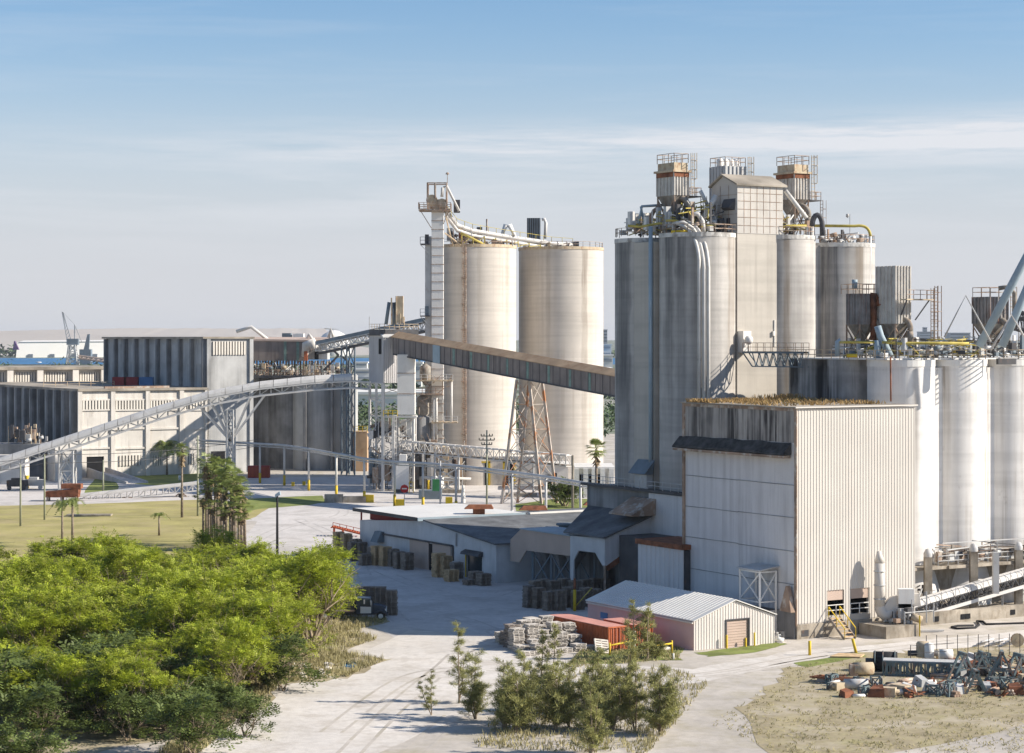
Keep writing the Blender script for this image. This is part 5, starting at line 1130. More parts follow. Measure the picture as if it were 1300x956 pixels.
# rusty edged ribbed bin beside the box building
r0, r1 = on_a(810,-.2), on_a(868,-.2)
r0, r1 = sorted((r0,r1)); zt_ = zat(694,dep(-.2,(r0+r1)/2))
o = thing('ribbed_bin','ribbed grey sheet enclosure with thick rusty top edge beside the box building','enclosure',W(0,r0,0))
mb = MB(); mb.ribs(W(-.2,r1),W(-.2,r0),1.4,zt_,(-UX,-UY,0),.95,.12); mb.build('cladding', M['cladB'], o)
mb = MB(); mb.gbox(-.1,6,r0,r1,0,zt_-.1); mb.build('core', M['dsteel'], o)
mb = MB(); mb.gbox(-.5,6.1,r0-.1,r1+.2,zt_+.0,zt_+.6); mb.build('rusty_edge', M['rust'], o)
mb = MB(); mb.gbox(-.24,-.11,r0+1.5,r1,0,1.38); mb.build('skirt', M['greywall'], o)
# dark streaked block wall above it, between the silo ledge and the box
mb = MB(); q0, q1 = sorted((on_a(824,8.4),on_a(869,8.4))); mb.gbox(8.35,8.85,q0-3,q1,0,13.8); mb.build('streaked_wall', M['cladB'], label='dark streaked wall panels below the silo ledge left of the box building', cat='wall')
mb = MB(); mb.gbox(3,8.3,c0-5.4,c0-.6,0,8.6); mb.build('dark_bay', M['dsteel'], label='dark machinery bay under the sloping shed wall', cat='bay')
a_, b__ = on_a(803,7.0), on_a(822,7.0); lo_, hi_ = sorted((a_,b__)); d = dep(7,lo_)
mb = MB(); mb.hexa([W(4.6,lo_,zat(655,d)),W(8.3,lo_,zat(655,d)),W(8.3,hi_+2,zat(655,d)),W(4.6,hi_+2,zat(655,d)),W(4.6,lo_,zat(653,d)),W(8.3,lo_,zat(634,d)),W(8.3,hi_+2,zat(634,d)),W(4.6,hi_+2,zat(653,d))]); mb.build('lean_to', M['rsteel'], label='small rusty lean-to hood at the foot of the leftmost silo', cat='hood')

# ================================================================ PALLETS
def pallet_mesh(nm, w=1.2, l=1.0):
    mb = MB()
    for i in range(6): y = -l/2+l*i/5.6; mb.box(-w/2,w/2,y,y+l*.12,.105,.13)
    for i in range(3): x = -w/2+(w-.1)*i/2; mb.box(x,x+.1,-l/2,l/2,.03,.114)
    for i in range(3): y = -l/2+(l-.12)*i/2; mb.box(-w/2,w/2,y,y+.12,0,.029)
    me = bpy.data.meshes.new(nm); me.from_pydata([tuple(p) for p in mb.v], [], mb.f); return me
PM = {k: pallet_mesh('pallet_'+k) for k in ('wood','woodtan','wooddark','woodwhite')}
for k, me in PM.items(): me.materials.append(M[k])
prnd = random.Random(77)
def stack(p, n, m, rz, label, group, s=1.0, mess=.04):
    o = thing('pallet_stack', label, 'pallet stack', p, group)
    for i in range(n):
        c = bpy.data.objects.new('pallet', PM[m]); COL.objects.link(c); c.parent = o
        c.location = (prnd.uniform(-mess,mess)*1.6, prnd.uniform(-mess,mess)*1.6, i*.15*s); c.rotation_euler = (0,0,rz+prnd.uniform(-mess,mess)*1.3); c.scale = (s,s,s)
    return o
RZ = R(31)
ORD = ['first','second','third','fourth','fifth','sixth','seventh','eighth','ninth','tenth','eleventh','twelfth','thirteenth','fourteenth','fifteenth','sixteenth']
def on_line(px, a): b = on_a(px,a); return W(a,b,0)
# row against the warehouse wall, from the left
GW = 'pallet stacks against the warehouse wall'
row = [(430,-2.2,20,'woodtan','tall fresh tan pallet stack at the far left end of the warehouse row',1.25),(440,-2.4,20,'woodtan','second tall fresh tan stack at the left end of the warehouse row',1.25),
 (449,-3.6,16,'wooddark','dark pallet stack right of the two fresh tan ones',1.2),(459,-2.6,16,'wooddark','dark pallet stack under the blue wall hood',1.2),
 (452,-1.9,17,'wooddark','dark pallet stack half hidden behind the fresh tan ones',1.2),(463,-5.2,9,'wooddark','low dark stack standing before the warehouse row, under the blue hood',1.3),
 (479,-3.4,15,'woodtan','brown stack in the middle of the warehouse row',1.3),(489,-3.0,15,'woodtan','brown stack right of the middle of the warehouse row',1.3),(474,-2.0,12,'wood','grey brown stack behind the middle of the warehouse row',1.3),
 (499,-2.2,14,'wooddark','dark stack left of the tan sliding door, inner one',1.25),(507,-2.8,13,'wooddark','dark stack left of the tan sliding door, middle one',1.3),(517,-2.6,13,'wooddark','dark stack right against the left sliding door',1.3)]
for px,a,n,m,l,s in row: stack(on_line(px,a),n,m,RZ,l,GW,s)
GD2 = 'pallet stacks by the warehouse doors'
for px,a,n,m,l,s in ((557,-3.2,17,'woodtan','tall brown stack in front of the right sliding door',1.35),(566,-2.6,16,'woodtan','brown stack right behind the tall one by the sliding door',1.3),(573,-4.4,8,'woodtan','low brown stack in front by the right sliding door',1.4),(580,-2.0,12,'wood','grey stack between sliding door and loading door',1.3),
    (604,-2.6,8,'wooddark','dark low stack below the loading door awning, left',1.4),(614,-3.0,8,'wooddark','dark low stack at the grey warehouse corner, right',1.4),(596,-4.4,4,'wooddark','flat low pile left of the loading door',1.3)):
    stack(on_line(px,a),n,m,RZ,l,GD2,s)
# dark stacks under the tan gallery and arch
GU = 'dark pallet stacks in the shade before the arched shed'
k = 0
for (px,py,n,m) in ((672,771,16,'wood'),(684,772,15,'wooddark'),(697,775,14,'wooddark'),(710,775,15,'wooddark'),(722,771,15,'wooddark'),(680,762,15,'wooddark'),(690,760,15,'wooddark'),(702,762,15,'wooddark'),(716,761,16,'wooddark'),(734,774,14,'wooddark'),(744,770,14,'wooddark'),(730,762,15,'wooddark'),(743,759,14,'wooddark'),(756,757,14,'wooddark'),(766,756,13,'wooddark'),(756,768,12,'wooddark')):
    l = {0:'brown topped pallet stack at the left front of the shaded stacks'}.get(k) or f'dark pallet stack, {ORD[k if k < 5 else (k-5 if k < 9 else k-9)]} from the left in the {"front line" if k < 5 else ("line behind it" if k < 9 else "right hand group")} before the arched shed'
    stack(G(px,py),n,m,RZ,l,GU,1.15); k += 1
# sunlit bleached heap
GH = 'bleached pallet stacks in the sunlit heap'
hp = []
for r in range(6):
    for c in range(7):
        a = r; p = Vector((1.55+c*1.42+prnd.uniform(-.2,.2)-r*.50, 228.2+c*.85+r*2.0+prnd.uniform(-.2,.2), 0))
        # keep clear of the container
        q = p-Vector((10.45,231.3,0)); w = q.x*UX+q.y*UY
        if w > -1.1: continue
        hp.append((p, r, c))
rn = ('front','second','third','fourth','fifth','rear')
for p, r, c in hp:
    n = [4,9,13,15,14,12][r]+prnd.randint(-3,3); n = max(2,n)
    if c == 0: n = max(3,n-2)
    stack(p, n, 'woodwhite' if prnd.random() < .8 else 'wood', RZ+prnd.uniform(-.12,.12), f'bleached grey pallet stack, {ORD[c]} from the left in the {rn[r]} row of the sunlit heap', GH, 1.15, .07)
p = G(763,829,.1); c = thing('leaning_pallet','bleached pallet leaning on edge by the left yellow barrier','pallet',p); q = bpy.data.objects.new('slats', PM['woodwhite']); COL.objects.link(q); q.parent = c; q.rotation_euler = (R(65),R(10),RZ); q.location = (0,0,.7); q.scale = (1.5,1.5,1.5)

# ================================================================ TRUCK
tp = G(478,786.5); TX = 0.0
o = thing('stake_truck','dark flatbed truck loaded with pallet stacks, white front wheel, facing right','truck',tp)
def tb(mb,x0,x1,y0,y1,z0,z1): return mb.box(tp.x+x0,tp.x+x1,tp.y+y0,tp.y+y1,z0,z1)
mb = MB(); tb(mb,-9.5,1.2,-.45,-.3,.75,1.0); tb(mb,-9.5,1.2,.9,1.05,.75,1.0); mb.build('chassis', M['dsteel'], o)
mb = MB(); tb(mb,-9.6,-2.6,-.9,1.5,1.05,1.25); mb.build('flatbed', M['rsteel'], o)
mb = MB(); X = [-2.4,-.5,-.35,-.75,-2.3]; 
prof = [(-2.4,.75),(-.45,.75),(-.4,1.75),(-.75,2.65),(-2.35,2.7)]
def side_prism(mb, prof, y0, y1):
    a = [Vector((tp.x+x,tp.y+y0,z)) for x,z in prof]; b = [Vector((tp.x+x,tp.y+y1,z)) for x,z in prof]; n = len(prof)
    mb.face(a); mb.face(list(reversed(b)))
    for i in range(n): mb.face([a[i],b[i],b[(i+1)%n],a[(i+1)%n]])
side_prism(mb, prof, -.75, 1.35); cab = mb.build('cab', M['truckblue'], o)
mb = MB(); side_prism(mb, [(-1.9,1.72),(-.62,1.72),(-.85,2.5),(-1.9,2.52)], -.79, -.755); sub(mb, 'side_window', M['glass'], cab)
mb = MB(); side_prism(mb, [(-1.9,.85),(-.6,.85),(-.6,1.62),(-1.9,1.66)], -.80, -.756); sub(mb, 'door_panel', M['white'], cab)
mb = MB(); mb.hexa([Vector((tp.x+x,tp.y+y,z)) for x,y,z in ((-.37,-.55,1.8),(-.34,-.55,1.78),(-.34,1.15,1.78),(-.37,1.15,1.8),(-.72,-.5,2.55),(-.69,-.5,2.55),(-.69,1.1,2.55),(-.72,1.1,2.55))]); sub(mb, 'windscreen', M['glass'], cab)
mb = MB(); side_prism(mb, [(-.39,.8),(1.05,.8),(1.15,1.15),(1.05,1.62),(.3,1.78),(-.39,1.83)], -.5, 1.1); mb.build('bonnet', M['truckblue'], o)
mb = MB(); tb(mb,1.16,1.22,-.35,.95,.9,1.5); mb.build('grille', M['steel'], o)
mb = MB(); tb(mb,1.1,1.35,-.7,1.3,.5,.75); mb.build('bumper', M['dsteel'], o)
for y in (-.55,1.05): mb = MB(); mb.tube([Vector((tp.x+1.05,tp.y+y,1.25)),Vector((tp.x+1.2,tp.y+y,1.25))],.13,12); mb.build('headlight', M['white'], o)
for x,y in ((.55,-.78),(.55,1.38),(-6.2,-.8),(-6.2,1.4),(-7.4,-.8),(-7.4,1.4)):
    c = Vector((tp.x+x,tp.y+y,.52)); mb = MB(); mb.tube([c-Vector((0,.16,0)),c+Vector((0,.16,0))],.52,20); w = mb.build('wheel', M['black'], o)
    mb = MB(); mb.tube([c-Vector((0,.18,0)),c-Vector((0,.155,0))],.29,16); sub(mb, 'rim', M['white'], w)
mb = MB(); prof = [(.0,.95),(.1,1.12),(.55,1.25),(1.0,1.12),(1.15,.9),(1.02,.88),(.55,1.12),(.12,.9)]; side_prism(mb, prof, -.98, -.52); mb.build('fender', M['truckblue'], o)
mb = MB(); tb(mb,-1.5,-1.35,-.95,-.85,2.0,2.5); mb.beam(Vector((tp.x-.6,tp.y-.95,1.7)),Vector((tp.x-.6,tp.y-.95,2.4)),.06); tb(mb,-.7,-.5,-1.05,-.9,1.9,2.4); mb.build('mirror', M['steel'], o)
mb = MB()
for x in (-9.4,-7.7,-6,-4.3,-2.7): mb.box(tp.x+x,tp.x+x+.08,tp.y+1.4,tp.y+1.5,1.25,2.7)
mb.build_each('stake', M['wooddark'], o)
GT = 'pallet stacks on the truck bed'
for i,(x,n,m) in enumerate(((-3.3,12,'wooddark'),(-4.7,13,'wooddark'),(-6.1,12,'wooddark'),(-7.5,10,'wooddark'))):
    q = tp+Vector((x,.3,1.26)); stack(q,n,m,0,f'dark pallet stack on the truck bed, {ORD[i]} behind the cab',GT,1.2)
for i,(x,y) in enumerate(((-2.6,4.6),(-1.2,4.9),(.2,4.7),(1.6,4.2),(-4.2,4.8))):
    stack(G(478,786.5)+Vector((x,y,0)),[20,20,20,18,20][i],'wooddark',0,f'dark pallet stack standing behind the truck, {("third","fourth","fifth and rightmost","lowest, by the bumper","leftmost")[i] if i<4 else "far left"} of the group',"pallet stacks behind the truck",1.15)
for x,l in ((441.5,'left of the two yellow poles behind the truck cab'),(446,'right of the two yellow poles behind the truck cab')):
    p = G(x,779); MB().tube([p,p+Vector((0,0,3.2))],.13,10).build('yellow_pole', M['yellow'], label=l, cat='pole')
# red trailer in the yard
p = G(439,681); o = thing('ramp_trailer','orange red steel ramp trailer parked alone in the pale yard','trailer',p)
f = lambda x,y,z: Vector((p.x+x,p.y+y,z))
mb = MB()
for y in (0,2.2):
    mb.beam(f(-2.2,y,1.6),f(2.6,y-1,.5),.25); mb.beam(f(-2.2,y,1.6),f(-2.6,y,1.5),.2)
for i in range(12): t = i/11; mb.beam(f(-2.2+4.8*t,-t,1.62-1.1*t),f(-2.2+4.8*t,2.2-t,1.62-1.1*t),.14)
mb.build('ramp_deck', M['redsteel'], o)
for x,y in ((-2.1,0),(-2.1,2.2),(-.6,0),(-.6,2.2)): MB().beam(f(x,y,0),f(x,y,1.5 if x<-1 else 1.2),.16).build('leg', M['redsteel'], o)
mb = MB(); mb.rail([f(-2.4,2.3,1.6),f(2.4,1.3,.6)],h=.6,step=1.2,t=.09,mid=1); mb.build('rail', M['redsteel'], o)
# yellow and rust posts at the arched shed
p = G(729.5,776); mb = MB(); o = thing('yellow_post','thick yellow guard post with slanting brace before the arched shed','post',p)
MB().tube([p,p+Vector((0,0,2.7))],.2,12).build('post', M['yellow'], o); MB().tube([p+Vector((.1,0,.6)),p+Vector((2.2,.4,2.9))],.08,8).build('brace', M['dyellow'], o)
MB().tube([p+Vector((0,0,2.71)),p+Vector((0,0,4.1))],.16,10).build('upper_post', M['rust'], o)
# tall black lamp post in the yard
p = G(352,712); o = thing('lamp_post','black lamp post with a blue grey lamp head in the pale yard','lamp post',p)
z = zat(630,p.y); MB().tube([p,Vector((p.x,p.y,z))],[.22,.16],10).build('pole', M['black'], o); MB().hexa([Vector((p.x+q[0],p.y+q[1],z+q[2])) for q in ((-.3,-.5,-.1),(.5,-.5,.2),(.5,.5,.2),(-.3,.5,-.1),(-.3,-.5,.3),(.4,-.5,.8),(.4,.5,.8),(-.3,.5,.3))]).build('lamp_head', M['pipeblue'], o)
# ================================================================ BEIGE SILOS
def bsilo(c, r, zt, label):
    o = thing('concrete_silo', label, 'silo', Vector((c[0],c[1],0)), 'big beige silos')
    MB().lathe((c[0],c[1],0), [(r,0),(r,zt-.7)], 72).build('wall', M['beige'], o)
    MB().lathe((c[0],c[1],0), [(r-.4,zt-.7),(r+.12,zt-.7),(r+.12,zt),(r-.4,zt),(r-.4,zt-.5)], 72, flat=True).build('rim', M['ochre'], o)
    MB().disc(Vector((c[0],c[1],zt-.4)), r-.1, 48).build('roof', M['roofdirt'], o); return o
C1, C2, RB, BT = (-9.3,503.0), (11.9,516.0), 10.25, 56.0
s1 = bsilo(C1, RB, BT, 'left big beige silo with bucket elevator and rusty ladder on its left side')
s2 = bsilo(C2, RB, BT, 'right big beige silo, next to the grey cluster, with one brown vertical stain')
def on_cyl(px, c, r, off=.0):    # front point of the cylinder at a pixel column
    k = (px-CX)/F; A_ = 1+k*k; B_ = -2*(c[0]*k+c[1]); C_ = c[0]**2+c[1]**2-(r+off)**2; y = (-B_-math.sqrt(max(0,B_*B_-4*A_*C_)))/(2*A_); return Vector((k*y,y,0))
p = on_cyl(590,C1,RB,.15); o = thing('silo_ladder','long rusty caged ladder up the left beige silo','ladder',p)
mb = MB(); mb.ladder(p, BT+.8, .7, (-.4,-.9,0), t=.12); mb.build('rails', M['rsteel'], o)
mb = MB()
for z in range(6,56,6): mb.box(p.x-.9,p.x+.5,p.y-.9,p.y,z,z+.15)
mb.build_each('landing', M['rsteel'], o)
for px,w,c,m,z0,z1 in ((597,.0,C1,'dsteel',0,0),): pass
# yellow framed truck doors at the foot
for px0,px1,l in ((597,620,'left yellow framed dark truck opening at the beige silo foot'),(641,652,'right yellow framed dark truck opening at the beige silo foot')):
    d = 493.3; x0, x1 = vx(px0,d,0).x, vx(px1,d,0).x; o = thing('truck_doorway',l,'doorway',Vector(((x0+x1)/2,d,0)),'truck doorways under the beige silos')
    MB().box(x0,x1,d-.1,d,0,5.2).build('opening', M['void'], o)
    MB().box(x0-.45,x0,d-.3,d,0,5.5).build('jamb', M['yellow'], o); MB().box(x1,x1+.45,d-.3,d,0,5.5).build('jamb', M['yellow'], o)
    MB().box(x0-.45,x1+.45,d-.3,d,5.21,5.6).build('lintel', M['yellow'], o)
mb = MB(); x0,x1 = vx(590,493.3,0).x, vx(690,493.3,0).x; mb.box(x0,x1,493.35,500,0,6.4); mb.box(x0-.3,x1+.3,493.2,500.2,6.41,6.7); mb.build('loadout_block', M['lbeige'], label='low concrete loadout block joining the two beige silos at the ground', cat='building')
# low white building to the right of the doors
def simple_building(name,label,x0,x1,d,dep_,z,m,roof='whiteroof',wins=(),group=None):
    a,b = vx(x0,d,0).x, vx(x1,d,0).x; o = thing(name,label,'building',Vector(((a+b)/2,d,0)),group)
    MB().box(a,b,d,d+dep_,0,z).build('wall', M[m], o); MB().box(a-.4,b+.4,d-.4,d+dep_+.4,z+.01,z+.35).build('roof', M[roof], o)
    for (p0,p1,z0,z1) in wins: MB().box(vx(p0,d,0).x,vx(p1,d,0).x,d-.08,d-.01,z0,z1).build('window', M['void'], o)
    return o
simple_building('pump_house','low pale building right of the truck doorways under the pipe bridge',690,721,478,12,5.4,'lbeige',wins=((692,700,0,3.4),(703,707,2.6,3.8)))
simple_building('canteen','white building with dark windows and ribbed pale roof behind the fan palm',732,778,455,14,6.2,'white',wins=((736,740,2.6,5.0),(747,751,2.6,5.0),(758,762,2.6,5.0),(736,740,.2,1.9),(747,751,.2,1.9)))
mb = MB()
for px in (732,743.5,754,765,776): q = vx(px,454.4,0); mb.box(q.x-.5,q.x+.5,454,454.9,0,6.2)
mb.build('pilaster', M['white'], label='row of white wall pillars behind the fan palm', cat='pillars')
# bucket elevator
ex0, ex1 = vx(548,489,0).x, vx(563,489,0).x
o = thing('bucket_elevator','tall white ribbed bucket elevator column left of the beige silos with rusty head platform','elevator',Vector((ex0+1.4,489,0)))
ezt = zat(262,490)
MB().box(ex0,ex1,488,491,20,ezt).build('casing', M['white'], o)
MB().box(ex0+.1,ex1-.1,488.1,490.9,0,20).build('lower_casing', M['pipe'], o)
mb = MB(); z = 3
while z < ezt: mb.box(ex0-.06,ex1+.06,487.93,491.07,z,z+.14); z += 2.0
mb.build_each('joint', M['rsteel'], o)
MB().box(ex0-1.5,ex0-.1,488.6,491.5,0,zat(300,489)).build('shaded_casing', M['steel'], o)  # shaded left face of the column, its shade given by a greyer box
hx0, hx1 = vx(532,489,0).x, vx(578,489,0).x; pz = zat(268,489)
MB().box(hx0,hx1-1,486,493,pz,pz+.3).build('platform', M['rsteel'], o)
mb = MB(); mb.rail([(hx0,486,pz+.3),(hx1-1,486,pz+.3),(hx1-1,493,pz+.3),(hx0,493,pz+.3),(hx0,486,pz+.3)],h=1.5,step=1.2,t=.11,mid=3); mb.build('railing', M['rsteel'], o)
mb = MB(); fx0, fx1 = vx(543,489,0).x, vx(567,489,0).x; tz = zat(233,489)
for x in (fx0,fx1):
    for y in (487,492): mb.beam((x,y,pz),(x,y,tz),.25)
for y in (487,492): mb.beam((fx0,y,tz),(fx1,y,tz),.25)
for x in (fx0,fx1): mb.beam((x,487,tz),(x,492,tz),.25)
mb.beam(((fx0+fx1)/2-.4,487,tz-3.5),((fx0+fx1)/2-.4,487,tz),.4); mb.build('hoist_frame', M['rsteel'], o)
mb = MB(); mb.box(fx0+.3,fx1-.2,487.3,491.5,pz+.3,pz+2.6); mb.tube([(fx0+1,487.1,pz+2.4),(fx0+1,491.5,pz+2.4)],1.3,14); mb.tube([(fx1-1,487.1,pz+1.8),(fx1-1,491.5,pz+1.8)],1.0,14); mb.build('head_drive', M['ochre'], o)
mb = MB(); mb.tube([vx(563,488,zat(238,488)),vx(567,488,zat(236,488)),vx(583,488,zat(268,488))],.3,8); mb.tube([vx(561,488,zat(250,488)),vx(562,488,zat(238,488))],.35,8); mb.build('chute', M['pipe'], o)
mb = MB(); mb.beam((hx0+.4,488,pz),(ex0,488,pz-4),.16); mb.beam((hx1-1.4,488,pz),(ex1,488,pz-3),.16); mb.build('brace', M['rsteel'], o)
mb = MB(); q = vx(582,492,0); mb.box(vx(576,492,0).x,vx(584,492,0).x,491,493,zat(270,492),zat(254,492)); mb.build('dust_filter', M['dsteel'], o)
mb = MB(); mb.beam(vx(568,489,tz),vx(568,489,tz+2),.12); mb.lathe(vx(568,489,tz+2), [(0,0),(.45,.15),(.3,.5),(0,.6)], 8); mb.build('beacon', M['rsteel'], o)
for i,(y0,l) in enumerate(((311,'upper'),(402,'lower'))):
    z = zat(y0,489); q0, q1 = vx(534,489,z).x, vx(546,489,z).x; pl = MB(); pl.box(q0,q1,487,491,z,z+.25); pl.build('landing', M['dsteel'], o)
    mb = MB(); mb.rail([(q0,487,z+.25),(q1,487,z+.25)],h=1.5,step=1,t=.1); mb.box(q0+1,q1-.3,488.5,490,z+.25,z+2.4); mb.build('cabin', M['bsteel'] if i else M['dsteel'], o)
    mb = MB(); mb.beam((q0,488,z),(q1,488,z-2.2),.12); mb.build('brace', M['steel'], o)
# top conveyors from elevator head down across the silo roofs
o = thing('distribution_conveyor','pale and yellow conveyor bundle sloping from the elevator head across the beige silo roofs','conveyor',P(575,270,491))
nodes = [P(566,268,491),P(580,286,493),P(600,293,496),P(640,300,502),P(700,309,510),P(727,311,512)]
MB().tube(nodes,.55,8).build('upper_trough', M['wsteel'], o)
MB().tube([q-Vector((0,0,1.1)) for q in nodes],.4,8).build('lower_trough', M['wsteel'], o)
mb = MB()
for a,b in zip(nodes,nodes[1:]):
    mb.rail([a+Vector((0,-1,.3)),b+Vector((0,-1,.3))],h=1.2,step=2.5,t=.1,mid=1)
mb.build('handrail', M['dyellow'], o)
mb = MB()
for i in range(11):
    px = 586+i*14; q = None
    t = i/10; a = P(586,290,494).lerp(P(727,311,512),t); mb.beam(Vector((a.x,a.y,BT-.3)),a-Vector((0,0,1.0)),.22); 
    if i < 10: b = P(586,290,494).lerp(P(727,311,512),(i+1)/10); mb.beam(Vector((a.x,a.y,BT-.2)),b-Vector((0,0,1.2)),.14)
mb.build('support', M['dyellow'], o)
MB().tube([P(585,296,492),P(600,303,492),P(616,311,494)],.28,8).build('yellow_chute', M['dyellow'], o)
mb = MB(); mb.tube([P(563,262,491),P(572,282,492),P(586,290,494)],.45,8); mb.tube([P(565,296,490),P(586,312,493)],.2,8); mb.tube([P(566,275,490),P(575,312,493)],.16,8); mb.build('stair_chute', M['ochre'], o)
def xyclutter(name,label,x0,x1,y0,y1,z0,z1,n,seed,mats,cat='machinery'):
    rnd = random.Random(seed); o = thing(name,label,cat,Vector(((x0+x1)/2,(y0+y1)/2,z0))); bms = {k: MB() for k in mats}; H = z1-z0
    for i in range(n):
        x,y = rnd.uniform(x0,x1), rnd.uniform(y0,y1); k = rnd.choice(mats); mb = bms[k]; t = rnd.random(); h = rnd.uniform(.25,1)*H
        if t < .3: s = rnd.uniform(.2,.7); mb.box(x-s,x+s,y-s,y+s,z0+h*.3,z0+h)
        elif t < .5: s = rnd.uniform(.15,.5); q = Vector((x,y,z0+h*.6)); mb.tube([q-Vector((s*1.5,0,0)),q+Vector((s*1.5,0,.2))],s,10)
        elif t < .75: mb.beam((x,y,z0),(x,y,z0+h),.16)
        else: mb.beam((x,y,z0+h*rnd.random()),(min(x1,max(x0,x+rnd.uniform(-4,4))),rnd.uniform(y0,y1),z0+h),.16)
    nm = {'steel':'machine_casing','dsteel':'drive_unit','rsteel':'support_frame','white':'pipework','ochre':'housing','rust':'rusted_guard','dyellow':'handrail','bsteel':'support_frame','wsteel':'pipework'}
    for k in mats:
        if bms[k].v: bms[k].build_each(nm.get(k,'casing'), M[k], o)
    return o
q = P(570,311,496); r_ = P(612,311,500)
xyclutter('roof_machinery','dense rusty machinery on the left beige silo roof below the conveyor',q.x,r_.x,495,503,BT-.3,BT+4.2,60,61,('steel','dsteel','rsteel','ochre','rust','wsteel'))
q = P(615,311,496); r_ = P(655,311,500); xyclutter('roof_machinery','small valves on the right part of the left beige silo roof',q.x,r_.x,498,505,BT-.3,BT+2.0,20,62,('steel','dsteel','rsteel','ochre'))
q = P(664,314,508); r_ = P(735,314,512); xyclutter('roof_machinery','low machinery on the right beige silo roof',q.x,r_.x,508,516,BT-.3,BT+1.6,34,63,('steel','dsteel','rsteel','ochre','wsteel'))
o = thing('roof_filter','black box filter with white gooseneck pipe on the right beige silo','filter',P(680,311,512))
a_,b_ = P(669,303,512),P(686,277,512); MB().box(a_.x,b_.x,511,513.5,BT-.4,b_.z).build('filter_box', M['dsteel'], o)
mb = MB()
for i in range(6): x = a_.x+(b_.x-a_.x)*(i+.5)/6; mb.box(x-.1,x+.1,510.85,510.98,BT+1,b_.z)
mb.build('rib', M['bsteel'], o)
MB().tube([P(688,279,512),P(691,278,512),P(693,283,512),P(692,303,512)],.38,8).build('gooseneck', M['pipe'], o)
o = thing('pivot_spout','white A shaped spout standing at the middle of the silo roofs','spout',P(645,303,503)); MB().tube([P(636,301,503),P(642,286,503),P(647,286,503),P(654,300,503)],[.3,.6,.6,.3],8).build('spout', M['white'], o)
MB().beam(P(618,300,501),P(618,278,501),.3).build('vent_stack', M['rsteel'], label='slim rusty vent stack on the left beige silo roof', cat='stack')
o = thing('roof_railing','thin railing along the rim of the beige silo roofs','railing',Vector((0,505,BT)))
mb = MB()
for c in (C1,C2): mb.rail([Vector((c[0]+(RB-.2)*math.cos(R(t)),c[1]+(RB-.2)*math.sin(R(t)),BT)) for t in range(180,361,12)],h=1.2,step=2.4,t=.09)
mb.build('rail', M['rsteel'], o)
# platforms at the elevator's lower half
o = thing('process_tower','rusty open platforms, cyclones and pipes stacked on the bucket elevator foot','platforms',Vector((vx(548,487,0).x,487,0)))
for i,(y,x0,x1) in enumerate(((484,527,575),(501,528,562),(537,548,581))):
    z = zat(y,486); a,b = vx(x0,486,0).x, vx(x1,486,0).x; MB().box(a,b,484,487.8,z,z+.3).build('deck', M['ochre'] if i != 1 else M['rsteel'], o)
    mb = MB(); mb.rail([(a,484,z+.3),(b,484,z+.3)],h=1.3,step=1.5,t=.11); mb.build('railing', M['wsteel'] if i != 1 else M['rsteel'], o)
for i,(x,r,y0,y1) in enumerate(((540,1.3,466,481),(537,1.4,505,525),(536,1.9,530,618))):
    q = vx(x,486.5,0); MB().lathe((q.x,486.5,0), [(.2,zat(y1,486)-1.5),(r,zat(y1,486)),(r,zat(y0,486)),(.3,zat(y0,486)+.8)], 16).build('cyclone', M['dcdirt'] if i<2 else M['dconc'], o)
for x,y0,y1 in ((551,505,620),(554,505,560),(573,484,537)): MB().tube([vx(x,485,zat(y1,485)),vx(x,485,zat(y0,485))],.3,8).build('downpipe', M['pipe'], o)
mb = MB(); rnd = random.Random(2)
for i in range(60):
    x = vx(rnd.uniform(528,570),486,0).x; y = rnd.uniform(484.2,487.5); z = zat(rnd.choice((rnd.uniform(484,540),rnd.uniform(560,612))),486); mb.beam((x,y,z),(x+rnd.uniform(-2.5,2.5),y,z+rnd.uniform(.5,3)),.16)
mb.build('bracing', M['rsteel'], o)
xyclutter('foot_machinery','pale and rusty machinery round the foot of the bucket elevator',vx(528,484,0).x,vx(590,484,0).x,480,486,0,11,98,64,('steel','rsteel','wsteel','dsteel','ochre','dcdirt'))
for i,(x,) in enumerate(((544,),(549,))): MB().tube([vx(x,478,0),vx(x,478,2.2)],.25,10).build('bollard', M['yellow'], label=('left','right')[i]+' of two yellow bollards by the elevator foot', cat='bollard', group='bollards at the elevator foot')
for i,x in enumerate((552.5,558.5)): 
    q = vx(x,470,0); MB().lathe(q, [(.9,0.2),(.9,3.4),(0,3.9)], 14).build('white_tank', M['white'], label=('left','right')[i]+' small white upright tank near the elevator foot', cat='tank', group='small white tanks')
q = vx(555,452,0); MB().box(vx(532,452,0).x,vx(561,452,0).x,450,453,0,1.9).build('skip', M['bsteel'], label='long dark blue grey skip on the pale yard', cat='skip')
q = vx(554,448,0); MB().box(q.x-.8,q.x+.9,447,448,2,4.4).build('green_box', M['greenpaint'], label='green box on a post above the dark skip', cat='box')
q = vx(588,440,0); mb = MB(); mb.lathe(q, [(.45,0),(.45,2.0),(.3,2.4),(.3,3.6),(0,3.8)], 12); mb.build('fuel_pump', M['white'], label='white upright cylinder with red stripe in the yard', cat='tank')

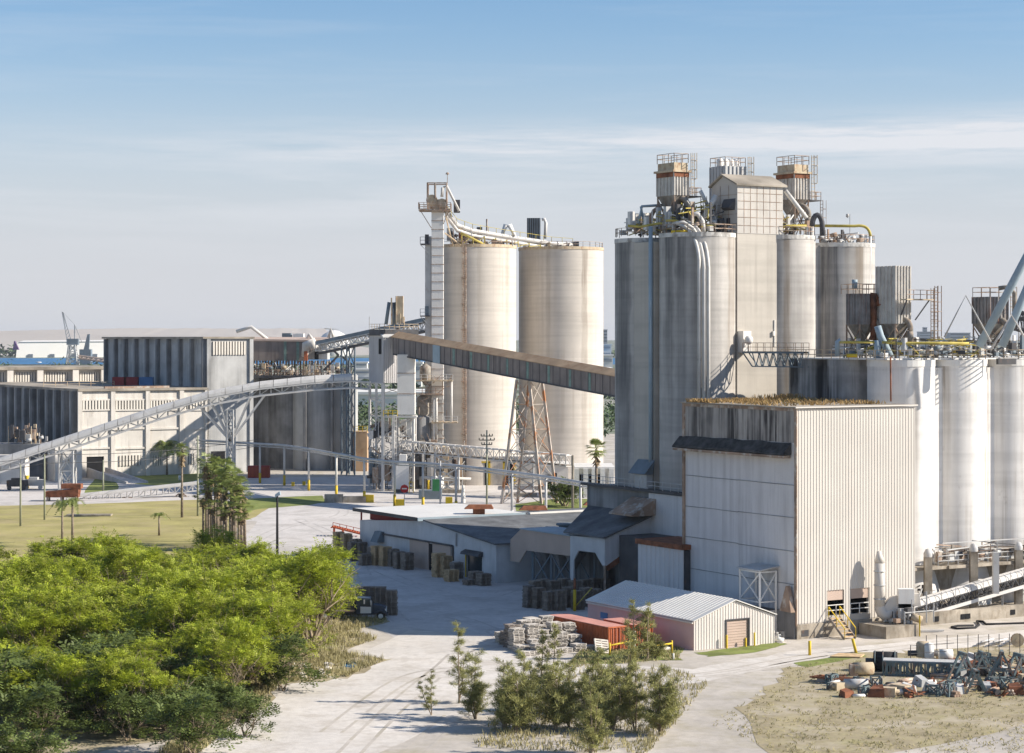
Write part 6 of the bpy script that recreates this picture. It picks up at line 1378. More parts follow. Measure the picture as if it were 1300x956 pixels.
# ================================================================ TRANSFER TOWER
TD = 480.0; tc = Vector((vx(487,TD,0).x,TD,0)); tg = lambda a,b,z: tc+Vector((UX*a+VX*b, UY*a+VY*b, z))
def tbox(mb,a0,a1,b0,b1,z0,z1): return mb.hexa([tg(a0,b0,z0),tg(a1,b0,z0),tg(a1,b1,z0),tg(a0,b1,z0),tg(a0,b0,z1),tg(a1,b0,z1),tg(a1,b1,z1),tg(a0,b1,z1)])
TW, TL = 4.6, 7.2; hz0, hz1 = 24.0, zat(428,TD)
o = thing('transfer_tower','grey clad transfer house on tall white steel legs where the conveyors meet','tower',tg(TW/2,TL/2,0))
mb = MB(); tbox(mb,0,TW,0,TL,hz0,hz1); zr = hz1+1.6
mb.face([tg(0,0,hz1),tg(0,TL/2,zr),tg(0,TL,hz1)]); mb.face([tg(TW,0,hz1),tg(TW,TL,hz1),tg(TW,TL/2,zr)])
mb.ribs(tg(0,TL,0),tg(0,0,0),hz0,hz1,(-UX,-UY,0),.5,.06); mb.ribs(tg(0,0,0),tg(TW,0,0),hz0,hz1,(-VX,-VY,0),.5,.06); mb.build('cladding', M['cladB'], o)
mb = MB()
for b0,z0,b1,z1 in ((-.3,hz1-.1,TL/2,zr+.05),(TL/2,zr+.05,TL+.3,hz1-.1)):
    p = [tg(-.3,b0,z0),tg(TW+.3,b0,z0),tg(TW+.3,b1,z1),tg(-.3,b1,z1)]; mb.hexa(p+[q+Vector((0,0,.2)) for q in p])
mb.build('roof', M['steel'], o)
mb = MB(); tbox(mb,-.14,-.07,1.0,2.2,30.5,34); mb.build('window', M['void'], o)
mb = MB(); q = tg(-.1,3.7,35); mb.lathe(q+Vector((0,0,-.3)), [(0,0),(.35,.1),(.35,.5),(0,.6)], 10); mb.build('lamp', M['white'], o)
# pale silo box hanging right of it
bx0, bx1 = vx(505,476,0).x, vx(527,476,0).x
mb = MB(); mb.box(bx0,bx1,474,478.5,zat(526,476),zat(450,476)); mb.build('surge_bin', M['white'], o)
mb = MB()
for y in (474,500): z = zat(y,476); mb.box(bx0-.06,bx1+.06,473.93,478.57,z,z+.15)
mb.build('bin_joint', M['rsteel'], o)
lx0, lx1 = vx(468,TD,0).x, vx(526,TD,0).x
cs = [Vector((lx0,484,0)),Vector((vx(487,477,0).x,475,0)),Vector((lx1,475,0)),Vector((lx1,484,0))]
zd = zat(528,476)
for c,w,h in ((cs[0],.5,hz0),(cs[1],.65,hz0),(cs[2],.5,zd),(cs[3],.5,zd),(Vector((vx(500,476,0).x,475,0)),.65,zd),(Vector((lx0+1.8,479,0)),.45,hz0),(Vector((vx(506,478,0).x,476,0)),.45,zd)): MB().beam(c,c+Vector((0,0,h)),w).build('leg', M['wsteel'], o)
mb = MB(); mb.box(vx(487,475,0).x,lx1+.8,474,479.5,zd-.3,zd); mb.build('deck', M['wsteel'], o)
mb = MB(); mb.rail([(vx(487,475,0).x,474,zd),(bx0,474,zd)],h=1.3,step=1.2,t=.12); mb.build('railing', M['yellow'], o)
mb = MB(); lv = [3,8,12.2,16.5,20.5]; rnd = random.Random(12)
for z0,z1 in zip(lv,lv[1:]+[hz0]):
    for i in range(4):
        a,b = cs[i],cs[(i+1)%4]
        if z1 > zd+1 and i in (1,2): continue
        mb.beam(a+Vector((0,0,z1)),b+Vector((0,0,z1)),.2); 
        if rnd.random() < .75: mb.beam(a+Vector((0,0,z0)),b+Vector((0,0,z1)),.18)
        if rnd.random() < .6: mb.beam(b+Vector((0,0,z0)),a+Vector((0,0,z1)),.18)
mb.build('bracing', M['wsteel'], o)
mb = MB(); mb.ladder((vx(501,474,0).x,474,.3), zd, .7, (0,-1,0), t=.1); mb.build('ladder', M['wsteel'], o)
# roof deck
mb = MB(); z = zat(417,TD); tbox(mb,-.5,9.5,1,TL-1,z-1.6,z-.2); mb.build('roof_deck', M['dsteel'], o)
mb = MB(); mb.rail([tg(-.5,1,z-.2),tg(9.5,1,z-.2)],h=1.2,step=1.3,t=.1); mb.rail([tg(-.5,1,z-.2),tg(-.5,6,z-.2)],h=1.2,step=1.3,t=.1); mb.build('deck_railing', M['ochre'], o)
o = thing('vent_stacks','yellowed twin vent ducts standing on the transfer tower roof','vent',P(500,412,480))
MB().box(P(504,0,480).x,P(512,0,480).x,479,481,zat(410,480),zat(376,480)).build('yellow_duct', M['ochre'], o)
MB().tube([P(490,412,480),P(494,384,480),P(500,384,480),P(500,412,480)],.4,8).build('bent_duct', M['bsteel'], o)
mb = MB(); 
for x,y in ((497,378),(503,376),(508,398),(513,402)): mb.beam(P(x,412,479),P(x,y,479),.25)
mb.build('frame', M['ochre'], o)
MB().beam(P(469,418,479),P(469,402,479),.14).build('mast', M['steel'], label='thin mast on the left corner of the transfer tower roof', cat='mast')
# machinery at the base
xyclutter('base_machinery','dense white and dark crusher machinery inside the legs of the transfer tower',lx0+.3,lx1-.2,475.5,483.5,.2,10.5,100,65,('steel','dsteel','rsteel','wsteel','bsteel','dconc'))
xyclutter('upper_machinery','pale chutes and frames halfway up the transfer tower legs',lx0+.3,lx1-.2,475.5,483.5,10.8,16.5,60,68,('steel','wsteel','rsteel','dsteel'))
fo = thing('brace_lattice','dense crossing braces and chutes between the transfer tower legs','lattice',Vector(((lx0+lx1)/2,480,3))); rnd = random.Random(77)
for i in range(70):
    x = rnd.uniform(lx0+.2,lx1-.2); y = rnd.uniform(475.2,483.8); z = rnd.uniform(2,20 if x < vx(488,480,0).x else 14.5); dx = rnd.uniform(-2.5,2.5); MB().beam((x,y,z),(min(lx1,max(lx0,x+dx)),y+rnd.uniform(-1,1),z+rnd.uniform(-1.6,2.6)),rnd.choice((.12,.2,.3))).build('brace', M[rnd.choice(('wsteel','wsteel','rsteel','steel','dsteel'))], fo)
q0,q1 = vx(500,470,0).x, vx(519,470,0).x
o = thing('electrical_cabin','white box cabin with a taller left part in front of the transfer tower','cabin',Vector((q0,470,0)))
MB().box(q0,q1,469,472,.8,6.3).build('box', M['white'], o); MB().box(vx(507,470,0).x,vx(516,470,0).x,469.5,471.5,6.31,8.4).build('upper_box', M['white'], o); MB().box(q0+.3,q1-.2,469.2,471.8,0,.79).build('skid', M['dsteel'], o)
MB().rail([Vector((vx(520,470,0).x,469,0)),Vector((vx(525,470,0).x,469,0))],h=2.4,step=.8,t=.14).build('yellow_rack', M['yellow'], label='yellow pipe rack right of the white cabin', cat='rack')
# ---------------- gallery conveyor bridge
ga, gb = Vector((vx(508,480,0).x,480,0)), Vector((vx(772.5,417,0).x,417,0))
def gpt(px):      # point on the bridge line at a pixel column
    k = (px-CX)/F; dx,dy = gb.x-ga.x, gb.y-ga.y; t = (k*ga.y-ga.x)/(dx-k*dy); return t
gtop = lambda t: zat(423,480)*(1-t)+zat(469,417)*t
def gp(t, off, z): q = ga.lerp(gb,t); d = (gb-ga).normalized(); x = Vector((d.y,-d.x,0)); return Vector((q.x+x.x*off,q.y+x.y*off,z))
GW_, GH = 1.8, 3.7
tE = 1.22
o = thing('gallery_bridge','long enclosed brown grey conveyor gallery with teal panels and tan roof','conveyor gallery',gp(0,0,gtop(0)-5))
z0_, z1_ = gtop(0)-.9, gtop(tE)-.9
mb = MB(); 
mb.hexa([gp(0,GW_,z0_-GH),gp(tE,GW_,z1_-GH),gp(tE,-GW_,z1_-GH),gp(0,-GW_,z0_-GH),gp(0,GW_,z0_),gp(tE,GW_,z1_),gp(tE,-GW_,z1_),gp(0,-GW_,z0_)]); body = mb.build('cladding', M['gallery'], o)
mb = MB()
for a,b,ha,hb in ((GW_+.25,0,0,1.15),(-GW_-.25,0,0,1.15)):
    p = [gp(-.01,a,z0_+ha),gp(tE,a,z1_+ha),gp(tE,b,z1_+hb),gp(-.01,b,z0_+hb)]; mb.hexa(p+[q+Vector((0,0,.14)) for q in p])
mb.build('roof', M['tanroof'], o)
for px in (585,607,629,653,679,706,733,758):
    t0_, t1_ = gpt(px-1.4), gpt(px+1.4); mb = MB(); 
    zz0, zz1 = z0_+(z1_-z0_)*t0_/tE, z0_+(z1_-z0_)*t1_/tE
    mb.hexa([gp(t0_,GW_+.07,zz0-GH+.1),gp(t1_,GW_+.07,zz1-GH+.1),gp(t1_,GW_+.01,zz1-GH+.1),gp(t0_,GW_+.01,zz0-GH+.1),gp(t0_,GW_+.07,zz0-.25),gp(t1_,GW_+.07,zz1-.25),gp(t1_,GW_+.01,zz1-.25),gp(t0_,GW_+.01,zz0-.25)]); mb.build('teal_panel', M['teal'], o)
mb = MB(); t0_, t1_ = gpt(559), gpt(568); zz = z0_+(z1_-z0_)*t0_/tE; mb.hexa([gp(t0_,GW_+.2,zz-GH-.2),gp(t1_,GW_+.2,zz-GH-.5),gp(t1_,GW_+.08,zz-GH-.5),gp(t0_,GW_+.08,zz-GH-.2),gp(t0_,GW_+.2,zz-.1),gp(t1_,GW_+.2,zz-.3),gp(t1_,GW_+.08,zz-.3),gp(t0_,GW_+.08,zz-.1)]); mb.build('white_panel', M['pipeblue'], o)
mb = MB()
for s in (GW_+.04,-GW_-.04):
    mb.beam(gp(0,s,z0_-GH-.15),gp(tE,s,z1_-GH-.15),.22,.3)
    for i in range(40):
        t = tE*i/40; zz = z0_+(z1_-z0_)*i/40; mb.beam(gp(t,s,zz-GH),gp(t,s,zz),.07)
mb.build('frame', M['dsteel'], o)
# trestle
tt = gpt(672); c = gp(tt,0,0); zt_ = z0_+(z1_-z0_)*tt/tE-GH-.3
o = thing('trestle_tower','tall braced trestle with rust patched legs carrying the enclosed gallery','trestle',c)
d = (gb-ga).normalized(); xx = Vector((d.y,-d.x,0))
bot = [c+xx*2.0-Vector((4.1,-.3,0)),c+xx*2.0+Vector((4.1,-.3,0)),c-xx*2.0+Vector((4.1,-.3,0)),c-xx*2.0-Vector((4.1,-.3,0))]; top = [c+xx*1.6-Vector((1.3,0,0)),c+xx*1.6+Vector((1.3,0,0)),c-xx*1.6+Vector((1.3,0,0)),c-xx*1.6-Vector((1.3,0,0))]
for q,r_ in zip(bot,top): MB().beam(q,Vector((r_.x,r_.y,zt_)),.5).build('leg', M['rustleg'], o)
mb = MB()
for l in range(5):
    f0,f1 = l/5,(l+1)/5
    pt = lambda i,f: Vector((bot[i].x+(top[i].x-bot[i].x)*f,bot[i].y+(top[i].y-bot[i].y)*f,zt_*f))
    for i in range(4):
        j = (i+1)%4
        if f1<1: mb.beam(pt(i,f1),pt(j,f1),.12)
        mb.beam(pt(i,f0),pt(j,f1),.13); mb.beam(pt(j,f0),pt(i,f1),.13)
mb.build('bracing', M['rustleg'], o)
# end house of the gallery behind the grey silos
c = gp(tE,0,0); mb = MB(); mb.box(c.x-4,c.x+5,c.y-5,c.y+5,0,z1_+2); mb.build('end_house', M['lgrey'], label='grey block behind the tall grey silos where the gallery ends', cat='building')

# ================================================================ LONG LEFT CONVEYOR
def cz(px,py,d): return P(px,py,d)
pth = [(-260,672,470),(0,590,472),(100,557,474),(200,524,476),(265,505,477),(330,493,478),(400,485.5,479),(447,483,480),(470,485,480)]
pts = [P(*q) for q in pth]
o = thing('long_conveyor','long pale covered belt conveyor rising on lattice truss to the transfer tower','conveyor',pts[1]-Vector((0,0,6)))
mb = MB(); rnd = random.Random(1)
for p,q in zip(pts[:-1],pts[1:]):
    L_ = (q-p).length; k = max(2,int(L_/2.2)); p0 = p-Vector((0,0,1.5)); q0 = q-Vector((0,0,1.5)); mb.truss(p0,q0,2.2,1.5,k,.2)
mb.build('truss', M['steel'], o)
mb = MB(); 
for p,q in zip(pts[:-2],pts[1:-1]):
    d = (q-p).normalized(); x = Vector((d.y,-d.x,0)).normalized(); L_ = (q-p).length; k = max(2,int(L_/3)); 
    for i in range(k):
        a,b = p.lerp(q,i/k), p.lerp(q,(i+.96)/k); prev = None
        for j in range(8):
            t = math.pi*j/7; o1 = x*1.45*math.cos(t)+Vector((0,0,.1+1.5*math.sin(t)))
            if prev is not None: mb.face([a+prev,b+prev,b+o1,a+o1], True)
            prev = o1
mb.build('cover', M['wsteel'], o)
mb = MB()
for p,q in zip(pts[:-1],pts[1:]):
    d = (q-p).normalized(); x = Vector((d.y,-d.x,0)).normalized(); mb.beam(p+x*1.55-Vector((0,0,.15)),q+x*1.55-Vector((0,0,.15)),.2,.3); mb.beam(p+x*1.5-Vector((0,0,1.7)),q+x*1.5-Vector((0,0,1.7)),.7,.3)
mb.build('walkway_edge', M['wsteel'], o)
def bent(label, x0, x1, yt, d, ground=0, flare=0, side=None, fan=None):
    o = thing('support_bent', label, 'trestle', vx((x0+x1)/2,d,0), 'trestles under the long left conveyor'); zt = zat(yt,d); a,b = vx(x0,d,0).x, vx(x1,d,0).x
    for x in (a,b):
        for y in (d-1.6,d+1.6): MB().beam((x,y,0),(x,y,zt),.32).build('leg', M['steel'], o)
    mb = MB(); n = max(1,round(zt/4))
    for i in range(n):
        z0,z1 = zt*i/n, zt*(i+1)/n
        for y in (d-1.6,d+1.6): mb.beam((a,y,z0),(b,y,z1),.2); mb.beam((b,y,z0),(a,y,z1),.2); mb.beam((a,y,z1),(b,y,z1),.2)
        for x in (a,b): mb.beam((x,d-1.6,z0),(x,d+1.6,z1),.2)
    mb.build('bracing', M['steel'], o)
    if fan:
        mb = MB()
        for (fx,fy) in fan:
            for y in (d-1.2,d+1.2): mb.beam(((a+b)/2,y,zat(fan_y,d)),(vx(fx,d,0).x,y,zat(fy,d)),.3)
        mb.build('raking_strut', M['wsteel'], o)
    return o
bent('left trestle with crossed struts under the long conveyor, before the shed door', 76.5, 94.5, 572, 474)
fan_y = 560
bent('tall right trestle with fan of raking struts before the tall grey building', 289, 297, 520, 477, fan=((252,514),(268,511),(318,504),(336,502),(279,508)))
# control house on the left trestle
# belt conveyor lying low on the yard
la, lb = G(98,634.5,1.2), G(250,617,3.2); la = P(100,630,452); lb = P(252,614,458)
o = thing('field_conveyor','low pale lattice field conveyor lying along the lawn edge','conveyor',Vector((la.x,la.y,0)))
mb = MB(); mb.truss(la-Vector((0,0,1.5)),lb-Vector((0,0,1.5)),1.6,1.4,20,.14); mb.build('truss', M['wsteel'], o)
d = (lb-la).normalized(); x = Vector((d.y,-d.x,0)); mb = MB(); p = [la+x*.9,la-x*.9,lb-x*.9,lb+x*.9]; mb.hexa(p+[q+Vector((0,0,.5)) for q in p]); mb.build('cover', M['wsteel'], o)
for t in (.05,.4,.85):
    q = la.lerp(lb,t); mb = MB(); 
    for s in (-1.2,1.2): mb.beam((q.x+s,q.y-.6,0),(q.x,q.y-.6,q.z-1.3),.2); mb.beam((q.x+s,q.y+.6,0),(q.x,q.y+.6,q.z-1.3),.2)
    mb.build('support_leg', M['rsteel'], o)
q = P(232,628,455); MB().tube([Vector((q.x-.3,q.y-1,.5)),Vector((q.x-.3,q.y-.7,.5))],.5,14).build('wheel', M['black'], o)
q = G(82,636); o = thing('rusty_hopper','rust brown feed hopper at the left end of the low field conveyor','hopper',q)
mb = MB(); mb.hexa([q+Vector(r_) for r_ in ((-3.8,-1,.8),(3,-1,.8),(3,1,.8),(-3.8,1,.8),(-4,-1.6,2.0),(3.2,-1.6,2.6),(3.2,1.6,2.6),(-4,1.6,2.0))]); mb.box(q.x-.5,q.x+3.6,q.y-1.2,q.y+1.4,2.62,3.6); mb.build('hopper_box', M['rust'], o)
mb = MB()
for x_ in (-3.4,-.5,2.6): mb.beam(q+Vector((x_,-1,0)),q+Vector((x_,-1,1)),.3); mb.beam(q+Vector((x_,1,0)),q+Vector((x_,1,1)),.3)
mb.build_each('leg', M['rsteel'], o)
# ================================================================ PIPE BRIDGE WITH YELLOW FOOTED POSTS
br = [vx(330,501,0),vx(361,492,0),vx(392,476,0),vx(427,458,0),vx(462.5,441,0),vx(501,430,0),vx(537,424,0),vx(579,414,0),vx(650,393,0),vx(693,381,0),vx(737,368,0),vx(775,357,0)]
o = thing('pipe_bridge','long straight grey pipe carried on slim posts across the yard','pipe bridge',br[0]+Vector((0,0,8.6)))
bz = lambda i: 9.2+.15*math.sin(i)
MB().tube([vx(250,520,9.2)]+[p+Vector((0,0,bz(i))) for i,p in enumerate(br)],.28,8).build('pipe', M['steel'], o)
MB().tube([vx(250,520,8.5)]+[p+Vector((0,.6,bz(i)-.6)) for i,p in enumerate(br)],.16,6).build('lower_pipe', M['steel'], o)
pl = ['first from the left, at the red container','second from the left','third from the left','fourth from the left','beside the yellow block, left of the transfer tower','before the white cabin','near the stop sign','right of the dark skip','behind the warehouse, beside the crossarm pole','left of the round bush','between the bush and the fan palm','at the grey silos']
for i,p in enumerate(br[:11]):
    o = thing('pipe_post','pipe bridge post, '+pl[i],'post',p,'posts of the long pipe bridge')
    MB().tube([p+Vector((0,0,2.4)),p+Vector((0,0,9.0))],.24,8).build('shaft', M['steel'] if i > 5 else M['pipe'], o); MB().tube([p,p+Vector((0,0,2.39))],.3,10).build('yellow_foot', M['yellow'] if i < 8 else M['steel'], o)
for px,py,l,w in ((469,638,'yellow block beside a pipe post',.9),(508,644,'yellow block at the foot of the stop sign',.9),(570,641,'yellow concrete block right of the skip',.7),(372,617,'small yellow hydrant right of the second post',.35),(386,616,'small yellow hydrant left of the third post',.35)):
    p = G(px,py); MB().box(p.x-w,p.x+w,p.y-.5,p.y+.5,0,1.6 if w>.5 else .9).build('yellow_block', M['yellow'], label=l, cat='block')
for px,py,l in ((433,638,'dark concrete blocks at the end of the grass strip'),):
    p = G(px,py); mb = MB(); mb.box(p.x-3.4,p.x+.4,p.y-.8,p.y+.8,0,1.7); mb.box(p.x+.5,p.x+5.2,p.y-.9,p.y+.9,0,1.3); mb.build('barrier_block', M['baseconc'], label=l, cat='blocks')
p = G(513.5,645); o = thing('stop_sign','small round red sign on a thin post in the yard','sign',p); MB().beam(p,p+Vector((0,0,3.6)),.12).build('post', M['steel'], o)
mb = MB(); mb.tube([p+Vector((0,-.12,3.9)),p+Vector((0,-.07,3.9))],.85,8); mb.build('sign_face', M['sign_red'], o)
mb = MB(); q = p+Vector((0,-.15,3.9)); mb.box(q.x-.5,q.x+.5,q.y-.0,q.y+.02,q.z-.12,q.z+.12); mb.build('white_bar', M['white'], o)
# ================================================================ lattice conveyor at silo foot
o = thing('lattice_conveyor','long lattice belt conveyor bridge in front of the beige silo doors','conveyor',vx(500,478,8))
pa_,pb_ = P(500,572,478),P(722,592,452)
mb = MB(); mb.truss(pa_,pb_,2.2,2.3,30,.17); mb.build('truss', M['wsteel'], o)
MB().beam(pa_+Vector((0,0,.2)),pb_+Vector((0,0,.2)),1.6,.25).build('belt', M['dcdirt'], o)
mb = MB(); n = 24
for i in range(n):
    a,b = pa_.lerp(pb_,i/n)+Vector((0,0,2.35)), pa_.lerp(pb_,(i+.9)/n)+Vector((0,0,2.35)); mb.beam(a,b,1.2,.35)
mb.build('cover', M['wsteel'], o)
for px,l in ((570,'braced lattice trestle by the elevator foot'),(664,'lattice trestle behind the gallery legs')):
    t = (px-500)/222; q = pa_.lerp(pb_,t); q.z = 0; oo = thing('lattice_trestle',l,'trestle',q,'trestles of the lattice conveyor'); h = pa_.lerp(pb_,t).z
    mb = MB(); mb.tower([q+Vector(v) for v in ((-2.6,-1.2,0),(2.6,-1.2,0),(2.6,1.2,0),(-2.6,1.2,0))],0,h,3,.3,.18); mb.build('frame', M['steel'], oo)
    MB().box(q.x-3.4,q.x+3.4,q.y-1.8,q.y+1.8,0,.7).build('footing', M['baseconc'], oo)
p = vx(600,475,0); mb = MB(); mb.tube([P(535,606,470),P(598,608,470)],.3,8); mb.build('low_pipe', M['pipe'], label='low pale pipe crossing between the elevator foot and the silo doors', cat='pipe')
# utility poles
def upole(px,py,yt,label,m='polegreen',arms=(),r=.17,group='utility and light poles'):
    p = G(px,py); z = zat(yt,p.y); o = thing('utility_pole',label,'pole',p,group); MB().tube([p,Vector((p.x,p.y,z))],[r*1.15,r*.8],8).build('pole', M[m], o)
    for (za,w) in arms: mb = MB(); mb.beam(Vector((p.x-w,p.y,z-za)),Vector((p.x+w,p.y,z-za)),.2); [mb.tube([Vector((p.x+s*w,p.y,z-za)),Vector((p.x+s*w,p.y,z-za+.45))],.12,6) for s in (-1,-.5,.5,1)]; mb.build('crossarm', M['polewood'], o)
    return o
upole(618,646,546,'dark utility pole with three crossarms before the beige silo',arms=((1.2,1.1),(2.0,1.5),(2.9,1.0)))
upole(727,665,578,'plain brown wooden pole left of the fan palm','polewood',r=.24)
upole(26,668,590,'greenish pole at the far left, before the long conveyor')
upole(56.5,660,577,'tall greenish pole, second from the left, before the long conveyor')
upole(251,655,553,'tall greenish pole left of the palm cluster')
upole(131,628,584,'short green pole in front of the big shed door')
upole(559,650,585,'thin pole with small arms behind the grey skip','steel',arms=((2,.6),))
# wires
o = thing('overhead_wires','pair of thin overhead wires crossing in front of the left buildings','wires',P(26,594,400))
mb = MB(); 
for z in (0,1.6):
    a,b,c = P(-40,598,395)+Vector((0,0,z)),P(56,588,400)+Vector((0,0,z)),P(330,566,500)+Vector((0,0,z)); mb.tube(bend(a,(a+b)/2-Vector((0,0,1)),b,5)+bend(b,(b+c)/2-Vector((0,0,2)),c,8)[1:],.05,4)
mb.build('wire', M['dsteel'], o)

# ================================================================ LEFT BUILDINGS (on the same grid)
LB = 245.3; LA0, LA1, LZ = 26.6, 59.9, 21.7
o = thing('storage_building','lower beige concrete storage building with louvre bands, dark streaked side and big dark doorway','building',W(LA0,LB,0))
MB().gbox(LA0+.3,LA1,LB+.4,LB+90,0,LZ-.6).build('core', M['dconc'], o)
fz = lambda py,a: zat(py,dep(a,LB)); 
def fa(px): return on_b(px,LB)
bays = [fa(x) for x in (101,143,187,230,262)]
mb = MB(); dx0,dx1 = fa(110),fa(132); dz = fz(580,dx0)
mb.gbox(LA0,dx0,LB,LB+.39,0,LZ-.7); mb.gbox(dx0,dx1,LB,LB+.39,dz,LZ-.7); mb.gbox(dx1,LA1,LB,LB+.39,0,LZ-.7); mb.build('front_wall', M['lbeige'], o)
MB().gbox(dx0,dx1,LB+.3,LB+.38,0,dz).build('doorway', M['void'], o)
for a in bays: MB().gbox(a-.55,a+.55,LB-.5,LB-.01,0,LZ-.1).build('pilaster', M['lbeige'], o)
mb = MB()
for py,h in ((507.5,.35),(520.5,.35),(544,.5),(569,.45)):
    for b0_,b1_ in zip(bays,bays[1:]): z = fz(py,(b0_+b1_)/2); mb.gbox(b0_+.56,b1_-.56,LB-.28,LB-.005,z-h/2,z+h/2)
mb.build_each('string_course', M['lbeige'], o)
def louvre(a0,a1,z0,z1,b,parent):
    mb = MB(); mb.gbox(a0,a1,b-.06,b-.012,z0,z1); mb.build('louvre_recess', M['dconc'], parent)
    mb = MB(); n = max(4,int((a1-a0)/.72)); 
    for i in range(n): x = a0+(a1-a0)*(i+.1)/n; mb.gbox(x,x+(a1-a0)/n*.55,b-.3,b-.07,z0,z1)
    mb.build('louvre', M['slats'], parent)
for b0_,b1_ in zip(bays,bays[1:]):
    m_ = (b0_+b1_)/2; louvre(b0_+.7,b1_-.7,fz(520,m_),fz(508.5,m_),LB,o)
louvre(fa(151),fa(179),fz(591,fa(165)),fz(578,fa(165)),LB,o); louvre(fa(195),fa(207),fz(591,fa(200)),fz(578,fa(200)),LB,o); louvre(fa(236),fa(249),fz(589,fa(240)),fz(576,fa(240)),LB,o)
MB().gbox(LA0,LA0+.29,LB,LB+90,0,LZ-.6).build('side_wall', M['lgrey'], o)
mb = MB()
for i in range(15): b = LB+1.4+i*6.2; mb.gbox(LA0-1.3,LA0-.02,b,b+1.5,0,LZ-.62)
mb.build_each('side_rib', M['dconc'], o)  # dark rib colour stands for stains and for relief shading the sun misses
mb = MB(); 
for i in range(15): b = LB+3.4+i*6.2; mb.gbox(LA0-.3,LA0-.02,b+.6,b+3.2,13.5,19)
mb.build_each('side_louvre', M['lgrey'], o)
MB().gbox(LA0-.6,LA1,LB-.65,LB+91,LZ-.59,LZ).build('roof', M['roofdirt'], o)
mb = MB(); mb.rail([W(LA0+1,LB+30,LZ),W(LA0+20,LB+30,LZ)],h=1.2,step=3,t=.12); mb.build('roof_rail', M['ochre'], o)
MB().gbox(LA0+7,LA0+24,LB+1.5,LB+2.2,LZ,LZ+.5).build('roof_pipe', M['rsteel'], o)
# small block attached to the left of the doorway and ramp
mb = MB(); a0_,a1_ = on_b(70,LB-9),on_b(104,LB-9); mb.gbox(a0_,a1_,LB-9,LB-.7,0,9.0); mb.build('annex', M['lbeige'], label='blank pale concrete annex beneath the conveyor left of the big doorway', cat='annex')
mb = MB(); mb.hexa([W(dx0+.5,LB-27,.05),W(dx1+.5,LB-27,.05),W(dx1,LB-.6,1.2),W(dx0,LB-.6,1.2),W(dx0+.5,LB-27,.12),W(dx1+.5,LB-27,.12),W(dx1,LB-.6,1.3),W(dx0,LB-.6,1.3)]); mb.hexa([W(dx0,LB-27,0),W(dx0+.4,LB-27,0),W(dx0+.4,LB-.6,0),W(dx0-.1,LB-.6,0),W(dx0,LB-27,.5),W(dx0+.4,LB-27,.5),W(dx0+.4,LB-.6,2.4),W(dx0-.1,LB-.6,2.4)]); mb.hexa([W(dx1+.6,LB-27,0),W(dx1+1,LB-27,0),W(dx1+.4,LB-.6,0),W(dx1,LB-.6,0),W(dx1+.6,LB-27,.5),W(dx1+1,LB-27,.5),W(dx1+.4,LB-.6,2.4),W(dx1,LB-.6,2.4)]); mb.build('ramp', M['yard'], label='concrete ramp with low side walls leading up to the big dark doorway', cat='ramp')
# tall grey building
TA0, TA1, TB1, TZ = LA1+.05, LA1+12.7, LB+72, 34.5
o = thing('tall_storage_building','tall grey windowless concrete building with dark ribbed side and louvre strip','building',W(TA0,LB,0))
MB().gbox(TA0,TA1,LB,TB1,0,TZ-.5).build('wall', M['lgrey'], o)
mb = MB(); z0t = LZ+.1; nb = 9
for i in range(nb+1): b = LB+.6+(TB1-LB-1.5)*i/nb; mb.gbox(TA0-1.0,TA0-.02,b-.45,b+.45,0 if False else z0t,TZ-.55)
mb.build_each('side_rib', M['dconc'], o)  # ribs coloured dark against the wall so the unlit relief shows
mb = MB()
for i in range(nb): b = LB+.6+(TB1-LB-1.5)*(i+.5)/nb; mb.gbox(TA0-.25,TA0-.02,b-2.2,b+2.2,TZ-7,TZ-2)
mb.build_each('side_louvre', M['lgrey'], o)
louvre(TA0+1.6,TA1-1.8,TZ-4.6,TZ-1.2,LB,o)
for a in (TA0+.45,TA1-.5): MB().gbox(a-.5,a+.5,LB-.5,LB-.01,0,TZ-.5).build('pilaster', M['lgrey'], o)
MB().gbox(TA0-1.2,TA1+.3,LB-.6,TB1+.5,TZ-.49,TZ).build('roof', M['roofdirt'], o)
mb = MB(); a0_,a1_ = on_b(265,LB),on_b(281,LB); mb.gbox(a0_+.5,a1_+1,LB-.09,LB-.01,0,5.5); mb.build('doorway', M['void'], o)
# boxes on the low roof at its foot
for i,(px,m,l) in enumerate(((152,'redbox','dark red box on the low roof at the left'),(167,'redbox','dark red box on the low roof, second'),(186,'bluetarp','blue box on the low roof'))):
    d = 560; q = vx(px,d,LZ); MB().box(q.x-1.8,q.x+1.8,q.y-1,q.y+1,LZ,LZ+2.2).build('roof_box', M[m], label=l+' below the ribbed grey wall', cat='box')
# rear building with bays
RBb = LB+93
o = thing('rear_storage_building','beige rear storage building with louvred bays at the far left','building',W(-40,RBb,0))
ra0, ra1 = on_b(-60,RBb), on_b(150,RBb); rz = zat(467.5,dep(on_b(60,RBb),RBb))
MB().gbox(ra0,ra1,RBb,RBb+30,0,rz-.4).build('wall', M['lbeige'], o)
for px in (-25,11,49,94,130):
    a = on_b(px,RBb); MB().gbox(a-.9,a+.9,RBb-1.6,RBb-.01,0,rz-.4).build('pilaster', M['lbeige'], o)
for x0,x1 in ((-20,8),(18,45),(56,86),(98,126),(134,141)):
    a0_,a1_ = on_b(x0,RBb),on_b(x1,RBb); louvre(a0_,a1_,zat(486,dep(a0_,RBb)),zat(473,dep(a0_,RBb)),RBb,o)
MB().gbox(ra0-.5,ra1+.5,RBb-1.8,RBb+30.5,rz-.39,rz+.4).build('roof', M['roofdirt'], o)
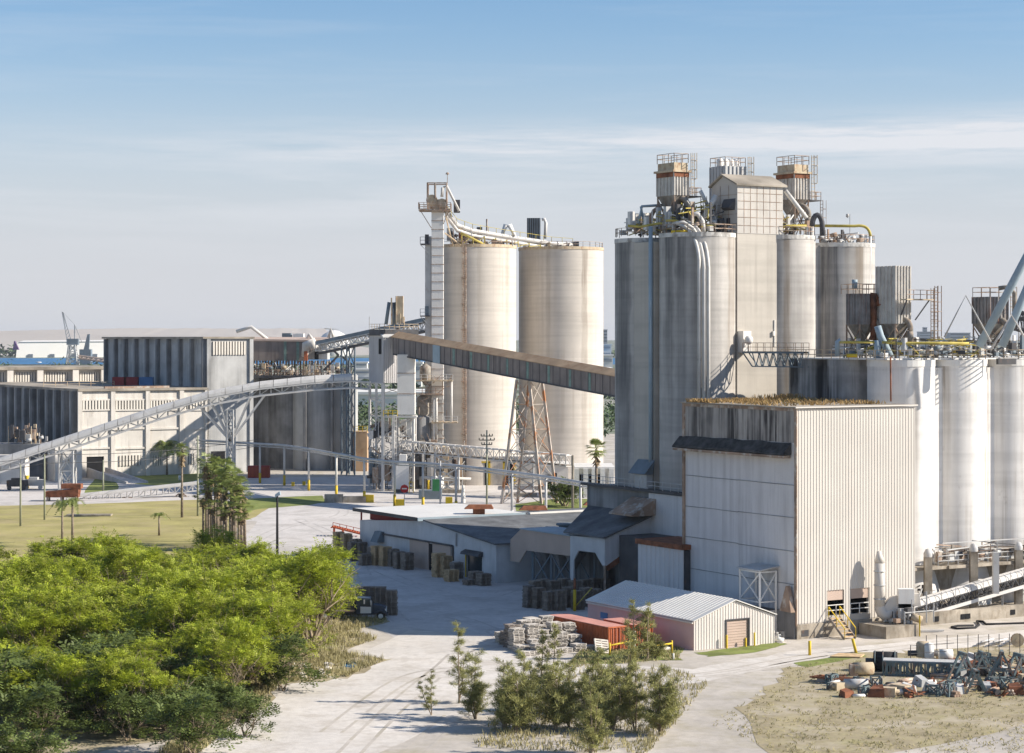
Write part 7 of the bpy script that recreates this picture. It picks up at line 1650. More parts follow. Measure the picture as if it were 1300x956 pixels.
# dark silos and steel gallery right of the tall building
GS = 'dark shaded silos right of the tall grey building'
DZ = 24.5
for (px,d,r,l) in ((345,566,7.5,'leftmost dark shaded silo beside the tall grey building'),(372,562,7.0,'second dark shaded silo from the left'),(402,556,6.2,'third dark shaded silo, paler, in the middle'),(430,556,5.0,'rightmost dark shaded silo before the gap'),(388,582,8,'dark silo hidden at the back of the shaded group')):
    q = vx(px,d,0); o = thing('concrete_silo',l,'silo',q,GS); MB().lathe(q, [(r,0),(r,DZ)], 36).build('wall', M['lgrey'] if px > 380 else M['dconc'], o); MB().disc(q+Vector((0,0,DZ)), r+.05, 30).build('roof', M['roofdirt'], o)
x0,x1 = vx(320,552,0).x, vx(447,552,0).x
mb = MB(); mb.box(x0+18,x1-.5,551.5,575,0,DZ-.1); mb.build('infill_wall', M['lgrey'], label='flat grey wall closing the gaps between the dark shaded silos', cat='wall')
mb = MB(); mb.box(vx(385,549,0).x,vx(389,549,0).x,548,552,0,DZ-.3); mb.box(vx(420,549,0).x,vx(422.5,549,0).x,548.5,552,0,DZ-.3); mb.box(vx(444,549,0).x,vx(448,549,0).x,548,552,0,DZ-.3); mb.build('buttress', M['dconc'], label='dark vertical buttresses between the shaded silos', cat='buttress')
gz0,gz1 = zat(458,556), zat(433,556); gx0,gx1 = vx(318,556,0).x, vx(387,556,0).x
o = thing('screen_house','grey brown sheet metal screen house on stilts above the dark silos','building',Vector(((gx0+gx1)/2,560,DZ)))
MB().box(gx0,gx1,556,566,gz0,gz1).build('cladding', M['gallery'], o)
mb = MB(); mb.box(vx(387.1,556,0).x,vx(415,556,0).x,557,565,gz0+.3,gz1-.6); mb.build('end_cladding', M['lgrey'], o)
mb = MB(); q0,q1 = vx(385,555,0), vx(403,555,0); mb.box(vx(399,556,0).x,vx(404,556,0).x,556.8,556.98,gz0+.3,zat(446,556)); mb.build('opening', M['void'], o)
mb = MB(); c = vx(394,554.5,zat(440,554)); mb.tube([c+Vector((-1.6,.5,-2.6)),c+Vector((-1,0,.4)),c+Vector((.4,0,1.0)),c+Vector((1.2,0,-.6))],[.8,1.3,1.5,1.2],10); mb.build('cyclone_hood', M['lbeige'], o)
mb = MB(); c = vx(388.5,554,0); mb.box(c.x-.5,c.x+.4,553.6,554.2,zat(458,554),zat(446,554)); mb.build('orange_duct', M['orange'], o)
mb = MB(); p = [Vector((gx0-.3,555.6,gz1+.02)),Vector((gx1+6,555.6,gz1-.2)),Vector((gx1+6,566.4,gz1+.5)),Vector((gx0-.3,566.4,gz1+.6))]; mb.hexa(p+[q+Vector((0,0,.5)) for q in p]); mb.build('roof', M['tan'], o)
for px in (362,378): q = vx(px,555.9,0); MB().box(q.x-.35,q.x+.35,555.9,555.97,gz0,gz1).build('teal_panel', M['teal'], o)
mb = MB()
for i in range(14):
    x = gx0+(vx(415,556,0).x-gx0)*i/13
    for y in (557,564): mb.beam((x,y,DZ),(x,y,gz0),.35)
    if i % 2: mb.beam((x,557,DZ),(x+2,557,gz0),.2)
mb.build_each('stilt', M['rsteel'], o)
xyclutter('deck_machinery','dark rusty tangle of fans and frames on the deck under the screen house',gx0,vx(446,552,0).x,551,556,DZ,gz0-.3,100,66,('steel','dsteel','rsteel','bsteel','ochre','wsteel'))
MB().box(gx0,vx(446,551,0).x,549.5,566,DZ-.6,DZ-.02).build('service_deck', M['dsteel'], label='dark service deck over the shaded silos', cat='deck')
mb = MB(); mb.rail([Vector((gx0,549.7,DZ)),Vector((vx(446,550,0).x,549.7,DZ))],h=1.4,step=1.6,t=.12); mb.build('deck_railing', M['rsteel'], label='rusty handrail along the dark service deck', cat='railing')
for x0_,x1_,yt,m,l in ((359,370,423,'bsteel','small dark cabin on the roof beyond the screen house'),(373,386,423.5,'white','small white cabin with tan panel on the roof beyond the screen house')):
    MB().box(vx(x0_,572,0).x,vx(x1_,572,0).x,570,574,gz1-.2,zat(yt,572)).build('roof_cabin', M[m], label=l, cat='cabin')
for pts_,l in (([(300,421),(319,415),(341,432)],'pale angled spout rising over the tall grey building roof'),([(389,432),(392,424),(398,433)],'small angled spout beside the white roof cabin'),([(417,429),(420,417),(423,428)],'small hook shaped spout at the start of the upper conveyor')):
    MB().tube([P(x,y,560) for x,y in pts_],.45,8).build('spout', M['pipe'], label=l, cat='spout')
# conveyors behind toward the elevator
for (x0_,y0_,x1_,y1_,l,m) in ((405,440,541,411,'upper background conveyor climbing behind the transfer tower to the elevator','bsteel'),):
    o = thing('background_conveyor',l,'conveyor',P(x0_,y0_,545)); a,b = P(x0_,y0_,545),P(x1_,y1_,497); mb = MB(); mb.truss(a-Vector((0,0,1.2)),b-Vector((0,0,1.2)),2,1.6,26,.2); mb.build('truss', M['wsteel'], o)
    MB().beam(a+Vector((0,0,.9)),b+Vector((0,0,.9)),2.2,.9).build('cover', M[m], o)
    MB().beam(a+Vector((0,0,-1.8)),b+Vector((0,0,-1.8)),1.4,.4).build('belt', M['dsteel'], o)
    for px,yb in ((441,560),(448,575)): t = (px-x0_)/(x1_-x0_); q = a.lerp(b,t); mb = MB(); mb.tower([Vector((q.x+s*1.0,q.y+u_,0)) for s,u_ in ((-1,-1),(1,-1),(1,1),(-1,1))],0,q.z-1.3,6,.22,.12); mb.build('trestle', M['bsteel'], o)
mb = MB(); 
for (x0_,y0_,x1_,y1_) in ((411,434,430,451),(430,451,411,470),(432,451,447,463),(405,437,411,434)): mb.beam(P(x0_,y0_,548),P(x1_,y1_,548),.5)
mb.build('chute_elbow', M['dsteel'], label='dark elbow shaped chute right of the screen house', cat='chute')
o = thing('red_container','dark red container at the foot of the tall grey building','container',vx(328,520,0)); MB().box(vx(315,520,0).x,vx(342,520,0).x,519,522,0,2.9).build('body', M['redbox'], o)
mb = MB(); 
for i in range(16): x = vx(315,519,0).x+5.1*i/15.5; mb.box(x,x+.16,518.9,518.99,.2,2.7)
mb.build('rib', M['redsteel'], o)
# tan structure and tank at the gap
q = vx(456,545,0); MB().box(vx(449,545,0).x,vx(466,545,0).x,545,552,0,zat(548,545)).build('rusty_bin', M['tanroof'], label='orange tan rusty bin in the gap left of the transfer tower', cat='bin')
mb = MB(); z = zat(548,545); mb.rail([(vx(449,545,0).x,545,z),(vx(466,545,0).x,545,z)],h=1.4,step=1.2,t=.14); mb.build('bin_railing', M['yellow'], label='yellow handrail on top of the orange tan bin', cat='railing')
# parked machines at the far left yard
for px,py,m,l in ((44,621,'steel','grey low machine parked by the yellow post at the far left'),(22,622,'dsteel','dark flat trailer at the far left yard')):
    p = G(px,py); mb = MB(); mb.box(p.x-2.2,p.x+2.2,p.y-1,p.y+1,.8,2.2); mb.box(p.x-1.2,p.x+.8,p.y-.8,p.y+.8,2.21,2.7)
    for s in (-1.6,1.5): mb.tube([Vector((p.x+s,p.y-1.1,.5)),Vector((p.x+s,p.y-.8,.5))],.5,12)
    mb.build('yard_machine', M[m], label=l, cat='machine')
p = G(34.5,620); MB().tube([p,p+Vector((0,0,2.9))],.45,10).build('yellow_bollard', M['yellow'], label='thick yellow bollard at the far left yard', cat='bollard')
MB().box(vx(-60,500,0).x,vx(30,500,0).x,500,506,0,6.5).build('low_shed', M['lbeige'], label='low blank shed under the conveyor at the far left', cat='shed')
mb = MB(); xx0,xx1 = vx(-60,515,0).x,vx(60,515,0).x; mb.box(xx0,xx1,512,520,0,8.6); mb.build('brick_shed', M['dconc'], label='dark low roofed shed below the ribbed grey wall at the far left', cat='shed')
xyclutter('shed_roof_plant','rusty pipes and ducts on the dark low shed roof at the far left',xx0+14,xx1,512.5,519,8.6,13.5,40,67,('steel','rsteel','dsteel','ochre'))
q = G(100,674); 
# ================================================================ TREES
def leafy(seed, R_, H, nb=7, clumps=150, leaves=30, ls=.17, trunk_r=.16, flat=.5, m='leaf', sparse=0.0, lean=0.0, skirt=False, lobes=16, low=.18):
    """returns (crown MB, trunk MB) about the origin"""
    rnd = random.Random(seed); T = MB(); C = MB(); tips = []
    def branch(p, d, L, r, lv):
        n = 4; pts = [p]; q = p.copy(); dd = d.copy()
        for i in range(n):
            dd = (dd+Vector((rnd.uniform(-.28,.28), rnd.uniform(-.28,.28), rnd.uniform(-.05,.18)))).normalized(); q = q+dd*L/n; pts.append(q.copy())
            if lv < 3 and i >= 1:
                for _ in range(1 if lv else 2):
                    nd = (dd+Vector((rnd.uniform(-.9,.9), rnd.uniform(-.9,.9), rnd.uniform(-.25,.35)))).normalized(); branch(q.copy(), nd, L*rnd.uniform(.5,.72), r*.5, lv+1)
        if lv < 3: T.tube(pts, [r*(1-.75*i/n) for i in range(n+1)] if lv < 2 else [r*.8*(1-.75*i/n) for i in range(n+1)], 5 if lv else 6, False); tips.append(q.copy()); tips.append(pts[-2].copy())
    for k in range(nb):
        a = 2*math.pi*k/nb+rnd.uniform(-.4,.4); br = rnd.uniform(.25,.85); d = Vector((math.cos(a)*br+lean, math.sin(a)*br, 1)).normalized()
        branch(Vector((rnd.uniform(-.3,.3), rnd.uniform(-.3,.3), 0)), d, H*rnd.uniform(.42,.56), trunk_r, 0)
    cs = [t for t in tips if t.z > H*.18]
    lob = []
    for k in range(lobes):
        a = 2*math.pi*k*.618+rnd.uniform(-.3,.3); e = (k+.5)/lobes; rr = R_*(e**.55)*rnd.uniform(.75,1.05); zz = H*(1-.34*e*e)*rnd.uniform(.74,1.0)
        if rnd.random() < low: zz = H*rnd.uniform(.25,.6)
        lob.append((Vector((math.cos(a)*rr+lean*zz, math.sin(a)*rr, zz)), rnd.uniform(.7,1.35)))
    cs = [t for t in tips if t.z > H*.3][:clumps//5]
    while len(cs) < clumps:
        c, q = lob[rnd.randrange(lobes)]; g = Vector((rnd.gauss(0,.5), rnd.gauss(0,.5), rnd.gauss(0,.26)))*q; cs.append(c+g)
    for c in cs[:clumps]:
        s = rnd.uniform(.35,.8); out = Vector((c.x, c.y, 0)); out = out.normalized() if out.length > .1 else Vector((1,0,0))
        # a feathery spray: leaflets along short twigs
        for tw in range(max(2, leaves//7)):
            d = (out*rnd.uniform(.0,1)+Vector((rnd.uniform(-.9,.9), rnd.uniform(-.9,.9), rnd.uniform(-.25,.7)))).normalized(); p0 = c+Vector((rnd.uniform(-s,s), rnd.uniform(-s,s), rnd.uniform(-s,s)*flat)); L = rnd.uniform(.5,1.1)
            side = d.cross(Vector((rnd.uniform(-.3,.3), rnd.uniform(-.3,.3), 1))).normalized()
            for j in range(7):
                q = p0+d*L*j/7-Vector((0,0,.10*(j/6)**2)); sg = 1 if j % 2 else -1; e = (side*sg+d*.5+Vector((0,0,rnd.uniform(-.4,.3)))).normalized(); w = d*ls*.42; l = e*ls*rnd.uniform(1.2,2.0)
                C.face([q-w*.5, q+l*.5-w, q+l, q+l*.5+w])
    return C, T
def mk_mesh(mb, nm, m):
    me = bpy.data.meshes.new(nm); me.from_pydata([tuple(p) for p in mb.v], [], mb.f); me.polygons.foreach_set('use_smooth', mb.sm); me.materials.append(M[m]); return me
def proto(kind, seed, *a, leafm='leaf', bark='bark', **k):
    C, T = leafy(seed, *a, **k); return (mk_mesh(C, kind+'_crown', leafm), mk_mesh(T, kind+'_trunk', bark))
def put_tree(name, pr, p, rz, sc, label, cat, group=None):
    o = thing(name, label, cat, p, group); o.rotation_euler = (0,0,rz); o.scale = (sc if isinstance(sc, tuple) else (sc,sc,sc))
    for nm, me in zip(('crown','trunk'), pr): c = bpy.data.objects.new(nm, me); COL.objects.link(c); c.parent = o
    return o
BP = [proto('bush_tree', 100+i, 4.3, 8.3, clumps=400, leaves=42, nb=7, lobes=17+i, low=.2) for i in range(6)]
BF = [proto('front_tree', 110+i, 4.3, 7.9, clumps=290, leaves=42, nb=7, lobes=14, low=.04, trunk_r=.17) for i in range(3)]
BS = [proto('sparse_tree', 120+i, 4.2, 7.6, clumps=170, leaves=36, nb=8, trunk_r=.2, lobes=13) for i in range(2)]
DS = [proto('dark_shrub', 140+i, 2.6, 3.6, clumps=110, leaves=40, nb=5, ls=.2, leafm='leafd', bark='bark', trunk_r=.08) for i in range(2)]
# the grove on the left: rows of thorny bush trees from the back edge to the road below
rnd = random.Random(42); GB = 'bright green feathery trees of the left grove'
def name_pos(px, d):
    c = 'at the left edge' if px < 30 else 'in the left part' if px < 140 else 'in the middle part' if px < 270 else 'in the right part' if px < 380 else 'at the right edge'
    return c
rows = [(281,(150,215,275),0),(270,(60,118,178,240,300,335),1),(259,(0,70,135,200,262,320,372),2),(248,(-25,45,105,170,232,296,352,398),3),(238,(-20,30,92,150,215,276,335,392),4),
        (229,(-30,18,80,146,205,265,322),5),(219,(-20,40,100,165,228,290,340),6),(210,(-35,25,95,150,220,270,325),7),(202,(-10,60,125,190,250,302),8),(193,(20,105,170,235,285),9),(184,(-20,70,150,215),10)]
rown = ('rearmost','second','third','fourth','fifth','sixth','seventh','eighth','ninth','tenth','nearest')
for d, xs, ri in rows:
    xs = ((-150,-85)+tuple(xs)) if 0 < ri < 8 else xs
    for i, px in enumerate(xs):
        px += rnd.uniform(-8,8); dd = d+rnd.uniform(-3,3); p = vx(px, dd, 0)
        sc = rnd.uniform(.88,1.12)
        if ri == 0: sc *= .92
        if ri >= 8: sc *= rnd.uniform(.55,.9)
        pr = BS[rnd.randrange(2)] if rnd.random() < (.22 if ri < 8 else .5) else BF[rnd.randrange(3)] if ri >= 5 else BP[rnd.randrange(6)]
        put_tree('bush_tree', pr, p, rnd.uniform(0,6.28), (sc,sc,sc*rnd.uniform(.92,1.12)), f'bright green feathery tree, {ORD[i]} from the left in the {rown[ri]} row of the left grove', 'tree', GB)
# leaning pale stem at the right of the grove
C, T = leafy(171, 3.2, 7.2, clumps=150, leaves=34, nb=3, trunk_r=.2, lean=.45)
put_tree('leaning_tree', (mk_mesh(C,'leaning_crown','leaf'), mk_mesh(T,'leaning_trunk','bark')), G(345,853), 0, .98, 'leaning tree with bare pale stem at the right side of the left grove', 'tree')
C, T = leafy(172, 3.0, 6.6, clumps=170, leaves=34, nb=4, trunk_r=.14, lean=.1)
put_tree('edge_tree', (mk_mesh(C,'edge_crown','leaf'), mk_mesh(T,'edge_trunk','bark')), G(352,806), 0, .85, 'loose light tree standing apart at the right edge of the grove behind the truck', 'tree')
GS_ = 'dark shrubs under the left grove'
for i,(px,py,s) in enumerate((px+rnd.uniform(-22,22),py+rnd.uniform(-8,60),s*rnd.uniform(.8,1.5)) for px,py,s in ((30,905,1.1),(85,890,1.2),(150,900,1.0),(205,885,1.2),(255,880,1.0),(300,868,1.1),(345,862,.9),(60,850,1.2),(130,860,1.1),(190,850,1),(240,846,1.1),(0,880,1.2),(320,895,.9),(270,905,1),(110,925,1),(20,940,1),(180,935,1),(290,850,.8),(330,838,.7),(20,850,1.1),(90,865,1.2),(165,872,1.1),(225,862,1.1),(275,862,1.0),(50,870,1.2),(-10,905,1.2),(250,925,1.0))):
    put_tree('shrub', DS[i%2], G(px,py), rnd.uniform(0,6), s, f'low dark green shrub, number {"one two three four five six seven eight nine ten eleven twelve thirteen fourteen fifteen sixteen seventeen eighteen nineteen twenty".split()[i] if i < 20 else "twenty "+"one two three four five six seven".split()[i-20]} counted through the undergrowth beneath the left grove', 'shrub', GS_)
# round bush and small plants
RB_ = proto('round_bush', 160, 2.6, 3.6, clumps=130, leaves=40, nb=6, ls=.24, leafm='leafd')
put_tree('round_bush', RB_, G(717,643), 0, 1.35, 'round dark bush left of the fan palm', 'bush')
# ---------------- casuarina saplings in the foreground
def wispy(seed, H, R_, n=34, stems=3):
    rnd = random.Random(seed); C = MB(); T = MB()
    for st in range(stems):
        a0 = rnd.uniform(0,6.28); lean = (0 if st == 0 else rnd.uniform(.15,.38)); Hs = H*(1 if st == 0 else rnd.uniform(.45,.85)); P_ = [Vector((math.cos(a0)*lean*Hs*t**.8+rnd.uniform(-.12,.12), math.sin(a0)*lean*Hs*t**.8+rnd.uniform(-.12,.12), Hs*t)) for t in (0,.35,.7,1)]
        T.tube(P_,[.08,.06,.04,.015],5,False); m_ = n if st == 0 else n*2//3
        for i in range(m_):
            t = .12+.88*(i/m_)**1.1+rnd.uniform(-.03,.03); t = min(1,max(.05,t)); k = min(2,int(t/.3334)); p0 = P_[k].lerp(P_[k+1], min(1,(t-(0,.35,.7)[k])/(.35,.35,.3)[k]) if t >= (0,.35,.7)[k] else 0)
            a = rnd.uniform(0,6.28); L = R_*(1.1-t*.7)*rnd.uniform(.4,1.15); d = Vector((math.cos(a),math.sin(a),rnd.uniform(.1,.9))).normalized(); p1 = p0+d*L; T.tube([p0,p1],[.025,.01],4,False)
            for c in range(4):
                q0 = p0.lerp(p1,.4+.62*c/3); sz = rnd.uniform(.7,1.2)
                for q in range(22):
                    e = (d*.6+Vector((rnd.uniform(-1,1),rnd.uniform(-1,1),rnd.uniform(-.5,1)))).normalized(); l = rnd.uniform(.22,.5)*sz; b = q0+Vector((rnd.uniform(-.2,.2),rnd.uniform(-.2,.2),rnd.uniform(-.12,.15))); w = e.cross(Vector((rnd.uniform(-1,1),rnd.uniform(-1,1),1))).normalized()*.02
                    C.face([b-w,b+w,b+e*l+Vector((0,0,-.08))+w*.4,b+e*l+Vector((0,0,-.08))-w*.4])
    return (mk_mesh(C,'sapling_crown','pineleaf'), mk_mesh(T,'sapling_trunk','bark'))
WP = [wispy(200,7.5,1.2,24,2), wispy(201,6.0,1.5,26,4), wispy(202,4.2,1.5,22,5), wispy(203,5.5,1.0,18,2), wispy(204,6.0,1.6,24,4), wispy(205,4.2,1.7,20,6)]
GP_ = 'grey green feathery saplings in front of the pallet heap'
sap = [(583,790,915,0,'tallest lone sapling at the left with a tufted tip'),(548,852,930,3,'short sapling at the far left of the foreground saplings'),(603,828,935,1,'dense sapling just right of the lone tall one'),
 (664,828,940,1,'leafy sapling below the left end of the pallet heap'),(688,800,925,0,'thin stemmed sapling rising in front of the pallet heap'),(703,792,925,0,'twin stemmed sapling before the pallet heap'),(722,838,945,1,'dense sapling under the middle of the pallet heap'),
 (760,822,930,1,'broad sapling before the leaning pallet'),(798,790,905,3,'thin sapling before the orange container'),(806,842,950,1,'bushy yellowish sapling right of the pallets'),(838,848,955,2,'bushy low sapling near the yellow barrier'),(779,838,950,2,'low sapling below the container end'),(640,838,948,1,'bushy sapling between the tall left ones and the pallet heap'),(705,846,950,2,'low spreading sapling under the pallet heap'),(745,850,950,2,'low spreading sapling right of the heap centre'),(655,852,952,2,'low spreading sapling at the left end of the heap'),(822,766,838,3,'sapling growing against the pink shed wall'),(803,762,838,3,'small tree before the pink shed wall'),(750,862,980,1,'sapling low at the bottom centre right'),(832,805,836,2,'small bush at the foot of the pink shed wall')]
for i,(px,yt,yb,k,l) in enumerate(sap):
    yb = yb-22 if yb > 900 else yb; p = G(px,yb); H = zat(yt,p.y); k = {1:4,2:5}.get(k,k) if i%2 else k; h0 = (7.5,6.0,4.2,5.5,6.0,4.2)[k]; s = H/h0
    put_tree('sapling', WP[k], p, rnd.uniform(0,6), (min(max(s,.7),1.15), min(max(s,.7),1.15), s), l, 'sapling', GP_)
# dry grass blades in the foreground (nobody could count them)
mb = MB(); rnd = random.Random(31)
def blades(mb, poly, n, h0, h1, w=.05):
    xs = [p[0] for p in poly]; ys = [p[1] for p in poly]
    def inside(x,y):
        c = False; j = len(poly)-1
        for i in range(len(poly)):
            if (poly[i][1] > y) != (poly[j][1] > y) and x < (poly[j][0]-poly[i][0])*(y-poly[i][1])/(poly[j][1]-poly[i][1])+poly[i][0]: c = not c
            j = i
        return c
    k = 0
    while k < n:
        x, y = rnd.uniform(min(xs),max(xs)), rnd.uniform(min(ys),max(ys))
        if not inside(x,y): continue
        k += 1; p = G(x,y); p.z = .05; den = .5+.5*math.sin(p.x*.8+p.y*.33)*math.cos(p.y*.6-p.x*.2)
        if rnd.random() > den+.15: continue
        h = rnd.uniform(h0,h1)
        for _ in range(3):
            t = rnd.uniform(0,6.28); q = p+Vector((rnd.uniform(-.2,.2),rnd.uniform(-.2,.2),0)); v = Vector((math.cos(t),math.sin(t),0))*w; l = Vector((rnd.uniform(-.2,.2),rnd.uniform(-.2,.2),h*rnd.uniform(.6,1)))
            mb.face([q-v,q+v,q+l+v*.2,q+l-v*.2])
blades(mb, [(330,800),(430,782),(500,788),(455,800),(478,812),(430,828),(490,838),(440,860),(360,868),(310,905),(250,960),(200,960),(300,860)], 9000, .25,.75)
blades(mb, [(748,812),(840,806),(870,812),(862,838),(720,848)], 2500, .15,.45)
blades(mb, [(1000,848),(1090,832),(1180,828),(1300,812),(1300,960),(1000,960),(900,920),(985,868)], 3500, .08,.26)
blades(mb, [(600,950),(680,845),(860,850),(900,870),(820,960)], 4500, .2,.65)
mb.build('wild_grass', M['straw'], kind='stuff', label='dry straw coloured grass and weeds along the foreground track', cat='grass', loc=G(430,820))

# ================================================================ PALMS
def fan_palm(seed, H, R_=1.9, nf=46, skirt=True, tr=.2, lean=0, m='palmleaf', feather=False, up=-1.0):
    rnd = random.Random(seed); C = MB(); T = MB(); K = MB(); top = Vector((lean,0,H))
    T.tube([Vector((0,0,0)),Vector((lean*.3,0,H*.5)),top],[tr*1.35,tr,tr*.85],9)
    for i in range(nf):
        a = rnd.uniform(0,6.28); e = rnd.uniform(-.75,1.35); d = Vector((math.cos(a)*math.cos(e),math.sin(a)*math.cos(e),math.sin(e))); 
        if feather:
            L = R_*rnd.uniform(.85,1.15); e = rnd.uniform(.1,1.2); d = Vector((math.cos(a)*math.cos(e),math.sin(a)*math.cos(e),math.sin(e))); prev = top; s = Vector((-math.sin(a),math.cos(a),0))
            for j in range(9):
                t = (j+1)/9; q = top+d*L*t-Vector((0,0,.75*L*t*t*t)); 
                for sg in (-1,1):
                    l = (s*sg*.9+d*.5-Vector((0,0,.25))).normalized()*L*.30*(1-.5*t); w = (q-prev)*.28
                    C.face([prev-w*.2,prev+w,prev+l+w*.3,prev+l*.95])
                    mid = (prev+q)/2; C.face([mid-w*.2,mid+w,mid+l+w*.3,mid+l*.95])
                prev = q
            continue
        L = R_*rnd.uniform(.45,.62); hub = top+d*L; s = d.cross(Vector((0,0,1))); s = s.normalized() if s.length > .05 else Vector((1,0,0)); n_ = s.cross(d).normalized()
        for j in range(11):
            t = -1.35+2.7*j/10; b = (d*math.cos(t)+s*math.sin(t)).normalized(); l = R_*.55*rnd.uniform(.8,1.05)*(1-.1*abs(t)); w = b.cross(n_).normalized()*.055*R_/1.9
            tip = hub+b*l-Vector((0,0,.22*l)); C.face([hub,hub+b*l*.55+w,tip,hub+b*l*.55-w])
        C.face([top+s*.03,hub+s*.03,hub-s*.03,top-s*.03])
    if skirt:
        for i in range(70):
            a = rnd.uniform(0,6.28); z = H-rnd.uniform(.3,2.4); p = Vector((lean+math.cos(a)*tr*.8,math.sin(a)*tr*.8,z)); o = Vector((math.cos(a),math.sin(a),-1.3)).normalized(); w = Vector((-math.sin(a),math.cos(a),0))*.16; l = rnd.uniform(.5,1.1); K.face([p-w*.4,p+w*.4,p+o*l+w,p+o*l-w])
    return C, T, K
def palm_meshes(kind, *a, **k):
    C,T,K = fan_palm(*a, **k); r = [('crown',mk_mesh(C,kind+'_crown','palmleaf')),('trunk',mk_mesh(T,kind+'_trunk','palmbark'))]
    if K.v: r.append(('dead_fronds',mk_mesh(K,kind+'_skirt','thatch')))
    return r
def put_palm(name, ms, p, rz, sc, label, group=None):
    o = thing(name,label,'palm tree',p,group); o.rotation_euler = (0,0,rz); o.scale = sc if isinstance(sc,tuple) else (sc,)*3
    for nm,me in ms: c = bpy.data.objects.new(nm,me); COL.objects.link(c); c.parent = o
    return o
PA = [palm_meshes('fan_palm',300+i,12.4,2.0,34,tr=.2) for i in range(3)]
GPA = 'fan palms of the dense palm row'
pal = [(262,690,578),(268,686,590),(273,690,582),(281,692,588),(287,688,584),(293,694,593),(299,691,597),(265,694,612),(276,695,607),(286,697,612),(296,697,618),(305,696,606),(309,693,622),(303,699,632),(292,700,638),(258,692,626),(270,698,636),(284,699,645),(311,697,640),(278,694,598),(298,694,606),(263,688,600),(307,700,652)]
ORD2 = ORD+['seventeenth','eighteenth','nineteenth','twentieth','twenty first','twenty second','twenty third']
for i,(px,yb,yt) in enumerate(pal):
    p = G(px,yb); H = zat(yt,p.y); s = H/13.6
    l = 'high-crowned' if yt < 600 else 'mid-height' if yt < 620 else 'short'
    put_palm('fan_palm', PA[i%3], p, i*1.3, (1,1,s), f'{l} fan palm, {ORD2[sum(1 for q in pal if q[0] < px)]} from the left in the dense palm row', GPA)
P1 = palm_meshes('tall_palm',310,12.4,1.7,38,tr=.2)
p = G(231,657); H = zat(563,p.y); put_palm('tall_palm', P1, p, 0, (1.0,1.0,H/13.6), 'single tall fan palm on the lawn before the louvred building')
P2 = palm_meshes('big_fan_palm',311,11.5,2.3,40,tr=.24)
p = G(757,652); H = zat(557,p.y); put_palm('big_fan_palm', P2, p, 0, (1.15,1.15,H/13.4), 'fan palm with hanging skirt close to the tall grey silos')
P3 = palm_meshes('feather_palm',312,5.4,3.6,34,tr=.16,feather=True,skirt=False)
for px,yb,s,l in ((212,603,1.25,'leafy palm clump against the louvred building, front one'),(218,601,1.15,'leafy palm clump against the louvred building, rear one'),(207,600,1.0,'smallest leafy palm by the louvred building')): put_palm('feather_palm', P3, G(px,yb), px, s, l, 'clump of palms by the louvred building')
P4 = palm_meshes('yard_palm',313,6.6,2.5,26,tr=.18,feather=True,skirt=False)
for px,yb,s,l in ((79,690,.95,'left of two small feather palms on the left lawn'),(92,694,1.05,'right of two small feather palms on the left lawn')): put_palm('yard_palm', P4, G(px,yb), px, s, l, 'pair of small feather palms on the left lawn')
put_palm('yard_palm', P4, G(202,680), 1, (.8,.8,.52), 'squat feather palm just behind the top of the left grove')
for px,yb,s,l in ((737,648,.5,'dark small palm at the foot of the white pillars, left'),(775,648,.5,'dark small palm at the foot of the white pillars, right')): put_palm('yard_palm', P4, G(px,yb), px, s, l, 'small dark palms at the white pillars')
p = G(228,610); MB().tube([p,p+Vector((0,0,1.2))],.3,8).build('white_marker', M['white'], label='small white marker post on the green lawn', cat='post')
p = G(112,655); MB().box(p.x-4,p.x+4.5,p.y-1,p.y+1,0.05,.35).build('concrete_slab', M['baseconc'], label='flat pale concrete slab lying on the lawn', cat='slab')
# debris at the grove's right foot
mb = MB(); rnd = random.Random(17)
for i in range(46):
    p = G(rnd.uniform(340,420),rnd.uniform(843,862)); s = rnd.uniform(.15,.5); mb.lathe(p, [(s,0),(s*.9,s*.5),(s*.4,s*.8),(0,s*.85)], 6, flat=True)
mb.build('rubble', M['road'], kind='stuff', label='pale rubble lumps below the right end of the grove', cat='rubble', loc=G(380,852))
# white van / pale thing glimpsed through the leaves by the yard
p = G(395,765); o = thing('box_van','white van glimpsed through the leaves at the right end of the grove','van',p)
f = lambda x,y,z: Vector((p.x+x,p.y+y,z))
MB().hexa([f(-2.6,-1,.5),f(2.0,-1,.5),f(2.0,1,.5),f(-2.6,1,.5),f(-2.6,-1,2.5),f(1.6,-1,2.5),f(1.6,1,2.5),f(-2.6,1,2.5)]).build('body', M['white'], o)
MB().hexa([f(2.0,-.95,.5),f(3.0,-.95,.5),f(3.0,.95,.5),f(2.0,.95,.5),f(2.0,-.95,1.9),f(2.5,-.95,1.4),f(2.5,.95,1.4),f(2.0,.95,1.9)]).build('bonnet', M['white'], o)
MB().hexa([f(.9,-1.03,1.6),f(1.6,-1.03,1.6),f(1.6,-1.005,1.6),f(.9,-1.005,1.6),f(.9,-1.03,2.2),f(1.5,-1.03,2.2),f(1.5,-1.005,2.2),f(.9,-1.005,2.2)]).build('window', M['glass'], o)
for x in (-1.7,1.9):
    for y in (-1.02,.85): MB().tube([f(x,y,.36),f(x,y+.2,.36)],.36,14).build('wheel', M['black'], o)

# ================================================================ SCRAP YARD (lower right)
srnd = random.Random(91)
def sc_build(name, label, cat, px, py, parts, group=None, rz=0):
    p = G(px,py); o = thing(name,label,cat,p,group); mrot = Matrix.Rotation(rz,4,'Z')
    for nm,m,mb in parts:
        for i,v in enumerate(mb.v): mb.v[i] = (mrot@v)+p
        mb.build(nm, M[m], o)
    return o
def lat_frame(L,w,h,t=.12,n=8):
    mb = MB(); mb.truss((-L/2,0,.15),(L/2,0,.15),w,h,n,t); return mb
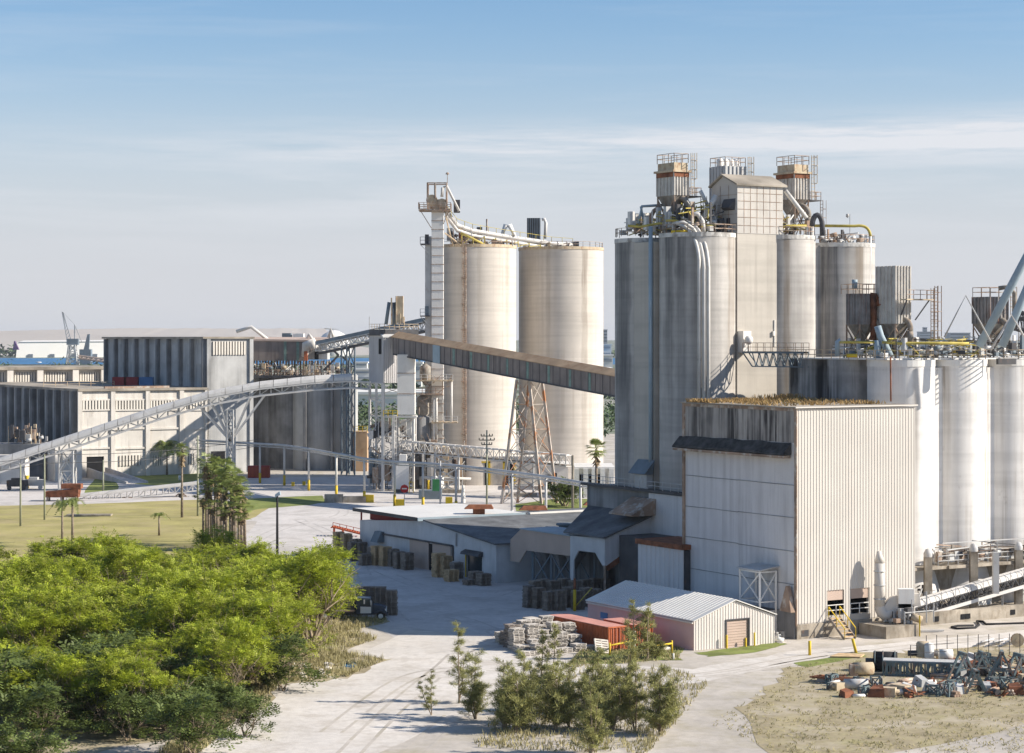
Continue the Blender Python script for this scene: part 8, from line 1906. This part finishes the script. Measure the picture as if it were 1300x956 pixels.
# long dark teal conveyor frame with pale deck
mb = lat_frame(7.6,1.8,1.3,.16,11); dk = MB(); dk.box(-3.8,3.8,-.95,.95,1.5,1.6); sp_ = MB(); [sp_.box(-3.6+i*.68,-3.3+i*.68,-1.0,-.93,.25,1.4) for i in range(11)]
sc_build('truss_section','long dark teal lattice frame with pale top lying in the scrap yard','conveyor frame',1170,858,[('frame','scrapteal',mb),('deck','steel',dk),('plate','scrapteal',sp_)],rz=R(-12))
mb = MB(); mb.tube([(-1.2,0,1.0),(1.2,0,1.0)],1.0,22); hb = MB(); hb.tube([(-2.0,0,1.0),(2.0,0,1.0)],.3,12); rg = MB(); [rg.tube([(x,0,1.0),(x+.12,0,1.0)],1.08,22) for x in (-1.1,-.3,.9)]
sc_build('crusher_drum','big black cylindrical drum at the left end of the teal frame','drum',1124,852,[('drum','black',mb),('axle','dsteel',hb),('band','scrapteal',rg)],rz=R(-12))
mb = MB(); mb.tube([(-.9,0,1.0),(.5,0,1.0)],.55,16); mb.lathe((-1.8,.6,0),[(.5,.6),(.5,2.0),(0,2.2)],14)
lg = MB(); lg.box(-.8,-.6,-.4,.4,0,.6); lg.box(.3,.5,-.4,.4,0,.6)
sc_build('white_tank','white rounded horizontal tank standing behind the teal frame','tank',1203,843,[('tank','white',mb),('leg','ochre',lg)])
mb = MB(); mb.lathe((0,0,0),[(.75,.5),(.75,1.9),(.6,2.1),(0,2.15)],16); b2 = MB(); b2.tube([(-1.6,0,.9),(1.8,0,.9)],.3,10)
sc_build('beige_hopper','beige round drum with a dark pipe beside the fence corner','drum',1172,840,[('drum','ochre',mb),('pipe','dsteel',b2)])
mb = MB(); mb.hexa([(-2.4,-.6,0),(2.2,-.7,0),(2.2,.8,0),(-2.4,.7,0),(-2.3,-.6,.55),(2.1,-.7,.35),(2.1,.8,.35),(-2.3,.7,.55)]); b2 = MB(); [b2.beam((-3+i*.2,-1.2+i*.3,.6),(3.2,-1.5+i*.4,.3),.16) for i in range(5)]
sc_build('metal_plates','flat pale and rusty metal plates at the left end of the scrap yard','plates',1068,866,[('plate','steel',mb),('bar','rust',b2)],rz=R(-14))
mb = MB(); mb.tube([(-1,0,.7),(1,.2,.7)],.65,14); b2 = MB(); b2.box(-1.4,-.6,-.5,.5,0,1.2)
sc_build('old_motor','beige and rust old motor among the left plates','motor',1096,858,[('casing','ochre',mb),('base','rsteel',b2)])
mb = MB(); mb.tube([(-1.1,0,.5),(1.2,0,.5)],.5,18)
sc_build('pale_drum','pale grey drum lying at the bottom left of the scrap yard','drum',1086,875,[('drum','steel',mb)])
GAF = 'teal A frame stands in the scrap yard'
def aframe(s=1.0):
    mb = MB()
    for y in (-.7,.7):
        mb.beam((-1.3*s,y,0),(0,y,2.7*s),.2); mb.beam((1.3*s,y,0),(0,y,2.7*s),.2); mb.beam((-.7*s,y,1.2*s),(.7*s,y,1.2*s),.14)
    mb.beam((0,-.8,2.7*s),(0,.8,2.7*s),.3); return mb
for i,(px,py,s,r) in enumerate(((1222,864,1.0,.2),(1246,861,.95,.1),(1272,868,1.15,-.15),(1293,862,.9,.3),(1238,880,.8,.0))):
    sc_build('a_frame_stand',['first teal A frame stand from the left','second teal A frame stand from the left','large teal A frame stand nearest the fence','right edge teal A frame stand','low teal A frame stand in the front'][i]+' of the scrap yard','stand',px,py,[('frame','scrapteal',aframe(s))],GAF,r)
kinds = [('scrap_gearbox','ochre','gearbox'),('scrap_pipe','rsteel','pipe bundle'),('scrap_block','rust','rusty block'),('scrap_roller','white','roller'),('scrap_rack','scrapteal','small frame'),('scrap_motor','dsteel','motor'),('scrap_bars','rust','bent bars'),('scrap_casing','steel','casing')]
adj = {'ochre':'beige','rsteel':'rust mottled','rust':'red brown','white':'white','scrapteal':'dull teal','dsteel':'black','steel':'pale grey'}
where = lambda px,py: ('front' if py > 864 else 'middle' if py > 852 else 'rear')+' of the scrap yard, '+('left part' if px < 1140 else 'centre' if px < 1215 else 'right of centre' if px < 1260 else 'right edge')
seen = {}
for i in range(170):
    px = srnd.uniform(1195,1380) if i < 130 else srnd.uniform(1055,1210); py = srnd.uniform(836,884) if i < 130 else srnd.uniform(864,886); k,m,w = kinds[srnd.randrange(8)]; mb = MB(); s = srnd.uniform(.35,.85)
    if k == 'scrap_gearbox': mb.box(-s,s,-s*.6,s*.6,0,s*1.1); mb.tube([(-s*1.4,0,s*.6),(s*1.4,0,s*.6)],s*.3,10)
    elif k == 'scrap_pipe': [mb.tube([(-1.8*s,y,.15+h),(1.8*s,y+.2,.15+h)],.14,8) for y,h in ((-.3,0),(0,0),(.3,0),(-.15,.26),(.15,.26))]
    elif k == 'scrap_block': mb.hexa([(-s,-s,0),(s,-s*.8,0),(s,s*.7,0),(-s,s,0),(-s*.8,-s*.9,s),(s*.7,-s*.6,s*1.3),(s*.8,s*.5,s*1.1),(-s*.6,s*.7,s*.9)])
    elif k == 'scrap_roller': mb.tube([(-1.3*s,0,.4*s),(1.3*s,.3,.4*s)],.4*s,14); mb.tube([(-1.5*s,0,.4*s),(1.5*s,.3,.4*s)],.1,8)
    elif k == 'scrap_rack': mb.tower([(-s,-s*.6,0),(s,-s*.6,0),(s,s*.6,0),(-s,s*.6,0)],0,1.6*s,1,.14,.1)
    elif k == 'scrap_motor': mb.tube([(0,-.8*s,.6*s),(0,.8*s,.6*s)],.55*s,14); mb.box(-s*.5,s*.5,-.5*s,.5*s,0,.3*s)
    elif k == 'scrap_bars':
        for q in range(5): a_ = Vector((srnd.uniform(-s,s),srnd.uniform(-s,s),srnd.uniform(0,s*.5))); b_ = a_+Vector((srnd.uniform(-2,2)*s,srnd.uniform(-2,2)*s,srnd.uniform(0,1.2)*s)); c_ = b_+Vector((srnd.uniform(-1,1)*s,srnd.uniform(-1,1)*s,srnd.uniform(-.6,.6)*s)); mb.beam(a_,b_,.18,.06); mb.beam(b_,c_,.18,.06)
    else: mb.hexa([(-1.2*s,-.4,0),(1.2*s,-.4,0),(1.2*s,.5,0),(-1.2*s,.5,0),(-1.1*s,-.3,.9*s),(.4*s,-.3,1.3*s),(.4*s,.4,1.3*s),(-1.1*s,.4,.9*s)])
    wh = where(px,py); key = (m,w,wh); seen[key] = seen.get(key,0)+1; nth = seen[key]
    l = f'{adj[m]} {w} in the {wh}' + ('' if nth == 1 else ', '+(ORD+['seventeenth']*80)[nth-1]+' one')
    o = sc_build(k,l,'scrap '+('bars' if k == 'scrap_bars' else w.split()[-1]),px,py,[(k.replace('scrap_','')+'_body',m,mb)],None,srnd.uniform(0,3.14))
# thin fence posts round the scrap yard
GFE = 'thin fence posts of the scrap yard'
fp = [(1156,835,1)]+[(1176+i*13.2,822-i*.3,0) for i in range(10)]
for i,(px,py,_) in enumerate(fp):
    p = G(px,py+12); MB().beam(p,p+Vector((0,0,2.3)),.07).build('fence_post', M['dsteel'], label=f'{ORD[i]} thin steel fence post from the left round the scrap yard', cat='fence post', group=GFE)
a,b = G(1156,847),G(1211,843); mb = MB(); [mb.beam(a+Vector((0,0,z)),b+Vector((0,0,z)),.05) for z in (.6,1.4,2.2)]; mb.build('fence_wire', M['dsteel'], label='sagging wires between the scrap yard fence posts', cat='wire')
mb = MB(); p = G(1270,822)
for i in range(9): mb.tube([p+Vector((-3.0+i*.45,0,.1+(i%3)*.25)),p+Vector((-1.2+i*.5,2.5,.1+(i%3)*.25))],.12,6)
mb.build('rebar_pile', M['wsteel'], label='low pile of thin pipes on the sand behind the scrap yard', cat='pipes')
mb = MB(); q = p+Vector((1.9,0,.8)); mb.tube([q,q+Vector((0,.25,0))],.75,16); mb.tube([q-Vector((0,.06,0)),q+Vector((0,.31,0))],.25,10); mb.build('cable_reel', M['ochre'], label='small beige cable reel standing at the pipe pile', cat='reel')

# ================================================================ HAZE
HZ = True
if HZ:
    mb = MB(); mb.box(-9000,9000,-60,8000,-1.0,75.0); hz = mb.build('haze', M['white'], kind='stuff', label='thin pale sea haze over the whole port', cat='haze', loc=(0,3000,-1.0))
    hm = bpy.data.materials.new('haze_air'); hm.use_nodes = True; hn = hm.node_tree.nodes; hn.remove(hn['Principled BSDF'])
    pv = hn.new('ShaderNodeVolumePrincipled'); pv.inputs['Color'].default_value = (.80,.86,.95,1); pv.inputs['Density'].default_value = 0.00004; pv.inputs['Anisotropy'].default_value = 0.2
    hm.node_tree.links.new(pv.outputs[0], hn['Material Output'].inputs['Volume']); hz.data.materials.clear(); hz.data.materials.append(hm)
